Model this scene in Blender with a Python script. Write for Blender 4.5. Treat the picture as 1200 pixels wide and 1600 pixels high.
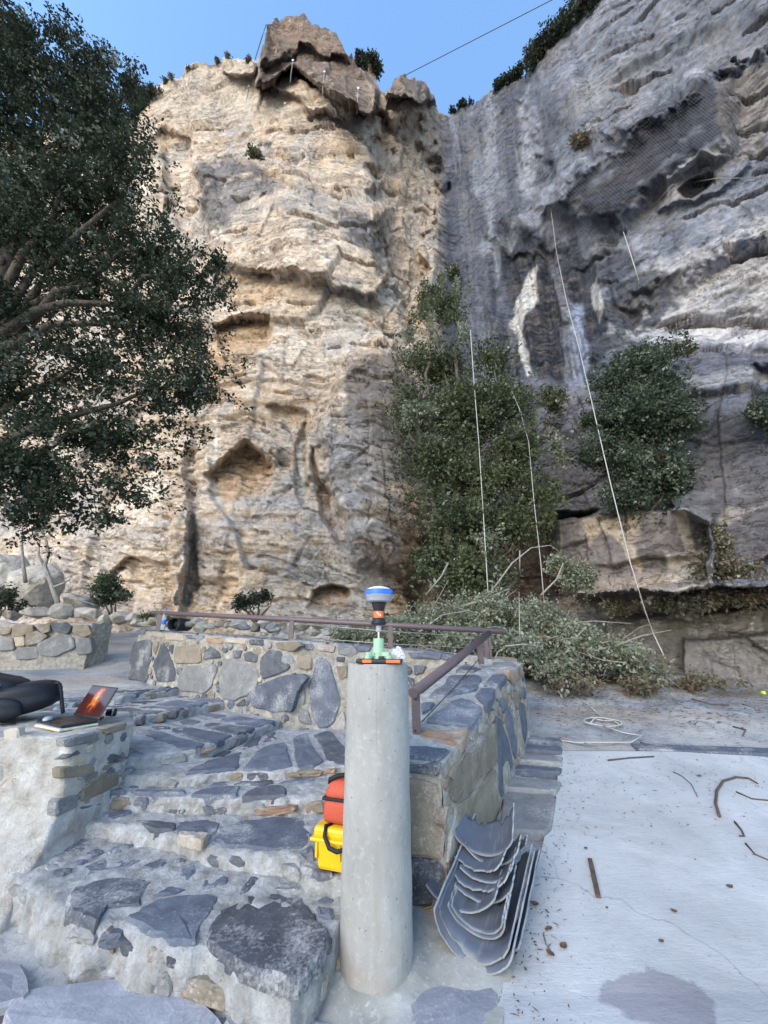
import bpy, bmesh, math, random
import numpy as np
from mathutils import Vector, Matrix

# ---------------------------------------------------------------- scene, camera, light
for o in list(bpy.data.objects):
    bpy.data.objects.remove(o, do_unlink=True)
scene = bpy.context.scene
C = scene.collection
EYE = Vector((0.0, 0.0, 1.45))
PITCH = math.radians(18.4)
cam_d = bpy.data.cameras.new("camera")
cam_d.sensor_fit = 'HORIZONTAL'
cam_d.sensor_width = 36.0
cam_d.lens = 18.0
cam_d.clip_start = 0.05
cam_d.clip_end = 2000.0
cam = bpy.data.objects.new("camera", cam_d)
cam.location = EYE
cam.rotation_euler = (math.radians(90) + PITCH, 0, 0)
C.objects.link(cam)
scene.camera = cam

SUN_EL, SUN_AZ = math.radians(29), math.radians(212)     # low behind the viewer, a little to the left
world = bpy.data.worlds.new("World")
scene.world = world
world.use_nodes = True
wn = world.node_tree.nodes
wn.clear()
w_out = wn.new('ShaderNodeOutputWorld')
w_bg = wn.new('ShaderNodeBackground')
w_sky = wn.new('ShaderNodeTexSky')
w_sky.sky_type = 'NISHITA'
w_sky.sun_disc = False
w_sky.sun_elevation = SUN_EL
w_sky.sun_rotation = SUN_AZ
w_sky.altitude = 0
w_sky.air_density = 1.6
w_sky.dust_density = 0.6
w_sky.ozone_density = 5.5
w_bg.inputs['Strength'].default_value = 0.14
world.node_tree.links.new(w_sky.outputs[0], w_bg.inputs[0])
world.node_tree.links.new(w_bg.outputs[0], w_out.inputs[0])

sun_d = bpy.data.lights.new("sun", 'SUN')
sun_d.energy = 0.98
sun_d.angle = math.radians(50)
sun_d.color = (1.0, 0.84, 0.66)
sun = bpy.data.objects.new("sun", sun_d)
sun.rotation_euler = Vector((math.sin(SUN_AZ) * math.cos(SUN_EL), math.cos(SUN_AZ) * math.cos(SUN_EL),
                             math.sin(SUN_EL))).to_track_quat('Z', 'Y').to_euler()
C.objects.link(sun)

scene.view_settings.view_transform = 'Standard'
scene.view_settings.look = 'None'
scene.view_settings.exposure = 1.64
scene.view_settings.gamma = 1.0
scene.render.engine = 'CYCLES'
scene.cycles.use_denoising = True
scene.cycles.max_bounces = 6
scene.cycles.diffuse_bounces = 3
scene.cycles.transparent_max_bounces = 8

# ---------------------------------------------------------------- helpers
CP, SP, FPX = math.cos(PITCH), math.sin(PITCH), 600.0
rng = random.Random(7)

def ray(u, v):
    a, b = (u - 600.0) / FPX, (800.0 - v) / FPX
    return Vector((a, CP - SP * b, SP + CP * b))
def at_y(u, v, Y):
    d = ray(u, v); return EYE + d * (Y / d.y)
def at_z(u, v, Z):
    d = ray(u, v); return EYE + d * ((Z - EYE.z) / d.z)
def at_plane(u, v, P, n):
    d = ray(u, v); return EYE + d * ((Vector(P) - EYE).dot(n) / d.dot(n))

_tab = np.random.RandomState(11).rand(64, 64, 64).astype(np.float32) * 2 - 1
def vnoise(x, y, z):
    xi = np.floor(x).astype(np.int32); yi = np.floor(y).astype(np.int32); zi = np.floor(z).astype(np.int32)
    fx = (x - xi).astype(np.float32); fy = (y - yi).astype(np.float32); fz = (z - zi).astype(np.float32)
    fx = fx * fx * (3 - 2 * fx); fy = fy * fy * (3 - 2 * fy); fz = fz * fz * (3 - 2 * fz)
    x0, y0, z0 = xi & 63, yi & 63, zi & 63
    x1, y1, z1 = (xi + 1) & 63, (yi + 1) & 63, (zi + 1) & 63
    a = _tab[x0, y0, z0] * (1 - fx) + _tab[x1, y0, z0] * fx
    b = _tab[x0, y1, z0] * (1 - fx) + _tab[x1, y1, z0] * fx
    c = _tab[x0, y0, z1] * (1 - fx) + _tab[x1, y0, z1] * fx
    d = _tab[x0, y1, z1] * (1 - fx) + _tab[x1, y1, z1] * fx
    a = a * (1 - fy) + b * fy
    c = c * (1 - fy) + d * fy
    return a * (1 - fz) + c * fz
def fbm(x, y, z, octaves=4, gain=0.5, off=0.0):
    s, amp, f = 0.0, 1.0, 1.0
    for k in range(octaves):
        s = s + amp * vnoise(x * f + off + 17.3 * k, y * f + 5.1 * k + off, z * f + 9.7 * k)
        amp *= gain; f *= 2.03
    return s
def h2(ix, iy, k):
    return _tab[ix.astype(np.int64) & 63, iy.astype(np.int64) & 63, k & 63]
def sstep(a, b, x):
    t = np.clip((x - a) / (b - a), 0, 1); return t * t * (3 - 2 * t)

def mesh_obj(name, verts, faces, mat=None, parent=None, smooth=False):
    me = bpy.data.meshes.new(name)
    me.from_pydata([tuple(v) for v in verts], [], faces)
    if smooth:
        me.polygons.foreach_set('use_smooth', [True] * len(me.polygons))
    me.update()
    o = bpy.data.objects.new(name, me)
    C.objects.link(o)
    if mat: me.materials.append(mat)
    if parent: o.parent = parent
    return o
def bm_obj(name, bm, mat=None, parent=None, smooth=False):
    me = bpy.data.meshes.new(name)
    bm.to_mesh(me); bm.free()
    if smooth:
        me.polygons.foreach_set('use_smooth', [True] * len(me.polygons))
    o = bpy.data.objects.new(name, me)
    C.objects.link(o)
    if mat: me.materials.append(mat)
    if parent: o.parent = parent
    return o
def big_mesh(name, co, quads, mat=None, parent=None, smooth=True, colors=None):
    me = bpy.data.meshes.new(name)
    nv, nf = len(co), len(quads)
    k = quads.shape[1]
    me.vertices.add(nv); me.vertices.foreach_set('co', np.ascontiguousarray(co, dtype=np.float32).ravel())
    me.loops.add(nf * k); me.loops.foreach_set('vertex_index', np.ascontiguousarray(quads, dtype=np.int32).ravel())
    me.polygons.add(nf)
    me.polygons.foreach_set('loop_start', np.arange(0, nf * k, k, dtype=np.int32))
    me.polygons.foreach_set('use_smooth', np.full(nf, smooth, dtype=bool))
    if colors is not None:
        at = me.attributes.new('tint', 'FLOAT_COLOR', 'POINT')
        c4 = np.ones((nv, 4), dtype=np.float32); c4[:, :3] = colors
        at.data.foreach_set('color', c4.ravel())
    me.update(calc_edges=True)
    o = bpy.data.objects.new(name, me)
    C.objects.link(o)
    if mat: me.materials.append(mat)
    if parent: o.parent = parent
    return o
def grid_quads(nr, nc):
    i = np.arange(nr * nc).reshape(nr, nc)
    return np.stack([i[:-1, :-1], i[1:, :-1], i[1:, 1:], i[:-1, 1:]], -1).reshape(-1, 4)

def empty(name, loc=(0, 0, 0), rz=0.0):
    o = bpy.data.objects.new(name, None); C.objects.link(o)
    o.empty_display_size = 0.1
    o.location = loc; o.rotation_euler = (0, 0, rz)
    return o
def tag(o, label=None, cat=None, group=None, kind=None):
    if label: o['label'] = label
    if cat: o['category'] = cat
    if group: o['group'] = group
    if kind: o['kind'] = kind
    return o

# shape builders that add to a bmesh
def add_box(bm, c, s, M=None, bevel=0.0):
    r = bmesh.ops.create_cube(bm, size=1.0)
    vs = r['verts']
    bmesh.ops.scale(bm, vec=s, verts=vs)
    if bevel > 0:
        es = list({e for v in vs for e in v.link_edges})
        rb = bmesh.ops.bevel(bm, geom=es, offset=bevel, segments=2, affect='EDGES', profile=0.5)
        vs = list({v for f in rb['faces'] for v in f.verts} | {v for v in vs if v.is_valid})
    T = Matrix.Translation(c)
    if M is not None: T = M @ T
    bmesh.ops.transform(bm, matrix=T, verts=vs)
    return vs
def add_tube(bm, pts, r, n=8, cap=True):
    pts = [Vector(p) for p in pts]
    rings = []
    for i, p in enumerate(pts):
        t = (pts[min(i + 1, len(pts) - 1)] - pts[max(i - 1, 0)]).normalized()
        up = Vector((0, 0, 1)) if abs(t.z) < 0.9 else Vector((1, 0, 0))
        a = t.cross(up).normalized(); b = a.cross(t)
        rr = r[i] if isinstance(r, (list, tuple)) else r
        rings.append([bm.verts.new(p + (a * math.cos(2 * math.pi * k / n) + b * math.sin(2 * math.pi * k / n)) * rr) for k in range(n)])
    for i in range(len(rings) - 1):
        for k in range(n):
            f = bm.faces.new((rings[i][k], rings[i][(k + 1) % n], rings[i + 1][(k + 1) % n], rings[i + 1][k]))
            f.smooth = True
    if cap and n > 2:
        bm.faces.new(rings[0][::-1]); bm.faces.new(rings[-1])
def add_lathe(bm, prof, n=32, c=(0, 0, 0)):
    c = Vector(c); rings = []
    for r, z in prof:
        rings.append([bm.verts.new(c + Vector((max(r, 1e-4) * math.cos(2 * math.pi * k / n), max(r, 1e-4) * math.sin(2 * math.pi * k / n), z))) for k in range(n)])
    for i in range(len(rings) - 1):
        for k in range(n):
            bm.faces.new((rings[i][k], rings[i][(k + 1) % n], rings[i + 1][(k + 1) % n], rings[i + 1][k]))
    bm.faces.new(rings[0][::-1]); bm.faces.new(rings[-1])
def lathe_obj(name, prof, mat, parent, n=32, smooth=True):
    bm = bmesh.new(); add_lathe(bm, prof, n)
    o = bm_obj(name, bm, mat, parent)
    if smooth:
        try:
            o.data.polygons.foreach_set('use_smooth', [len(p.vertices) == 4 for p in o.data.polygons])
            o.data.set_sharp_from_angle(angle=math.radians(35))
        except Exception: pass
    return o

# ---------------------------------------------------------------- materials
class NT:
    def __init__(self, name):
        self.m = bpy.data.materials.new(name); self.m.use_nodes = True
        self.t = self.m.node_tree; self.n = self.t.nodes
        self.b = self.n['Principled BSDF']
        self.out = self.n['Material Output']
    def node(self, typ, **kw):
        n = self.n.new(typ)
        for k, v in kw.items(): setattr(n, k, v)
        return n
    def link(self, a, b): self.t.links.new(a, b)
    def tex_co(self, obj=True):
        n = self.node('ShaderNodeTexCoord'); return n.outputs['Object']
    def geo(self):
        return self.node('ShaderNodeNewGeometry').outputs['Position']
    def noise(self, vec, scale, detail=4, rough=0.55, stretch=None, dist=0.0):
        if stretch:
            mp = self.node('ShaderNodeMapping'); mp.inputs['Scale'].default_value = stretch
            self.link(vec, mp.inputs['Vector']); vec = mp.outputs[0]
        n = self.node('ShaderNodeTexNoise'); n.inputs['Scale'].default_value = scale
        n.inputs['Detail'].default_value = detail; n.inputs['Roughness'].default_value = rough
        n.inputs['Distortion'].default_value = dist
        self.link(vec, n.inputs['Vector']); return n.outputs['Fac']
    def ramp(self, fac, stops):
        r = self.node('ShaderNodeValToRGB')
        e = r.color_ramp.elements
        while len(e) < len(stops): e.new(0.5)
        for q, (p, c) in zip(e, stops):
            q.position = p; q.color = (c[0], c[1], c[2], 1) if not isinstance(c, (int, float)) else (c, c, c, 1)
        self.link(fac, r.inputs[0]); return r.outputs[0]
    def mix(self, a, b, fac, blend='MIX'):
        m = self.node('ShaderNodeMix', data_type='RGBA', blend_type=blend)
        for i, v in ((6, a), (7, b)):
            if isinstance(v, (tuple, list)): m.inputs[i].default_value = (v[0], v[1], v[2], 1)
            else: self.link(v, m.inputs[i])
        if isinstance(fac, (int, float)): m.inputs[0].default_value = fac
        else: self.link(fac, m.inputs[0])
        return m.outputs[2]
    def math(self, op, a, b=0.0):
        m = self.node('ShaderNodeMath', operation=op)
        for i, v in ((0, a), (1, b)):
            if isinstance(v, (int, float)): m.inputs[i].default_value = v
            else: self.link(v, m.inputs[i])
        return m.outputs[0]
    def bump(self, h, strength=0.5, dist=0.02, prev=None):
        b = self.node('ShaderNodeBump'); b.inputs['Strength'].default_value = strength
        b.inputs['Distance'].default_value = dist
        self.link(h, b.inputs['Height'])
        if prev is not None: self.link(prev, b.inputs['Normal'])
        return b.outputs[0]
    def done(self, col=None, rough=0.85, normal=None, spec=0.3, metal=0.0):
        b = self.b
        if col is not None:
            if isinstance(col, (tuple, list)): b.inputs['Base Color'].default_value = (col[0], col[1], col[2], 1)
            else: self.link(col, b.inputs['Base Color'])
        if isinstance(rough, (int, float)): b.inputs['Roughness'].default_value = rough
        else: self.link(rough, b.inputs['Roughness'])
        if normal is not None: self.link(normal, b.inputs['Normal'])
        b.inputs['Specular IOR Level'].default_value = spec
        b.inputs['Metallic'].default_value = metal
        return self.m
    def rnd(self):
        return self.node('ShaderNodeObjectInfo').outputs['Random']
def attr_color(t, name='tint'):
    a = t.node('ShaderNodeAttribute'); a.attribute_name = name; return a.outputs['Color']
def plain(name, col, rough=0.5, metal=0.0, spec=0.4, grain=0.12, gscale=40, bump=0.0):
    t = NT(name); p = t.tex_co()
    n = t.noise(p, gscale, 5)
    c = t.mix(col, tuple(x * (1 - grain * 2) for x in col), t.ramp(n, [(0.35, 0.0), (0.7, 1.0)]))
    nm = t.bump(n, bump, 0.01) if bump else None
    return t.done(c, rough, nm, spec, metal)
# ================================================================ the cliff
_px = np.array([-60, -30, -16, -12, -8, -4, -1, 0.5, 2.0, 3.2, 3.9, 4.8, 7, 10.6, 14, 18, 26], float)
_py = np.array([30, 18.5, 15, 13.7, 13.0, 12.4, 12.2, 12.5, 13.3, 14.6, 14.9, 14.4, 12.9, 10.2, 7.9, 5.4, 1.0], float)
_xs = np.linspace(-60, 26, 4000)
_ys = np.interp(_xs, _px, _py)
_k = np.ones(35) / 35
_ys = np.convolve(np.pad(_ys, 17, mode='edge'), _k, mode='valid')
def plan_y(x): return np.interp(x, _xs, _ys)

SKY = [(-400, 240), (0, 210), (180, 185), (225, 150), (262, 122), (292, 105), (318, 103), (345, 88), (372, 86), (398, 97),
       (406, 92), (418, 58), (428, 30), (440, 27), (470, 27), (490, 36), (512, 38), (524, 42), (538, 70), (553, 94),
       (562, 104), (580, 94), (587, 108), (594, 128), (604, 134), (612, 126), (621, 115), (644, 122), (664, 130), (676, 146), (680, 156),
       (686, 172), (694, 181), (702, 178), (720, 165), (752, 150), (790, 128), (818, 113), (850, 76), (880, 40), (912, 16), (932, 0),
       (1000, -50), (1100, -110), (1200, -140), (1500, -140)]
DU = 1.6
us = np.arange(-130, 1345, DU)
nw = 680
sk_u, sk_v = np.array(SKY, float).T
vt = np.interp(us, sk_u, sk_v)
vt = vt + 3.0 * vnoise(us / 9.0, us * 0 + 3, us * 0) + 1.8 * vnoise(us / 3.7, us * 0 + 9, us * 0)
VB = 1200.0
wv = np.linspace(0, 1, nw)[:, None]
V = vt[None, :] + (VB - vt[None, :]) * wv
U = np.repeat(us[None, :], nw, 0)
A = (U - 600) / FPX; B = (800 - V) / FPX
DX, DY, DZ = A, CP - SP * B, SP + CP * B
# base surface: the vertical sheet over the plan curve, found along each direction
VE = np.minimum(V, 1092.0)
t = 12.0 / np.maximum(DY, 0.2)
lo, hi = np.full_like(t, 1.0), np.full_like(t, 90.0)
for _ in range(26):
    mid = 0.5 * (lo + hi)
    inside = mid * DY > plan_y(mid * DX)
    hi = np.where(inside, mid, hi); lo = np.where(inside, lo, mid)
t = 0.5 * (lo + hi)
X0, Y0, Z0 = t * DX, t * DY, EYE.z + t * DZ

def pmask(poly, soft, wob=6.0, seed=0.0, scale=22.0):
    """soft polygon mask over the sheet; the edge wanders with a noise"""
    P = np.array(poly, float)
    pad = soft + wob * 2 + 4
    c0 = int(max(0, (P[:, 0].min() - pad - us[0]) / DU)); c1 = int(min(len(us), (P[:, 0].max() + pad - us[0]) / DU + 1))
    out = np.zeros_like(U, dtype=np.float32)
    if c1 <= c0: return out
    u, v = U[:, c0:c1], VE[:, c0:c1]
    rows = np.where(((v > P[:, 1].min() - pad) & (v < P[:, 1].max() + pad)).any(1))[0]
    if len(rows) == 0: return out
    r0, r1 = rows[0], rows[-1] + 1
    u, v = u[r0:r1], v[r0:r1]
    uu = u + wob * fbm(u / scale, v / scale, u * 0 + seed, 3)
    vv = v + wob * fbm(u / scale, v / scale, u * 0 + seed + 31, 3)
    ins = np.zeros(u.shape, bool); dmin = np.full(u.shape, 1e9)
    for i in range(len(P)):
        (ax, ay), (bx, by) = P[i], P[(i + 1) % len(P)]
        cond = ((ay > vv) != (by > vv))
        xin = (bx - ax) * (vv - ay) / ((by - ay) if by != ay else 1e-9) + ax
        ins ^= cond & (uu < xin)
        ex, ey = bx - ax, by - ay
        tt = np.clip(((uu - ax) * ex + (vv - ay) * ey) / (ex * ex + ey * ey + 1e-9), 0, 1)
        dmin = np.minimum(dmin, np.hypot(uu - ax - tt * ex, vv - ay - tt * ey))
    sd = np.where(ins, dmin, -dmin)
    out[r0:r1, c0:c1] = sstep(-soft, soft, sd)
    return out
def bump(u0, v0, ru, rv, rot=0.0):
    c, s = math.cos(rot), math.sin(rot)
    du, dv = U - u0, V - v0
    a, b = (du * c + dv * s) / ru, (-du * s + dv * c) / rv
    return np.exp(-(a * a + b * b))

RIGHT = sstep(668, 705, U)                     # 1 on the right-hand wall
# ---- large shapes, moved along the line of sight (metres nearer)
D = np.zeros_like(U)
D += 0.45 * fbm(X0 / 5.0, Y0 / 5.0, Z0 / 6.5, 3)
D += 2.6 * pmask([(404, 105), (428, 20), (525, 30), (556, 100), (590, 130), (585, 165), (545, 168), (500, 140), (455, 105), (425, 130), (404, 135)], 3.0, 4, 1)      # summit boulder
D += 0.9 * pmask([(404, 105), (428, 10), (525, 20), (545, 85), (470, 70), (420, 100)], 6.0, 5, 2)
D += 1.0 * pmask([(425, 130), (455, 110), (500, 145), (560, 165), (530, 185), (480, 170)], 3.0, 3, 3)     # slab below the boulder
D += 2.0 * pmask([(606, 140), (620, 105), (670, 118), (684, 160), (655, 162), (630, 150)], 3.0, 3, 4)    # second boulder
D += 1.3 * pmask([(345, 86), (400, 95), (400, 118), (350, 112)], 4, 4, 4.5)
D -= 1.6 * pmask([(590, 180), (660, 190), (690, 300), (640, 520), (600, 430), (585, 300)], 14, 10, 5)       # corner gully
D += 1.1 * pmask([(310, 262), (400, 245), (600, 330), (610, 400), (590, 470), (430, 430), (330, 420)], 9, 8, 6)   # upper slab
D += 0.7 * bump(450, 350, 130, 70)
D -= 1.0 * pmask([(250, 200), (300, 215), (312, 300), (300, 380), (260, 330)], 7, 6, 6.4)
D -= 1.1 * pmask([(335, 515), (380, 500), (424, 508), (415, 545), (350, 565)], 5, 5, 7) * np.clip((565 - V) / 55, 0, 1)               # roofed notch
D -= 1.05 * pmask([(327, 745), (345, 722), (385, 696), (412, 712), (430, 730), (415, 775), (350, 790)], 5, 5, 8, 30) * np.clip((792 - V) / 80, 0, 1) ** 1.3               # niche
D += 0.45 * pmask([(322, 700), (385, 672), (440, 700), (428, 728), (385, 698), (329, 742)], 5, 3, 8.5)
D -= 0.5 * pmask([(416, 636), (480, 640), (474, 690), (462, 690)], 5, 5, 9) * np.clip((692 - V) / 50, 0, 1)
D += 0.9 * pmask([(500, 640), (545, 560), (610, 530), (660, 600), (690, 760), (660, 900), (560, 880), (520, 760)], 16, 8, 10)   # grey bulge
D += 0.7 * bump(585, 640, 60, 70)
D += 0.6 * bump(590, 830, 60, 60)
D -= 1.1 * pmask([(480, 952), (492, 925), (520, 914), (546, 922), (548, 956)], 4, 3, 11) * np.clip((958 - V) / 40, 0, 1)              # low arch
D -= 0.45 * pmask([(296, 700), (308, 705), (314, 790), (308, 840), (312, 905), (300, 950), (276, 948), (290, 880), (300, 800)], 5, 3, 12)  # cleft
D += 0.8 * pmask([(270, 830), (284, 800), (300, 800), (298, 880), (284, 960), (272, 960)], 4, 2, 12.5)   # stone pillar in the cleft
D -= 0.5 * pmask([(462, 690), (476, 660), (482, 760), (470, 790), (462, 770)], 3, 2, 13)
D += 0.5 * bump(380, 860, 80, 70) + 0.5 * bump(470, 840, 50, 60)
D -= 0.8 * pmask([(486, 700), (500, 745), (540, 800), (545, 860), (530, 850), (500, 800)], 5, 3, 13.5)
D += 0.5 * bump(190, 840, 70, 60) - 0.5 * pmask([(150, 905), (200, 870), (280, 885), (280, 895), (200, 890)], 3, 3, 13.7)
# right wall
D += 1.5 * pmask([(870, 300), (1000, 200), (1100, 125), (1400, -20), (1400, -300), (900, -300), (820, 200)], 20, 12, 14) * 0.5
D += 1.1 * pmask([(842, 318), (905, 262), (985, 190), (1090, 120), (1142, 128), (1150, 220), (1075, 262), (1010, 300), (962, 362), (925, 340), (880, 330)], 18, 9, 15, 40)   # netted bulge
D -= 0.7 * pmask([(1060, 300), (1075, 280), (1112, 272), (1118, 285), (1092, 306), (1070, 309)], 3, 2, 16)    # hole
D += 0.35 * pmask([(1030, 330), (1060, 315), (1110, 310), (1170, 260), (1165, 235), (1090, 240), (1040, 280)], 4, 4, 17)
D -= 0.5 * pmask([(780, 345), (900, 410), (960, 400), (920, 590), (800, 590), (770, 450)], 16, 10, 18)     # streaked recess
D += 0.35 * pmask([(755, 370), (800, 340), (850, 330), (845, 400), (800, 400)], 6, 5, 19)
D -= 0.7 * pmask([(960, 480), (1080, 440), (1200, 380), (1345, 320), (1345, 520), (1100, 540), (1000, 530)], 20, 10, 20)
D += 2.3 * pmask([(1035, 585), (1070, 552), (1130, 546), (1200, 560), (1345, 560), (1345, 920), (1110, 915), (1112, 820), (1040, 790), (1010, 640)], 6, 5, 21)    # right lower bulge
D += 0.6 * bump(1150, 640, 90, 50)
D -= 0.5 * pmask([(1180, 575), (1345, 570), (1345, 650), (1180, 640)], 8, 6, 21.5)
D += 2.0 * pmask([(820, 612), (850, 600), (925, 600), (950, 630), (980, 800), (820, 800)], 5, 4, 22)      # ledge behind trees
D += 3.9 * pmask([(872, 815), (960, 800), (1085, 798), (1112, 812), (1116, 915), (1060, 925), (900, 930), (868, 880)], 4, 3, 23)        # pale block
D += 2.9 * pmask([(860, 930), (1000, 920), (1150, 905), (1345, 905), (1345, 1150), (820, 1150)], 4, 3, 24)
D += 0.6 * pmask([(950, 965), (1065, 960), (1190, 950), (1345, 950), (1345, 1150), (900, 1150)], 3, 3, 25)
D += 0.5 * pmask([(1070, 1000), (1200, 990), (1345, 985), (1345, 1150), (1060, 1150)], 3, 3, 25.5)
D -= 1.2 * pmask([(655, 860), (700, 800), (860, 820), (865, 930), (800, 960), (640, 960)], 12, 8, 26)      # earthy recess
D += 1.5 * sstep(905, 1040, V) * (1 - RIGHT)                                            # talus foot
t2 = t - D * (0.9 / np.sqrt(DX**2 + DY**2 + DZ**2)) * np.sqrt(DX**2 + DY**2 + DZ**2)
X, Y, Z = t2 * DX, t2 * DY, EYE.z + t2 * DZ

# ---- small shapes along the outward normal
slope = (plan_y(X0 + 0.4) - plan_y(X0 - 0.4)) / 0.8
NX, NY = slope / np.hypot(slope, 1), -1 / np.hypot(slope, 1)
S = X0 * np.sqrt(1 + np.clip(slope, -1.5, 1.5) ** 2)       # rough length along the wall
warp = 0.42 * fbm(X / 5.0, Y / 5.0, Z / 6.0, 2, off=3.0)
h = Z + 0.13 * X * (1 - RIGHT) + warp
def layers(h, T, seed, sharp=0.18):
    q = h / T; i = np.floor(q); f = q - i
    a, b = h2(i, i * 0 + seed, seed), h2(i + 1, i * 0 + seed, seed)
    return a + (b - a) * sstep(1 - sharp, 1.0, f)
rough = 0.5 + 0.5 * fbm(X / 3.5, Y / 3.5, Z / 2.2, 3, off=8.0)
rough = sstep(0.25, 0.85, rough)
w1_ = 0.22 * fbm(X * 0.7, Y * 0.7, Z * 0.7, 3, off=2.); w2_ = 0.10 * fbm(X * 1.7, Y * 1.7, Z * 2, 3, off=4.)
ledg = 0.09 * layers(h + w1_, 2.1, 3, 0.05) + 0.07 * layers(h + w2_, 0.68, 7, 0.1) * (0.15 + rough) + 0.06 * layers(h + w2_ * 0.6 + 0.07 * fbm(X * 3, Y * 3, Z * 3, 2, off=6.), 0.23, 12, 0.2) * rough
def cracks(h, T, seed, w, gate):
    q = h / T; i = np.floor(q + 0.5); dd = np.abs(q - i) * T
    on = sstep(gate, gate + 0.25, fbm(S / 1.6, i * 3.3, i * 0 + seed, 3, off=seed))
    return on * (1 - sstep(w * 0.3, w, dd))
ledg -= 0.20 * cracks(h + w1_, 2.1, 4, 0.07, 0.0) + 0.13 * cracks(h + w2_, 0.68, 9, 0.04, 0.15)
NETB = [(842, 318), (905, 262), (985, 190), (1090, 120), (1142, 128), (1150, 220), (1075, 262), (1010, 300), (962, 362)]
hi_up = sstep(5.0, 15.0, Z)
wide = h + 0.35 * fbm(X * 0.5, Y * 0.5, Z * 0.5, 3, off=301.)
hr_ = Z + 0.28 * S + 0.5 * fbm(X * 0.5, Y * 0.5, Z * 0.5, 3, off=311.)
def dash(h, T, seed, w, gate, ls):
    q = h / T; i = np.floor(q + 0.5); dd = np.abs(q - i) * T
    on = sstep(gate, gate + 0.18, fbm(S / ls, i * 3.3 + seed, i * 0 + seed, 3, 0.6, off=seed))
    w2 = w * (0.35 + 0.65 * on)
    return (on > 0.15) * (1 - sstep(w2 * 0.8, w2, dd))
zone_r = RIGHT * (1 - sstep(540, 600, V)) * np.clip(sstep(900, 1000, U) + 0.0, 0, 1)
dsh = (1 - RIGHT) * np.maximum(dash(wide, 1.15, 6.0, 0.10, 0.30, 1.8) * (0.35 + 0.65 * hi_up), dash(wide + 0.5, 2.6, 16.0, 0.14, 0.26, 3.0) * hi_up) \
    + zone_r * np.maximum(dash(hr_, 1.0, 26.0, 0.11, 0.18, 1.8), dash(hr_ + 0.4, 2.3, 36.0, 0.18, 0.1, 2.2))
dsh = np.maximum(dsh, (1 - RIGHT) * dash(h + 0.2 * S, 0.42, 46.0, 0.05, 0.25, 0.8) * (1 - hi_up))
vert_zone = np.clip(RIGHT * (1 - sstep(560, 620, V)), 0, 1)
ledg *= 1 - 0.5 * vert_zone
# blocks: broken facets
def blocks(x, y, sx, sy, seed):
    qx, qy = x / sx, y / sy
    ix, iy = np.floor(qx), np.floor(qy)
    best = np.full(x.shape, 9.0); second = np.full(x.shape, 9.0); val = np.zeros_like(x)
    for dx in (-1, 0, 1):
        for dy in (-1, 0, 1):
            jx, jy = ix + dx, iy + dy
            cx = jx + 0.5 + 0.45 * h2(jx, jy, seed); cy = jy + 0.5 + 0.45 * h2(jx, jy, seed + 1)
            d = np.hypot(qx - cx, qy - cy)
            o = h2(jx, jy, seed + 2) * 0.5 + h2(jx, jy, seed + 3) * (qx - cx) + h2(jx, jy, seed + 4) * (qy - cy)
            m = d < best
            second = np.where(m, best, np.minimum(second, d))
            val = np.where(m, o, val); best = np.where(m, d, best)
    return val, second - best
wx = 0.28 * fbm(X / 1.2, Y / 1.2, Z / 1.2, 3, off=21.)
face = sstep(-0.25, 0.45, fbm(X / 3.0, Y / 3.0, Z / 3.6, 3, off=203.))          # 0 on smooth faces, 1 on broken rock
b1, e1 = blocks(S + wx, h + 0.4 * wx, 2.3, 1.5, 5)
b2, e2 = blocks(S + wx * 0.6, h + 0.3 * wx, 0.75, 0.42, 15)
N1 = fbm(X / 0.9, Y / 0.9, Z / 0.8, 5, 0.52, off=40.)
b0_, e0_ = blocks(S + 0.5 * wx + 0.25 * h, h - 0.1 * S + 0.5 * wx, 4.6, 3.4, 31)
bV, eV = blocks(S + 0.4 * wx, h + wx, 1.7, 5.5, 41)
w3 = 0.10 * fbm(X / 0.35, Y / 0.35, Z / 0.35, 2, off=221.)
b3, e3 = blocks(S + w3, h + 0.5 * w3, 0.30, 0.15, 47)
b4, e4 = blocks(S - 0.3 * h + w3, h + 0.25 * S + 0.5 * w3, 0.14, 0.10, 53)
flat_r = 1 - 0.55 * vert_zone
low_f = 1 - 0.45 * sstep(430, 540, V) * (1 - RIGHT)
ledg = ledg * low_f; b2 = b2 * low_f; b3 = b3 * low_f
disp = ledg * (0.35 + 0.75 * face) + (0.22 * b0_ + 0.16 * bV + 0.10 * b1 * (0.3 + face)) * flat_r + 0.075 * b2 * (0.15 + face) + 0.042 * b3 * (0.25 + face) + 0.020 * b4 + 0.022 * N1
disp -= 0.09 * (1 - sstep(0.0, 0.035, eV)) * sstep(0.1, 0.4, fbm(X / 2.2, Y / 2.2, Z / 3.0, 2, off=231.))
disp -= 0.05 * (1 - sstep(0.0, 0.02, e0_))
disp -= 0.10 * (1 - sstep(0.0, 0.06, e1)) * (0.3 + rough) * sstep(0.1, 0.5, fbm(X / 2, Y / 2, Z / 2, 2, off=60.) + 0.4)
flute = fbm(S / 0.55, S * 0 + 1.0, Z / 5.0, 4, 0.5, off=70.)
disp += 0.12 * flute * vert_zone
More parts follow.
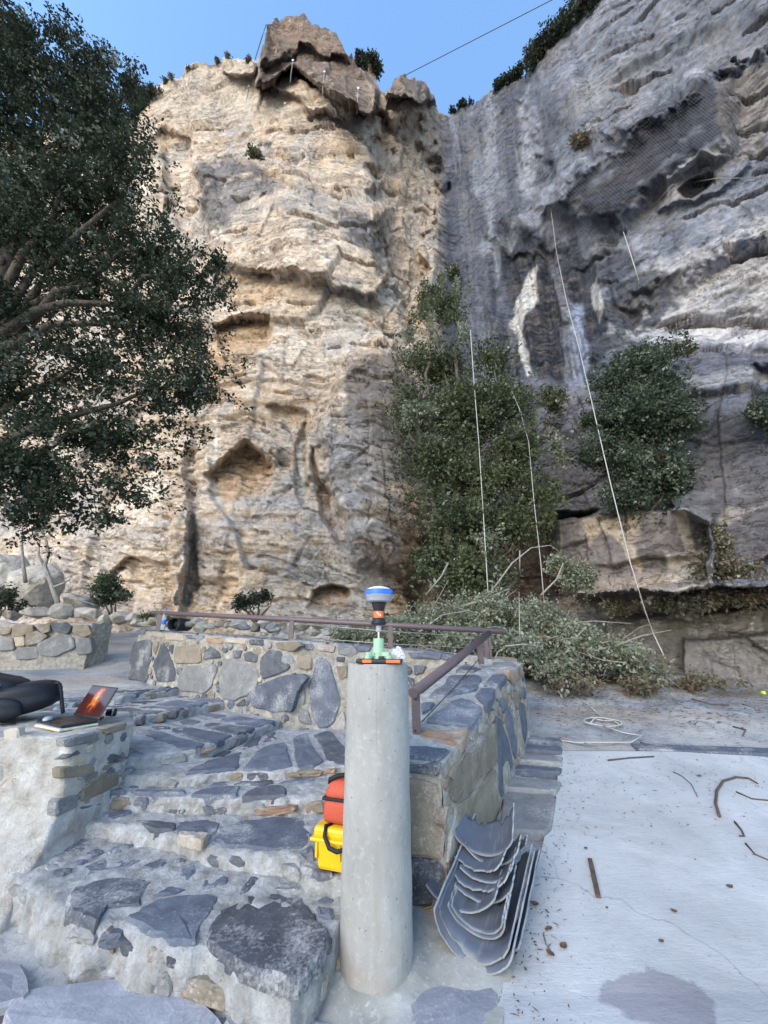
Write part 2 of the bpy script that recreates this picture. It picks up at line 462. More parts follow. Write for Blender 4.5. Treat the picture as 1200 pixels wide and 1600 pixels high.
# the draperies of the streaked recess and the scales of the white bands
drap = pmask([(770, 350), (930, 390), (960, 470), (930, 600), (790, 600), (760, 470)], 14, 8, 30)
disp += 0.35 * drap * fbm(S / 0.45, S * 0, Z / 3.0, 3, 0.5, off=81.)
scal = pmask([(985, 470), (1080, 400), (1345, 270), (1345, 560), (1010, 540)], 16, 10, 31)
disp += 0.22 * scal * layers(Z + 0.25 * S + 0.4 * fbm(X, Y, Z, 3, off=33.), 0.75, 21, 0.2)
disp += 0.3 * pmask([(930, 90), (1345, -40), (1345, 120), (1100, 130), (1000, 170)], 14, 8, 32) * layers(Z + 0.3 * S + 0.5 * fbm(X, Y, Z, 3, off=34.), 1.2, 25, 0.2)
gul = pmask([(590, 170), (640, 180), (660, 300), (640, 470), (600, 440), (585, 300)], 10, 8, 33)
disp += 0.25 * gul * fbm(X / 0.4, Y / 0.4, Z / 1.0, 3, off=90.)
for _ in range(1):          # take the saw teeth off the broken edges
    q_ = np.pad(disp, 1, mode='edge')
    disp = 0.5 * disp + 0.125 * (q_[:-2, 1:-1] + q_[2:, 1:-1] + q_[1:-1, :-2] + q_[1:-1, 2:])
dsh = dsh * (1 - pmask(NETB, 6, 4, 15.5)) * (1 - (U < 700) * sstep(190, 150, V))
disp = disp - (0.28 + 0.22 * RIGHT) * dsh * (0.4 + 0.6 * hi_up)
X = X + NX * disp; Y = Y + NY * disp; Z = Z + 0.04 * fbm(X * 2, Y * 2, Z * 2, 2, off=99.)

# ---- rock colour (albedo), zone by zone
def mixc(col, c, m): return col + (np.array(c, np.float32) - col) * np.clip(m, 0, 1)[..., None]
n_big = fbm(X / 2.6, Y / 2.6, Z / 2.0, 4, off=110.)
n_mid = fbm(X / 0.8, Y / 0.8, Z / 0.55, 4, off=120.)
n_str = 0.6 * fbm(S / 0.5, S * 0, Z / 7.0, 4, 0.55, off=130.) + 0.6 * fbm(S / 1.6, S * 0, Z / 9.0, 2, 0.5, off=133.)      # runs down the face
n_lay = fbm(X / 2.5, Y / 2.5, h / 0.22, 3, off=140.)
col = np.zeros(U.shape + (3,), np.float32); col[:] = (0.47, 0.40, 0.33)
col = mixc(col, (0.475, 0.36, 0.25), 0.8 * sstep(0.15, 0.8, n_big + 0.4 * n_mid))            # ochre
col = mixc(col, (0.56, 0.50, 0.435), 0.8 * sstep(0.1, 0.6, n_mid - 0.6 * n_big))                        # pale
col = mixc(col, (0.36, 0.35, 0.34), 0.8 * sstep(-0.05, 0.45, fbm(X / 1.9, Y / 1.9, Z / 1.6, 4, off=150.) - 0.05))    # grey crust
col = mixc(col, (0.30, 0.215, 0.14), 0.45 * sstep(0.25, 0.7, n_lay))
# left face
col = mixc(col, (0.40, 0.36, 0.31), 0.6 * pmask([(210, 120), (400, 80), (420, 160), (600, 210), (590, 240), (430, 190), (300, 200)], 12, 10, 1.5))
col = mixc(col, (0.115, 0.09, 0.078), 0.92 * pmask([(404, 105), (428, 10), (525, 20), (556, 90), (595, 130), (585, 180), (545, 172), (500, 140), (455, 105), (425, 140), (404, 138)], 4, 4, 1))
col = mixc(col, (0.22, 0.16, 0.125), 0.75 * pmask([(420, 70), (440, 30), (520, 45), (530, 72), (470, 66)], 6, 5, 1.7))
col = mixc(col, (0.16, 0.125, 0.11), 0.8 * pmask([(604, 135), (622, 108), (668, 120), (684, 158), (640, 170)], 4, 4, 2.5))
col = mixc(col, (0.36, 0.29, 0.23), 0.55 * pmask([(560, 100), (600, 130), (690, 185), (690, 290), (640, 470), (595, 430), (585, 250)], 10, 8, 3))
slab = pmask([(310, 270), (322, 252), (360, 246), (410, 258), (440, 290), (400, 305), (372, 325), (345, 350), (316, 345)], 8, 8, 4)
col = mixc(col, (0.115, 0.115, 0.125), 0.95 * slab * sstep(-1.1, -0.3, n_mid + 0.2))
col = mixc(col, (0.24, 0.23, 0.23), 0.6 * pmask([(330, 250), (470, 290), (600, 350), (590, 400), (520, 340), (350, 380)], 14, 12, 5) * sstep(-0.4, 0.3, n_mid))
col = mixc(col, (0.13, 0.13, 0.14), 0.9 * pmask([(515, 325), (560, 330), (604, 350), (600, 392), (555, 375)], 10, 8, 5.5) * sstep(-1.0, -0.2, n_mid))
col = mixc(col, (0.28, 0.285, 0.30), 0.55 * pmask([(285, 770), (440, 760), (520, 800), (545, 950), (300, 950), (285, 850)], 18, 14, 6) * sstep(-0.3, 0.4, n_mid))
col = mixc(col, (0.42, 0.28, 0.16), 0.7 * pmask([(329, 742), (385, 694), (430, 728), (412, 770), (350, 785)], 5, 4, 7))
col = mixc(col, (0.40, 0.27, 0.16), 0.6 * pmask([(330, 520), (424, 505), (415, 545), (340, 640), (325, 600)], 8, 6, 8))
bulge = pmask([(535, 600), (552, 560), (600, 545), (660, 600), (700, 700), (700, 800), (660, 800), (600, 700), (540, 650)], 12, 10, 9)
col = mixc(col, (0.07, 0.07, 0.078), 0.78 * bulge * sstep(-0.95, -0.35, n_mid + 0.4 * n_str))
col = mixc(col, (0.22, 0.225, 0.24), 0.7 * pmask([(490, 690), (530, 640), (600, 680), (680, 760), (660, 930), (560, 920), (540, 800)], 14, 10, 10) * sstep(-0.4, 0.2, n_mid + 0.2))
col = mixc(col, (0.20, 0.15, 0.11), 0.7 * pmask([(560, 780), (660, 770), (670, 890), (600, 905), (545, 860)], 14, 10, 11) * sstep(-0.3, 0.4, n_lay + 0.2))
col = mixc(col, (0.66, 0.62, 0.55), 0.9 * pmask([(466, 700), (472, 680), (476, 760), (470, 786), (463, 780)], 3, 3, 12))
col = mixc(col, (0.66, 0.62, 0.55), 0.9 * pmask([(336, 655), (341, 650), (340, 700), (336, 720)], 2, 2, 13))
col = mixc(col, (0.66, 0.62, 0.55), 0.8 * pmask([(447, 850), (452, 850), (451, 880), (446, 880)], 2, 2, 13.5))
col = mixc(col, (0.36, 0.34, 0.33), 0.65 * pmask([(-130, 760), (140, 780), (200, 840), (150, 960), (-130, 980)], 20, 14, 14) * sstep(-0.5, 0.3, n_mid))
col = mixc(col, (0.33, 0.22, 0.13), 0.5 * pmask([(480, 955), (490, 925), (520, 914), (546, 922), (548, 960)], 4, 3, 15))
# right wall
rw = np.zeros(U.shape + (3,), np.float32); rw[:] = (0.20, 0.20, 0.212)
rw = mixc(rw, (0.38, 0.32, 0.265), 0.34 * sstep(0.2, 0.75, n_big + 0.25 * n_mid))
rw = mixc(rw, (0.42, 0.40, 0.41), 0.5 * sstep(0.15, 0.6, n_mid - 0.3 * n_big))
streak = sstep(-0.2, 0.3, n_str + 0.2 * n_mid)
sz = pmask([(695, 185), (820, 110), (900, 190), (860, 330), (960, 400), (940, 600), (700, 620), (680, 400)], 22, 14, 40)
rw = mixc(rw, (0.075, 0.076, 0.09), 0.92 * streak * (0.35 + 0.65 * sz))
rw = mixc(rw, (0.115, 0.115, 0.13), 0.6 * sz)
rw = mixc(rw, (0.38, 0.38, 0.39), 0.38 * sstep(0.25, 0.7, fbm(S / 0.6, S * 0, Z / 5.0, 3, off=160.)) * sz)
pale = pmask([(985, 470), (1010, 420), (1080, 400), (1200, 320), (1345, 250), (1345, 570), (1030, 545), (950, 525)], 16, 12, 41)
rw = mixc(rw, (0.60, 0.53, 0.47), 0.85 * pale * sstep(-0.7, 0.1, n_mid + 0.5))
rw = mixc(rw, (0.26, 0.24, 0.24), 0.6 * pale * sstep(0.2, 0.6, n_lay + 0.3 * n_mid))
dk = pmask([(848, 320), (905, 262), (985, 190), (1090, 122), (1138, 130), (1140, 205), (1075, 250), (1010, 295), (965, 358), (925, 335), (880, 335)], 9, 9, 42)
rw = mixc(rw, (0.05, 0.05, 0.06), 0.97 * dk * sstep(-1.1, -0.4, n_mid + 0.3 * n_str))
rw = mixc(rw, (0.34, 0.27, 0.20), 0.45 * pmask([(1120, 130), (1200, 110), (1200, 240), (1150, 250), (1100, 300), (1030, 330), (1060, 270), (1130, 220)], 10, 8, 43))
rw = mixc(rw, (0.042, 0.043, 0.05), 0.93 * pmask([(772, 360), (810, 340), (870, 410), (955, 400), (970, 480), (930, 600), (830, 590), (800, 480)], 12, 12, 44) * sstep(-0.25, 0.2, n_str + 0.35))
rw = mixc(rw, (0.06, 0.063, 0.072), 0.9 * pmask([(900, 410), (1010, 400), (1060, 450), (1060, 530), (960, 590), (910, 590)], 12, 12, 45) * sstep(-0.4, 0.1, n_mid + 0.2))
rw = mixc(rw, (0.62, 0.56, 0.48), 0.95 * pmask([(832, 420), (842, 425), (838, 470), (812, 520), (836, 585), (826, 590), (796, 500), (800, 470)], 3, 4, 46))
rw = mixc(rw, (0.62, 0.56, 0.48), 0.9 * pmask([(920, 440), (934, 440), (944, 490), (938, 505), (926, 470)], 3, 3, 47))
rw = mixc(rw, (0.34, 0.36, 0.44), 0.8 * pmask([(890, 470), (908, 470), (922, 590), (900, 595)], 6, 4, 48))
rw = mixc(rw, (0.45, 0.44, 0.44), 0.5 * pmask([(810, 200), (825, 130), (835, 220), (840, 300), (815, 320)], 8, 8, 49))
rw = mixc(rw, (0.50, 0.49, 0.50), 0.35 * pmask([(740, 395), (850, 305), (985, 205), (995, 212), (870, 318), (775, 400)], 6, 8, 50))
rw = mixc(rw, (0.105, 0.10, 0.11), 0.85 * pmask([(1040, 560), (1130, 540), (1345, 560), (1345, 900), (1120, 900), (1110, 810), (1040, 700)], 8, 8, 51) * sstep(-0.8, 0.0, n_mid + 0.5))
rw = mixc(rw, (0.40, 0.36, 0.32), 0.5 * pmask([(1060, 590), (1180, 575), (1200, 600), (1080, 620)], 4, 6, 52) + 0.55 * pmask([(1050, 870), (1130, 800), (1190, 790), (1100, 850), (1090, 900)], 5, 6, 53))
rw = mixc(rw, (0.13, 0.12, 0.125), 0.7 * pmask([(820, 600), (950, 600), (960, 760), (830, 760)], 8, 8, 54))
blk = pmask([(872, 815), (1085, 798), (1112, 812), (1116, 945), (880, 960), (860, 880)], 4, 4, 55)
rw = mixc(rw, (0.47, 0.39, 0.30), 0.85 * blk)
rw = mixc(rw, (0.12, 0.115, 0.13), 0.8 * blk * sstep(0.05, 0.3, fbm(S / 0.9, S * 0 + 5, Z / 1.6, 3, off=170.)) * (1 - sstep(890, 925, V)))
rw = mixc(rw, (0.58, 0.53, 0.46), 0.8 * pmask([(1040, 870), (1110, 860), (1114, 905), (1045, 912)], 5, 5, 56))
rw = mixc(rw, (0.27, 0.245, 0.22), 0.6 * pmask([(840, 930), (1345, 900), (1345, 1100), (840, 1100)], 8, 8, 57))
rw = mixc(rw, (0.42, 0.40, 0.39), 0.75 * pmask([(1070, 962), (1190, 950), (1192, 985), (1075, 992)], 4, 4, 58) + 0.6 * pmask([(1000, 966), (1030, 962), (1030, 985), (1000, 990)], 4, 4, 59))
rw = mixc(rw, (0.19, 0.135, 0.09), 0.8 * pmask([(650, 820), (870, 800), (870, 950), (640, 960)], 14, 10, 60))
upper = RIGHT * (1 - sstep(600, 800, V))
rw = rw * (1 - 0.10 * upper[..., None]) * (1 + upper[..., None] * np.array([-0.10, -0.01, 0.12], np.float32))
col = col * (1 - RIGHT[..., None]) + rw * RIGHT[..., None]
col = mixc(col, (0.19, 0.135, 0.09), 0.8 * pmask([(630, 850), (700, 800), (760, 860), (740, 960), (620, 960)], 14, 10, 60.5))
col = mixc(col, (0.13, 0.105, 0.09), 0.4 * dsh * (0.5 + 0.5 * hi_up))  # dark lichen tone that also paints shade into the notches
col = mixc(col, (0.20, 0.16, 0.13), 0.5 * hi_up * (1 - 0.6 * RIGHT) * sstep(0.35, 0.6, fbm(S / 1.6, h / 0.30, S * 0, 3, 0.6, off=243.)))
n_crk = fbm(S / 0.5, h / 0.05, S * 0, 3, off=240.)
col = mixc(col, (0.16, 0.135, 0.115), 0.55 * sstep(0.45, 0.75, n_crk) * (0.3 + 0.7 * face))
col = mixc(col, (0.62, 0.58, 0.53), 0.30 * (1 - RIGHT) * sstep(0.5, 0.8, fbm(X / 0.25, Y / 0.25, Z / 0.35, 3, off=250.)))
col *= (1 + 0.20 * fbm(X / 0.12, Y / 0.12, Z / 0.09, 3, off=180.))[..., None]
col = col * (1 + (1 - RIGHT[..., None]) * np.array([0.22, 0.17, 0.11], np.float32) + RIGHT[..., None] * 0.10)
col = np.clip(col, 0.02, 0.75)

# plateau rows behind the rim so that the top has depth
nb = 7
bx, by_, bz, bc = [], [], [], []
for i in range(nb, 0, -1):
    s_ = i / nb * 3.5
    bx.append(X[0] - NX[0] * s_ * 1.0); by_.append(Y[0] - NY[0] * s_)
    bz.append(Z[0] - 0.02 * s_ - (0.15 if i == nb else 0) - 0.25 * s_ * (1 if i > 2 else 0.4)); bc.append(col[0])
XX = np.vstack([np.array(bx), X]); YY = np.vstack([np.array(by_), Y]); ZZ = np.vstack([np.array(bz), Z])
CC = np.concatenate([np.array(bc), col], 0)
mt = NT('cliff_rock')
p_ = mt.geo()
tc = attr_color(mt)
f1 = mt.noise(p_, 5.0, 8, 0.65)
f2 = mt.noise(p_, 9.0, 6, 0.6, stretch=(1, 1, 2.6))
cc = mt.mix(tc, mt.mix(tc, (0.45, 0.40, 0.36), 1.0, 'MULTIPLY'), mt.ramp(f1, [(0.52, 0.0), (0.72, 0.6)]))
cc = mt.mix(cc, mt.mix(cc, (1.7, 1.66, 1.6), 1.0, 'MULTIPLY'), mt.ramp(mt.noise(p_, 13.0, 6, 0.7), [(0.52, 0.0), (0.72, 0.6)]))
def vor(t, p, scale, stretch, amp, nscale):
    n = t.node('ShaderNodeTexNoise'); n.inputs['Scale'].default_value = nscale; n.inputs['Detail'].default_value = 4; t.link(p, n.inputs['Vector'])
    m = t.node('ShaderNodeVectorMath', operation='MULTIPLY_ADD'); t.link(n.outputs['Color'], m.inputs[0]); m.inputs[1].default_value = (amp, amp, amp); t.link(p, m.inputs[2])
    mp = t.node('ShaderNodeMapping'); mp.inputs['Scale'].default_value = stretch; mp.inputs['Rotation'].default_value = (0.1, 0.12, 0); t.link(m.outputs[0], mp.inputs['Vector'])
    v = t.node('ShaderNodeTexVoronoi'); v.inputs['Scale'].default_value = scale; t.link(mp.outputs[0], v.inputs['Vector'])
    return v.outputs['Distance']
def hair(scale, stretch, w, dist=0.0):
    n = mt.noise(p_, scale, 6, 0.62, stretch=stretch, dist=dist)
    return mt.ramp(mt.math('ABSOLUTE', mt.math('SUBTRACT', n, 0.5)), [(0.0, 1.0), (w, 0.0)])
gate = mt.ramp(mt.noise(p_, 0.55, 4, 0.6), [(0.46, 0.0), (0.56, 1.0)])
ha = mt.math('MULTIPLY', hair(0.55, (1, 1, 2.8), 0.010, 0.6), gate)
hb = mt.math('MULTIPLY', hair(1.7, (1, 1, 2.4), 0.014, 0.4), mt.ramp(mt.noise(p_, 0.8, 3), [(0.44, 0.0), (0.56, 1.0)]))
hairs = mt.math('MAXIMUM', ha, hb)
patch = mt.ramp(mt.noise(p_, 1.3, 10, 0.7, stretch=(1, 1, 1.6), dist=0.5), [(0.50, 0.0), (0.54, 1.0)])
cc = mt.mix(cc, mt.mix(cc, (0.87, 0.89, 0.93), 1.0, 'MULTIPLY'), patch)
cc = mt.mix(cc, mt.mix(cc, (0.42, 0.38, 0.35), 1.0, 'MULTIPLY'), mt.math('MULTIPLY', hairs, 0.55))
nm = mt.bump(f2, 0.45, 0.06)
nm = mt.bump(mt.math('SUBTRACT', 1.0, hairs), 0.8, 0.10, nm)
nm = mt.bump(mt.noise(p_, 20.0, 8, 0.78), 0.75, 0.05, nm)
M_CLIFF = mt.done(cc, 0.9, nm, 0.2)
CL_CO = np.stack([XX, YY, ZZ], -1)
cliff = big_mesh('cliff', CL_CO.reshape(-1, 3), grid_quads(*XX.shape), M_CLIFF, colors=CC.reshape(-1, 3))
tag(cliff, kind='structure')
def on_cliff(u, v, out=0.0):
    """a point of the finished rock face near this place, moved out of it"""
    j = int(round((u - us[0]) / DU)); j = min(max(j, 1), len(us) - 2)
    i = int(round((v - vt[j]) / (VB - vt[j]) * (nw - 1))); i = min(max(i, 0), nw - 1)
    return Vector((X[i, j] + NX[i, j] * out, Y[i, j] + NY[i, j] * out, Z[i, j]))
# ================================================================ ground, stairs, walls
def ZL(y): return np.interp(y, [-80, 2.2, 6.0, 6.5, 8, 10, 12, 14, 30], [-0.05, -0.05, 0.60, 0.76, 0.97, 1.3, 1.7, 2.1, 4])
def ZR(y): return np.interp(y, [-80, 2.2, 5, 8, 10, 14, 30], [0.0, 0.0, 0.42, 0.87, 1.12, 1.5, 3])
def ground_z(x, y):
    x = np.asarray(x, float); y = np.asarray(y, float)
    b = sstep(-2.4, 1.2, x)
    return ZL(y) * (1 - b) + ZR(y) * b
def axis(segs):
    out = []
    for a, b, s in segs: out.append(np.arange(a, b, s))
    return np.concatenate(out + [[segs[-1][1]]])
gx = axis([(-60, -14, 3), (-14, -6, 0.25), (-6, -3.2, 0.06), (-3.2, 3.4, 0.04), (3.4, 9, 0.06), (9, 14, 0.25), (14, 60, 3)])
gy = axis([(-60, -4, 3), (-4, 1.4, 0.3), (1.4, 3.4, 0.03), (3.4, 8.5, 0.045), (8.5, 14, 0.15), (14, 40, 2)])
GX, GY = np.meshgrid(gx, gy)
GZ = ground_z(GX, GY)
far = sstep(3.0, 6.0, GY)
GZ = GZ + 0.03 * fbm(GX / 0.8, GY / 0.8, GX * 0, 4, off=5.) * (0.5 + far) + 0.006 * fbm(GX / 0.09, GY / 0.09, GX * 0, 3, off=9.)
g1 = fbm(GX / 0.5, GY / 0.5, GX * 0 + 4, 4, off=15.); g2 = fbm(GX / 0.13, GY / 0.13, GX * 0 + 8, 3, off=25.); g3 = fbm(GX / 1.5, GY / 0.22, GX * 0, 3, off=35.)
gc = np.zeros(GX.shape + (3,), np.float32); gc[:] = (0.36, 0.355, 0.35)
gc = mixc(gc, (0.24, 0.25, 0.27), 0.8 * sstep(-0.05, 0.35, g1 + 0.3 * g2))
gc = mixc(gc, (0.42, 0.395, 0.365), 0.6 * sstep(0.2, 0.6, g2 - 0.3 * g1))
gc = mixc(gc, (0.33, 0.28, 0.23), 0.6 * sstep(0.2, 0.6, g3) * far)
litter = sstep(4.9, 6.5, GY) * sstep(0.6, 2.0, GX)
gc = mixc(gc, (0.17, 0.135, 0.10), litter * sstep(-0.1, 0.35, g3 + 0.5 * g2) * (0.35 + 0.65 * sstep(6.2, 7.6, GY)))
t_ = NT('rough_ground'); p_ = t_.geo(); tc = attr_color(t_)
n1 = t_.noise(p_, 28, 7, 0.65); n2 = t_.noise(p_, 90, 4)
cc = t_.mix(tc, t_.mix(tc, (0.5, 0.47, 0.45), 1.0, 'MULTIPLY'), t_.ramp(n1, [(0.5, 0.0), (0.72, 0.8)]))
cc = t_.mix(cc, (0.62, 0.60, 0.57), t_.ramp(n2, [(0.6, 0.0), (0.75, 0.5)]))
nm = t_.bump(n1, 0.6, 0.02); nm = t_.bump(n2, 0.4, 0.006, nm)
M_GROUND = t_.done(cc, 0.9, nm, 0.25)
ground = big_mesh('ground', np.stack([GX, GY, GZ], -1).reshape(-1, 3), grid_quads(*GX.shape)[:, ::-1], M_GROUND, colors=gc.reshape(-1, 3))
tag(ground, kind='structure')

# ---- materials of the masonry
def mortar_mat(name, base, light, dark, s1=14, bump=0.7):
    t = NT(name); p = t.geo()
    a = t.noise(p, s1, 7, 0.62); b = t.noise(p, s1 * 5, 5, 0.6); c = t.noise(p, s1 * 0.28, 4)
    col = t.ramp(a, [(0.28, dark), (0.5, base), (0.72, light)])
    col = t.mix(col, dark, t.ramp(c, [(0.5, 0.0), (0.75, 0.55)]))
    col = t.mix(col, light, t.ramp(b, [(0.6, 0.0), (0.75, 0.5)]))
    g = t.noise(p, s1 * 16, 3, 0.6); e = t.noise(p, s1 * 1.7, 8, 0.75, dist=1.2)
    col = t.mix(col, tuple(q * 0.55 for q in dark), t.ramp(g, [(0.62, 0.0), (0.74, 0.4)]))
    col = t.mix(col, tuple(q * 0.6 for q in dark), t.ramp(e, [(0.58, 0.0), (0.68, 0.45)]))
    nm = t.bump(a, bump, 0.05); nm = t.bump(e, 0.8, 0.03, nm); nm = t.bump(b, 0.7, 0.012, nm); nm = t.bump(g, 0.6, 0.004, nm)
    return t.done(col, 0.92, nm, 0.2)
M_MORTAR = mortar_mat('pale_mortar', (0.47, 0.47, 0.47), (0.66, 0.66, 0.665), (0.31, 0.285, 0.255))
M_MORTAR_B = mortar_mat('buff_mortar', (0.43, 0.40, 0.355), (0.60, 0.575, 0.54), (0.26, 0.225, 0.185))
M_WHITEMORTAR = mortar_mat('white_smeared_mortar', (0.56, 0.535, 0.50), (0.72, 0.71, 0.69), (0.33, 0.285, 0.235), 9)
def stone_mat(name, c1, c2, c3, spots=0.4):
    t = NT(name); p = t.geo(); r = t.rnd()
    a = t.noise(p, 9, 7, 0.6, dist=0.6); b = t.noise(p, 60, 5, 0.65); c = t.noise(p, 3.2, 4)
    col = t.ramp(a, [(0.3, c1), (0.55, c2), (0.8, c3)])
    col = t.mix(col, t.mix(col, (0.55, 0.55, 0.58), 1.0, 'MULTIPLY'), t.math('MULTIPLY', r, 0.7))
    col = t.mix(col, tuple(min(0.6, x * 2.0 + 0.12) for x in c2), t.ramp(b, [(0.60, 0.0), (0.74, spots)]))
    col = t.mix(col, (0.47, 0.46, 0.45), t.ramp(t.math('ADD', c, t.math('MULTIPLY', t.math('SUBTRACT', b, 0.5), 0.6)), [(0.54, 0.0), (0.72, 0.6)]))
    nm = t.bump(a, 0.5, 0.02); nm = t.bump(b, 0.45, 0.006, nm)
    return t.done(col, 0.75, nm, 0.35)
M_SLATE = stone_mat('blue_slate', (0.095, 0.108, 0.138), (0.14, 0.157, 0.196), (0.20, 0.22, 0.26))
M_DARK = stone_mat('dark_slate', (0.068, 0.073, 0.086), (0.108, 0.115, 0.134), (0.17, 0.18, 0.20), 0.4)
M_GREY = stone_mat('grey_stone', (0.20, 0.20, 0.20), (0.27, 0.27, 0.265), (0.34, 0.33, 0.315))
M_BROWN = stone_mat('brown_stone', (0.20, 0.165, 0.12), (0.27, 0.225, 0.17), (0.33, 0.28, 0.22), 0.25)
M_RUST = stone_mat('rusty_stone', (0.24, 0.15, 0.10), (0.33, 0.22, 0.15), (0.40, 0.30, 0.23), 0.25)
M_TAN = stone_mat('tan_stone', (0.40, 0.33, 0.25), (0.47, 0.40, 0.31), (0.55, 0.48, 0.39), 0.2)
M_FLAG = stone_mat('mauve_flagstone', (0.27, 0.275, 0.31), (0.33, 0.335, 0.37), (0.42, 0.42, 0.44), 0.3)
MATS = {'p': M_FLAG, 's': M_SLATE, 'd': M_DARK, 'g': M_GREY, 'b': M_BROWN, 'r': M_RUST, 't': M_TAN}

def add_stone(pts, n, mat, parent, proud=0.015, deep=0.05, name='stone', grow=1.08):
    """one stone: outline pts (world, roughly in a plane), outward normal n"""
    n = Vector(n).normalized()
    P = [Vector(p) for p in pts]
    c_ = sum(P, Vector()) / len(P); P = [c_ + (p - c_) * grow for p in P]
    Q = []
    for i in range(len(P)):                 # break long edges, knock off the corners
        a, b = P[i], P[(i + 1) % len(P)]
        Q.append(a.lerp(b, 0.11)); Q.append(a.lerp(b, 0.5)); Q.append(a.lerp(b, 0.89))
    c = sum(Q, Vector()) / len(Q)
    rr = random.Random(int(abs(c.x * 7919 + c.y * 104729 + c.z * 1299709)) % 100000)
    size = sum((q - c).length for q in Q) / len(Q)
    for i in range(len(Q)):
        Q[i] = Q[i] + (Q[i] - c) * rr.uniform(-0.045, 0.035)
    tilt = Vector((rr.uniform(-1, 1), rr.uniform(-1, 1), rr.uniform(-1, 1))) * (0.006 / max(size, 0.05))
    m = len(Q)
    bev = min(0.012, size * 0.12)
    vs = [q - n * deep for q in Q]
    vs += [q + n * (proud - bev + rr.uniform(-0.3, 0.3) * bev) for q in Q]
    vs += [q + (c - q).normalized() * bev * rr.uniform(0.7, 1.9) + n * (proud + rr.uniform(-0.002, 0.002) + (q - c).dot(tilt)) for q in Q]
    vs += [c.lerp(q, 0.45) + n * (proud + rr.uniform(-0.004, 0.005)) for q in Q[::3]]
    k3 = len(Q[::3])
    vs.append(c + n * (proud + 0.002))
    f = []
    for i in range(m):
        j = (i + 1) % m
        f.append((i, j, m + j, m + i)); f.append((m + i, m + j, 2 * m + j, 2 * m + i))
    o3 = 3 * m
    for i in range(m):
        j = (i + 1) % m
        a, b = o3 + i // 3, o3 + (j // 3 if j else 0)
        if a == b: f.append((2 * m + i, 2 * m + j, a))
        else: f.append((2 * m + i, 2 * m + j, b, a))
    for i in range(k3):
        f.append((o3 + i, o3 + (i + 1) % k3, o3 + k3))
    # wind to face outwards
    nn = Vector()
    for i in range(m): nn += (Q[i] - c).cross(Q[(i + 1) % m] - c)
    if nn.dot(n) < 0: f = [tuple(reversed(q)) for q in f]
    org = Vector(parent.location) if parent else Vector()
    o = mesh_obj(name, [v - org for v in vs], f, mat, parent)
    return o
def crop(ox, oy, pts, k=4.0): return [(ox + x / k, oy + y / k) for x, y in pts]

# ---- the flight of stone steps
EDGES = [
 (0.18, [(10, 1362), (60, 1392), (107, 1430), (150, 1447), (185, 1442), (250, 1473), (300, 1478), (330, 1476), (375, 1502), (430, 1524), (455, 1534), (498, 1497), (515, 1468), (545, 1425), (640, 1415)]),
 (0.27, [(120, 1283), (190, 1290), (240, 1300), (290, 1310), (330, 1327), (370, 1333), (410, 1337), (462, 1340), (482, 1366), (545, 1380), (640, 1378)]),
 (0.378, [(120, 1240), (230, 1240), (280, 1243), (350, 1248), (430, 1248), (510, 1245), (640, 1240)]),
 (0.453, [(120, 1214), (230, 1213), (280, 1214), (355, 1204), (435, 1203), (505, 1197), (640, 1190)]),
 (0.555, [(90, 1196), (200, 1184), (260, 1175), (305, 1170), (355, 1155), (405, 1137), (452, 1119), (520, 1095)]),
 (0.67, [(60, 1140), (207, 1119), (282, 1110), (310, 1102), (350, 1096), (420, 1080)]),
 (0.77, [(-60, 1108), (60, 1098), (190, 1088), (215, 1084), (270, 1077), (340, 1066)]),
]
def resample(P, n):
    P = np.array([tuple(p) for p in P]); d = np.r_[0, np.cumsum(np.hypot(*(P[1:, :2] - P[:-1, :2]).T))]
    s = np.linspace(0, d[-1], n)
    return np.stack([np.interp(s, d, P[:, k]) for k in range(P.shape[1])], -1)
stairs = empty('stone_stairs', (-0.9, 2.2, 0))
tag(stairs, 'winding mortared steps of blue slate between low masonry walls', 'stairs')
STEPS = []
NS = 230
edge3 = [resample([at_z(u, v, z) for u, v in pl], NS) for z, pl in EDGES]
back = edge3[-1].copy(); back[:, 1] += 1.3; back[:, 2] = 0.77
edge3.append(back)
for i, (z, pl) in enumerate(EDGES):
    fr, bk = edge3[i], edge3[i + 1]
    zb = (EDGES[i - 1][0] if i else 0.0) - 0.06
    bk = bk.copy(); bk[:, 1] += 0.05
    rows = []
    for kz in np.linspace(0, 0.9, 10):
        r = fr.copy(); r[:, 2] = zb + (z - zb) * kz; r[:, 1] -= 0.03 * (1 - kz); rows.append(r)
    r = fr.copy(); r[:, 1] += 0.018; r[:, 2] = z - 0.004; rows.append(r)
    nt = 40
    for kt in np.linspace(0.03, 1, nt):
        r = fr + (bk - fr) * kt; r[:, 2] = z + 0.012 * kt; r[:, 1] += 0.02 * (1 - kt); rows.append(r)
    R = np.array(rows)
    x, y, zz = R[..., 0], R[..., 1], R[..., 2]
    d1 = fbm(x / 0.16, y / 0.16, zz / 0.16, 4, off=50. + i); d2 = fbm(x / 0.16, y / 0.16, zz / 0.16, 3, off=70. + i)
    R[..., 2] += 0.006 * d1 + 0.005 * fbm(x / 0.045, y / 0.045, zz / 0.045, 2, off=61.); R[..., 1] += 0.014 * d2; R[:10, :, 1] += 0.030 * fbm(x / 0.07, y / 0.07, zz / 0.07, 3, off=161.)[:10] * np.linspace(1, 0.5, 10)[:, None]; R[..., 1] += 0.007 * fbm(x / 0.05, y / 0.05, zz / 0.05, 2, off=67.)
    R[..., 0] += 0.008 * fbm(x / 0.1, y / 0.1, zz / 0.1, 2, off=90.)
    R -= np.array([-0.9, 2.2, 0])
    st = big_mesh('step', R.reshape(-1, 3), grid_quads(*R.shape[:2])[:, ::-1], M_MORTAR if i != 3 else M_MORTAR, stairs)
    STEPS.append(st)
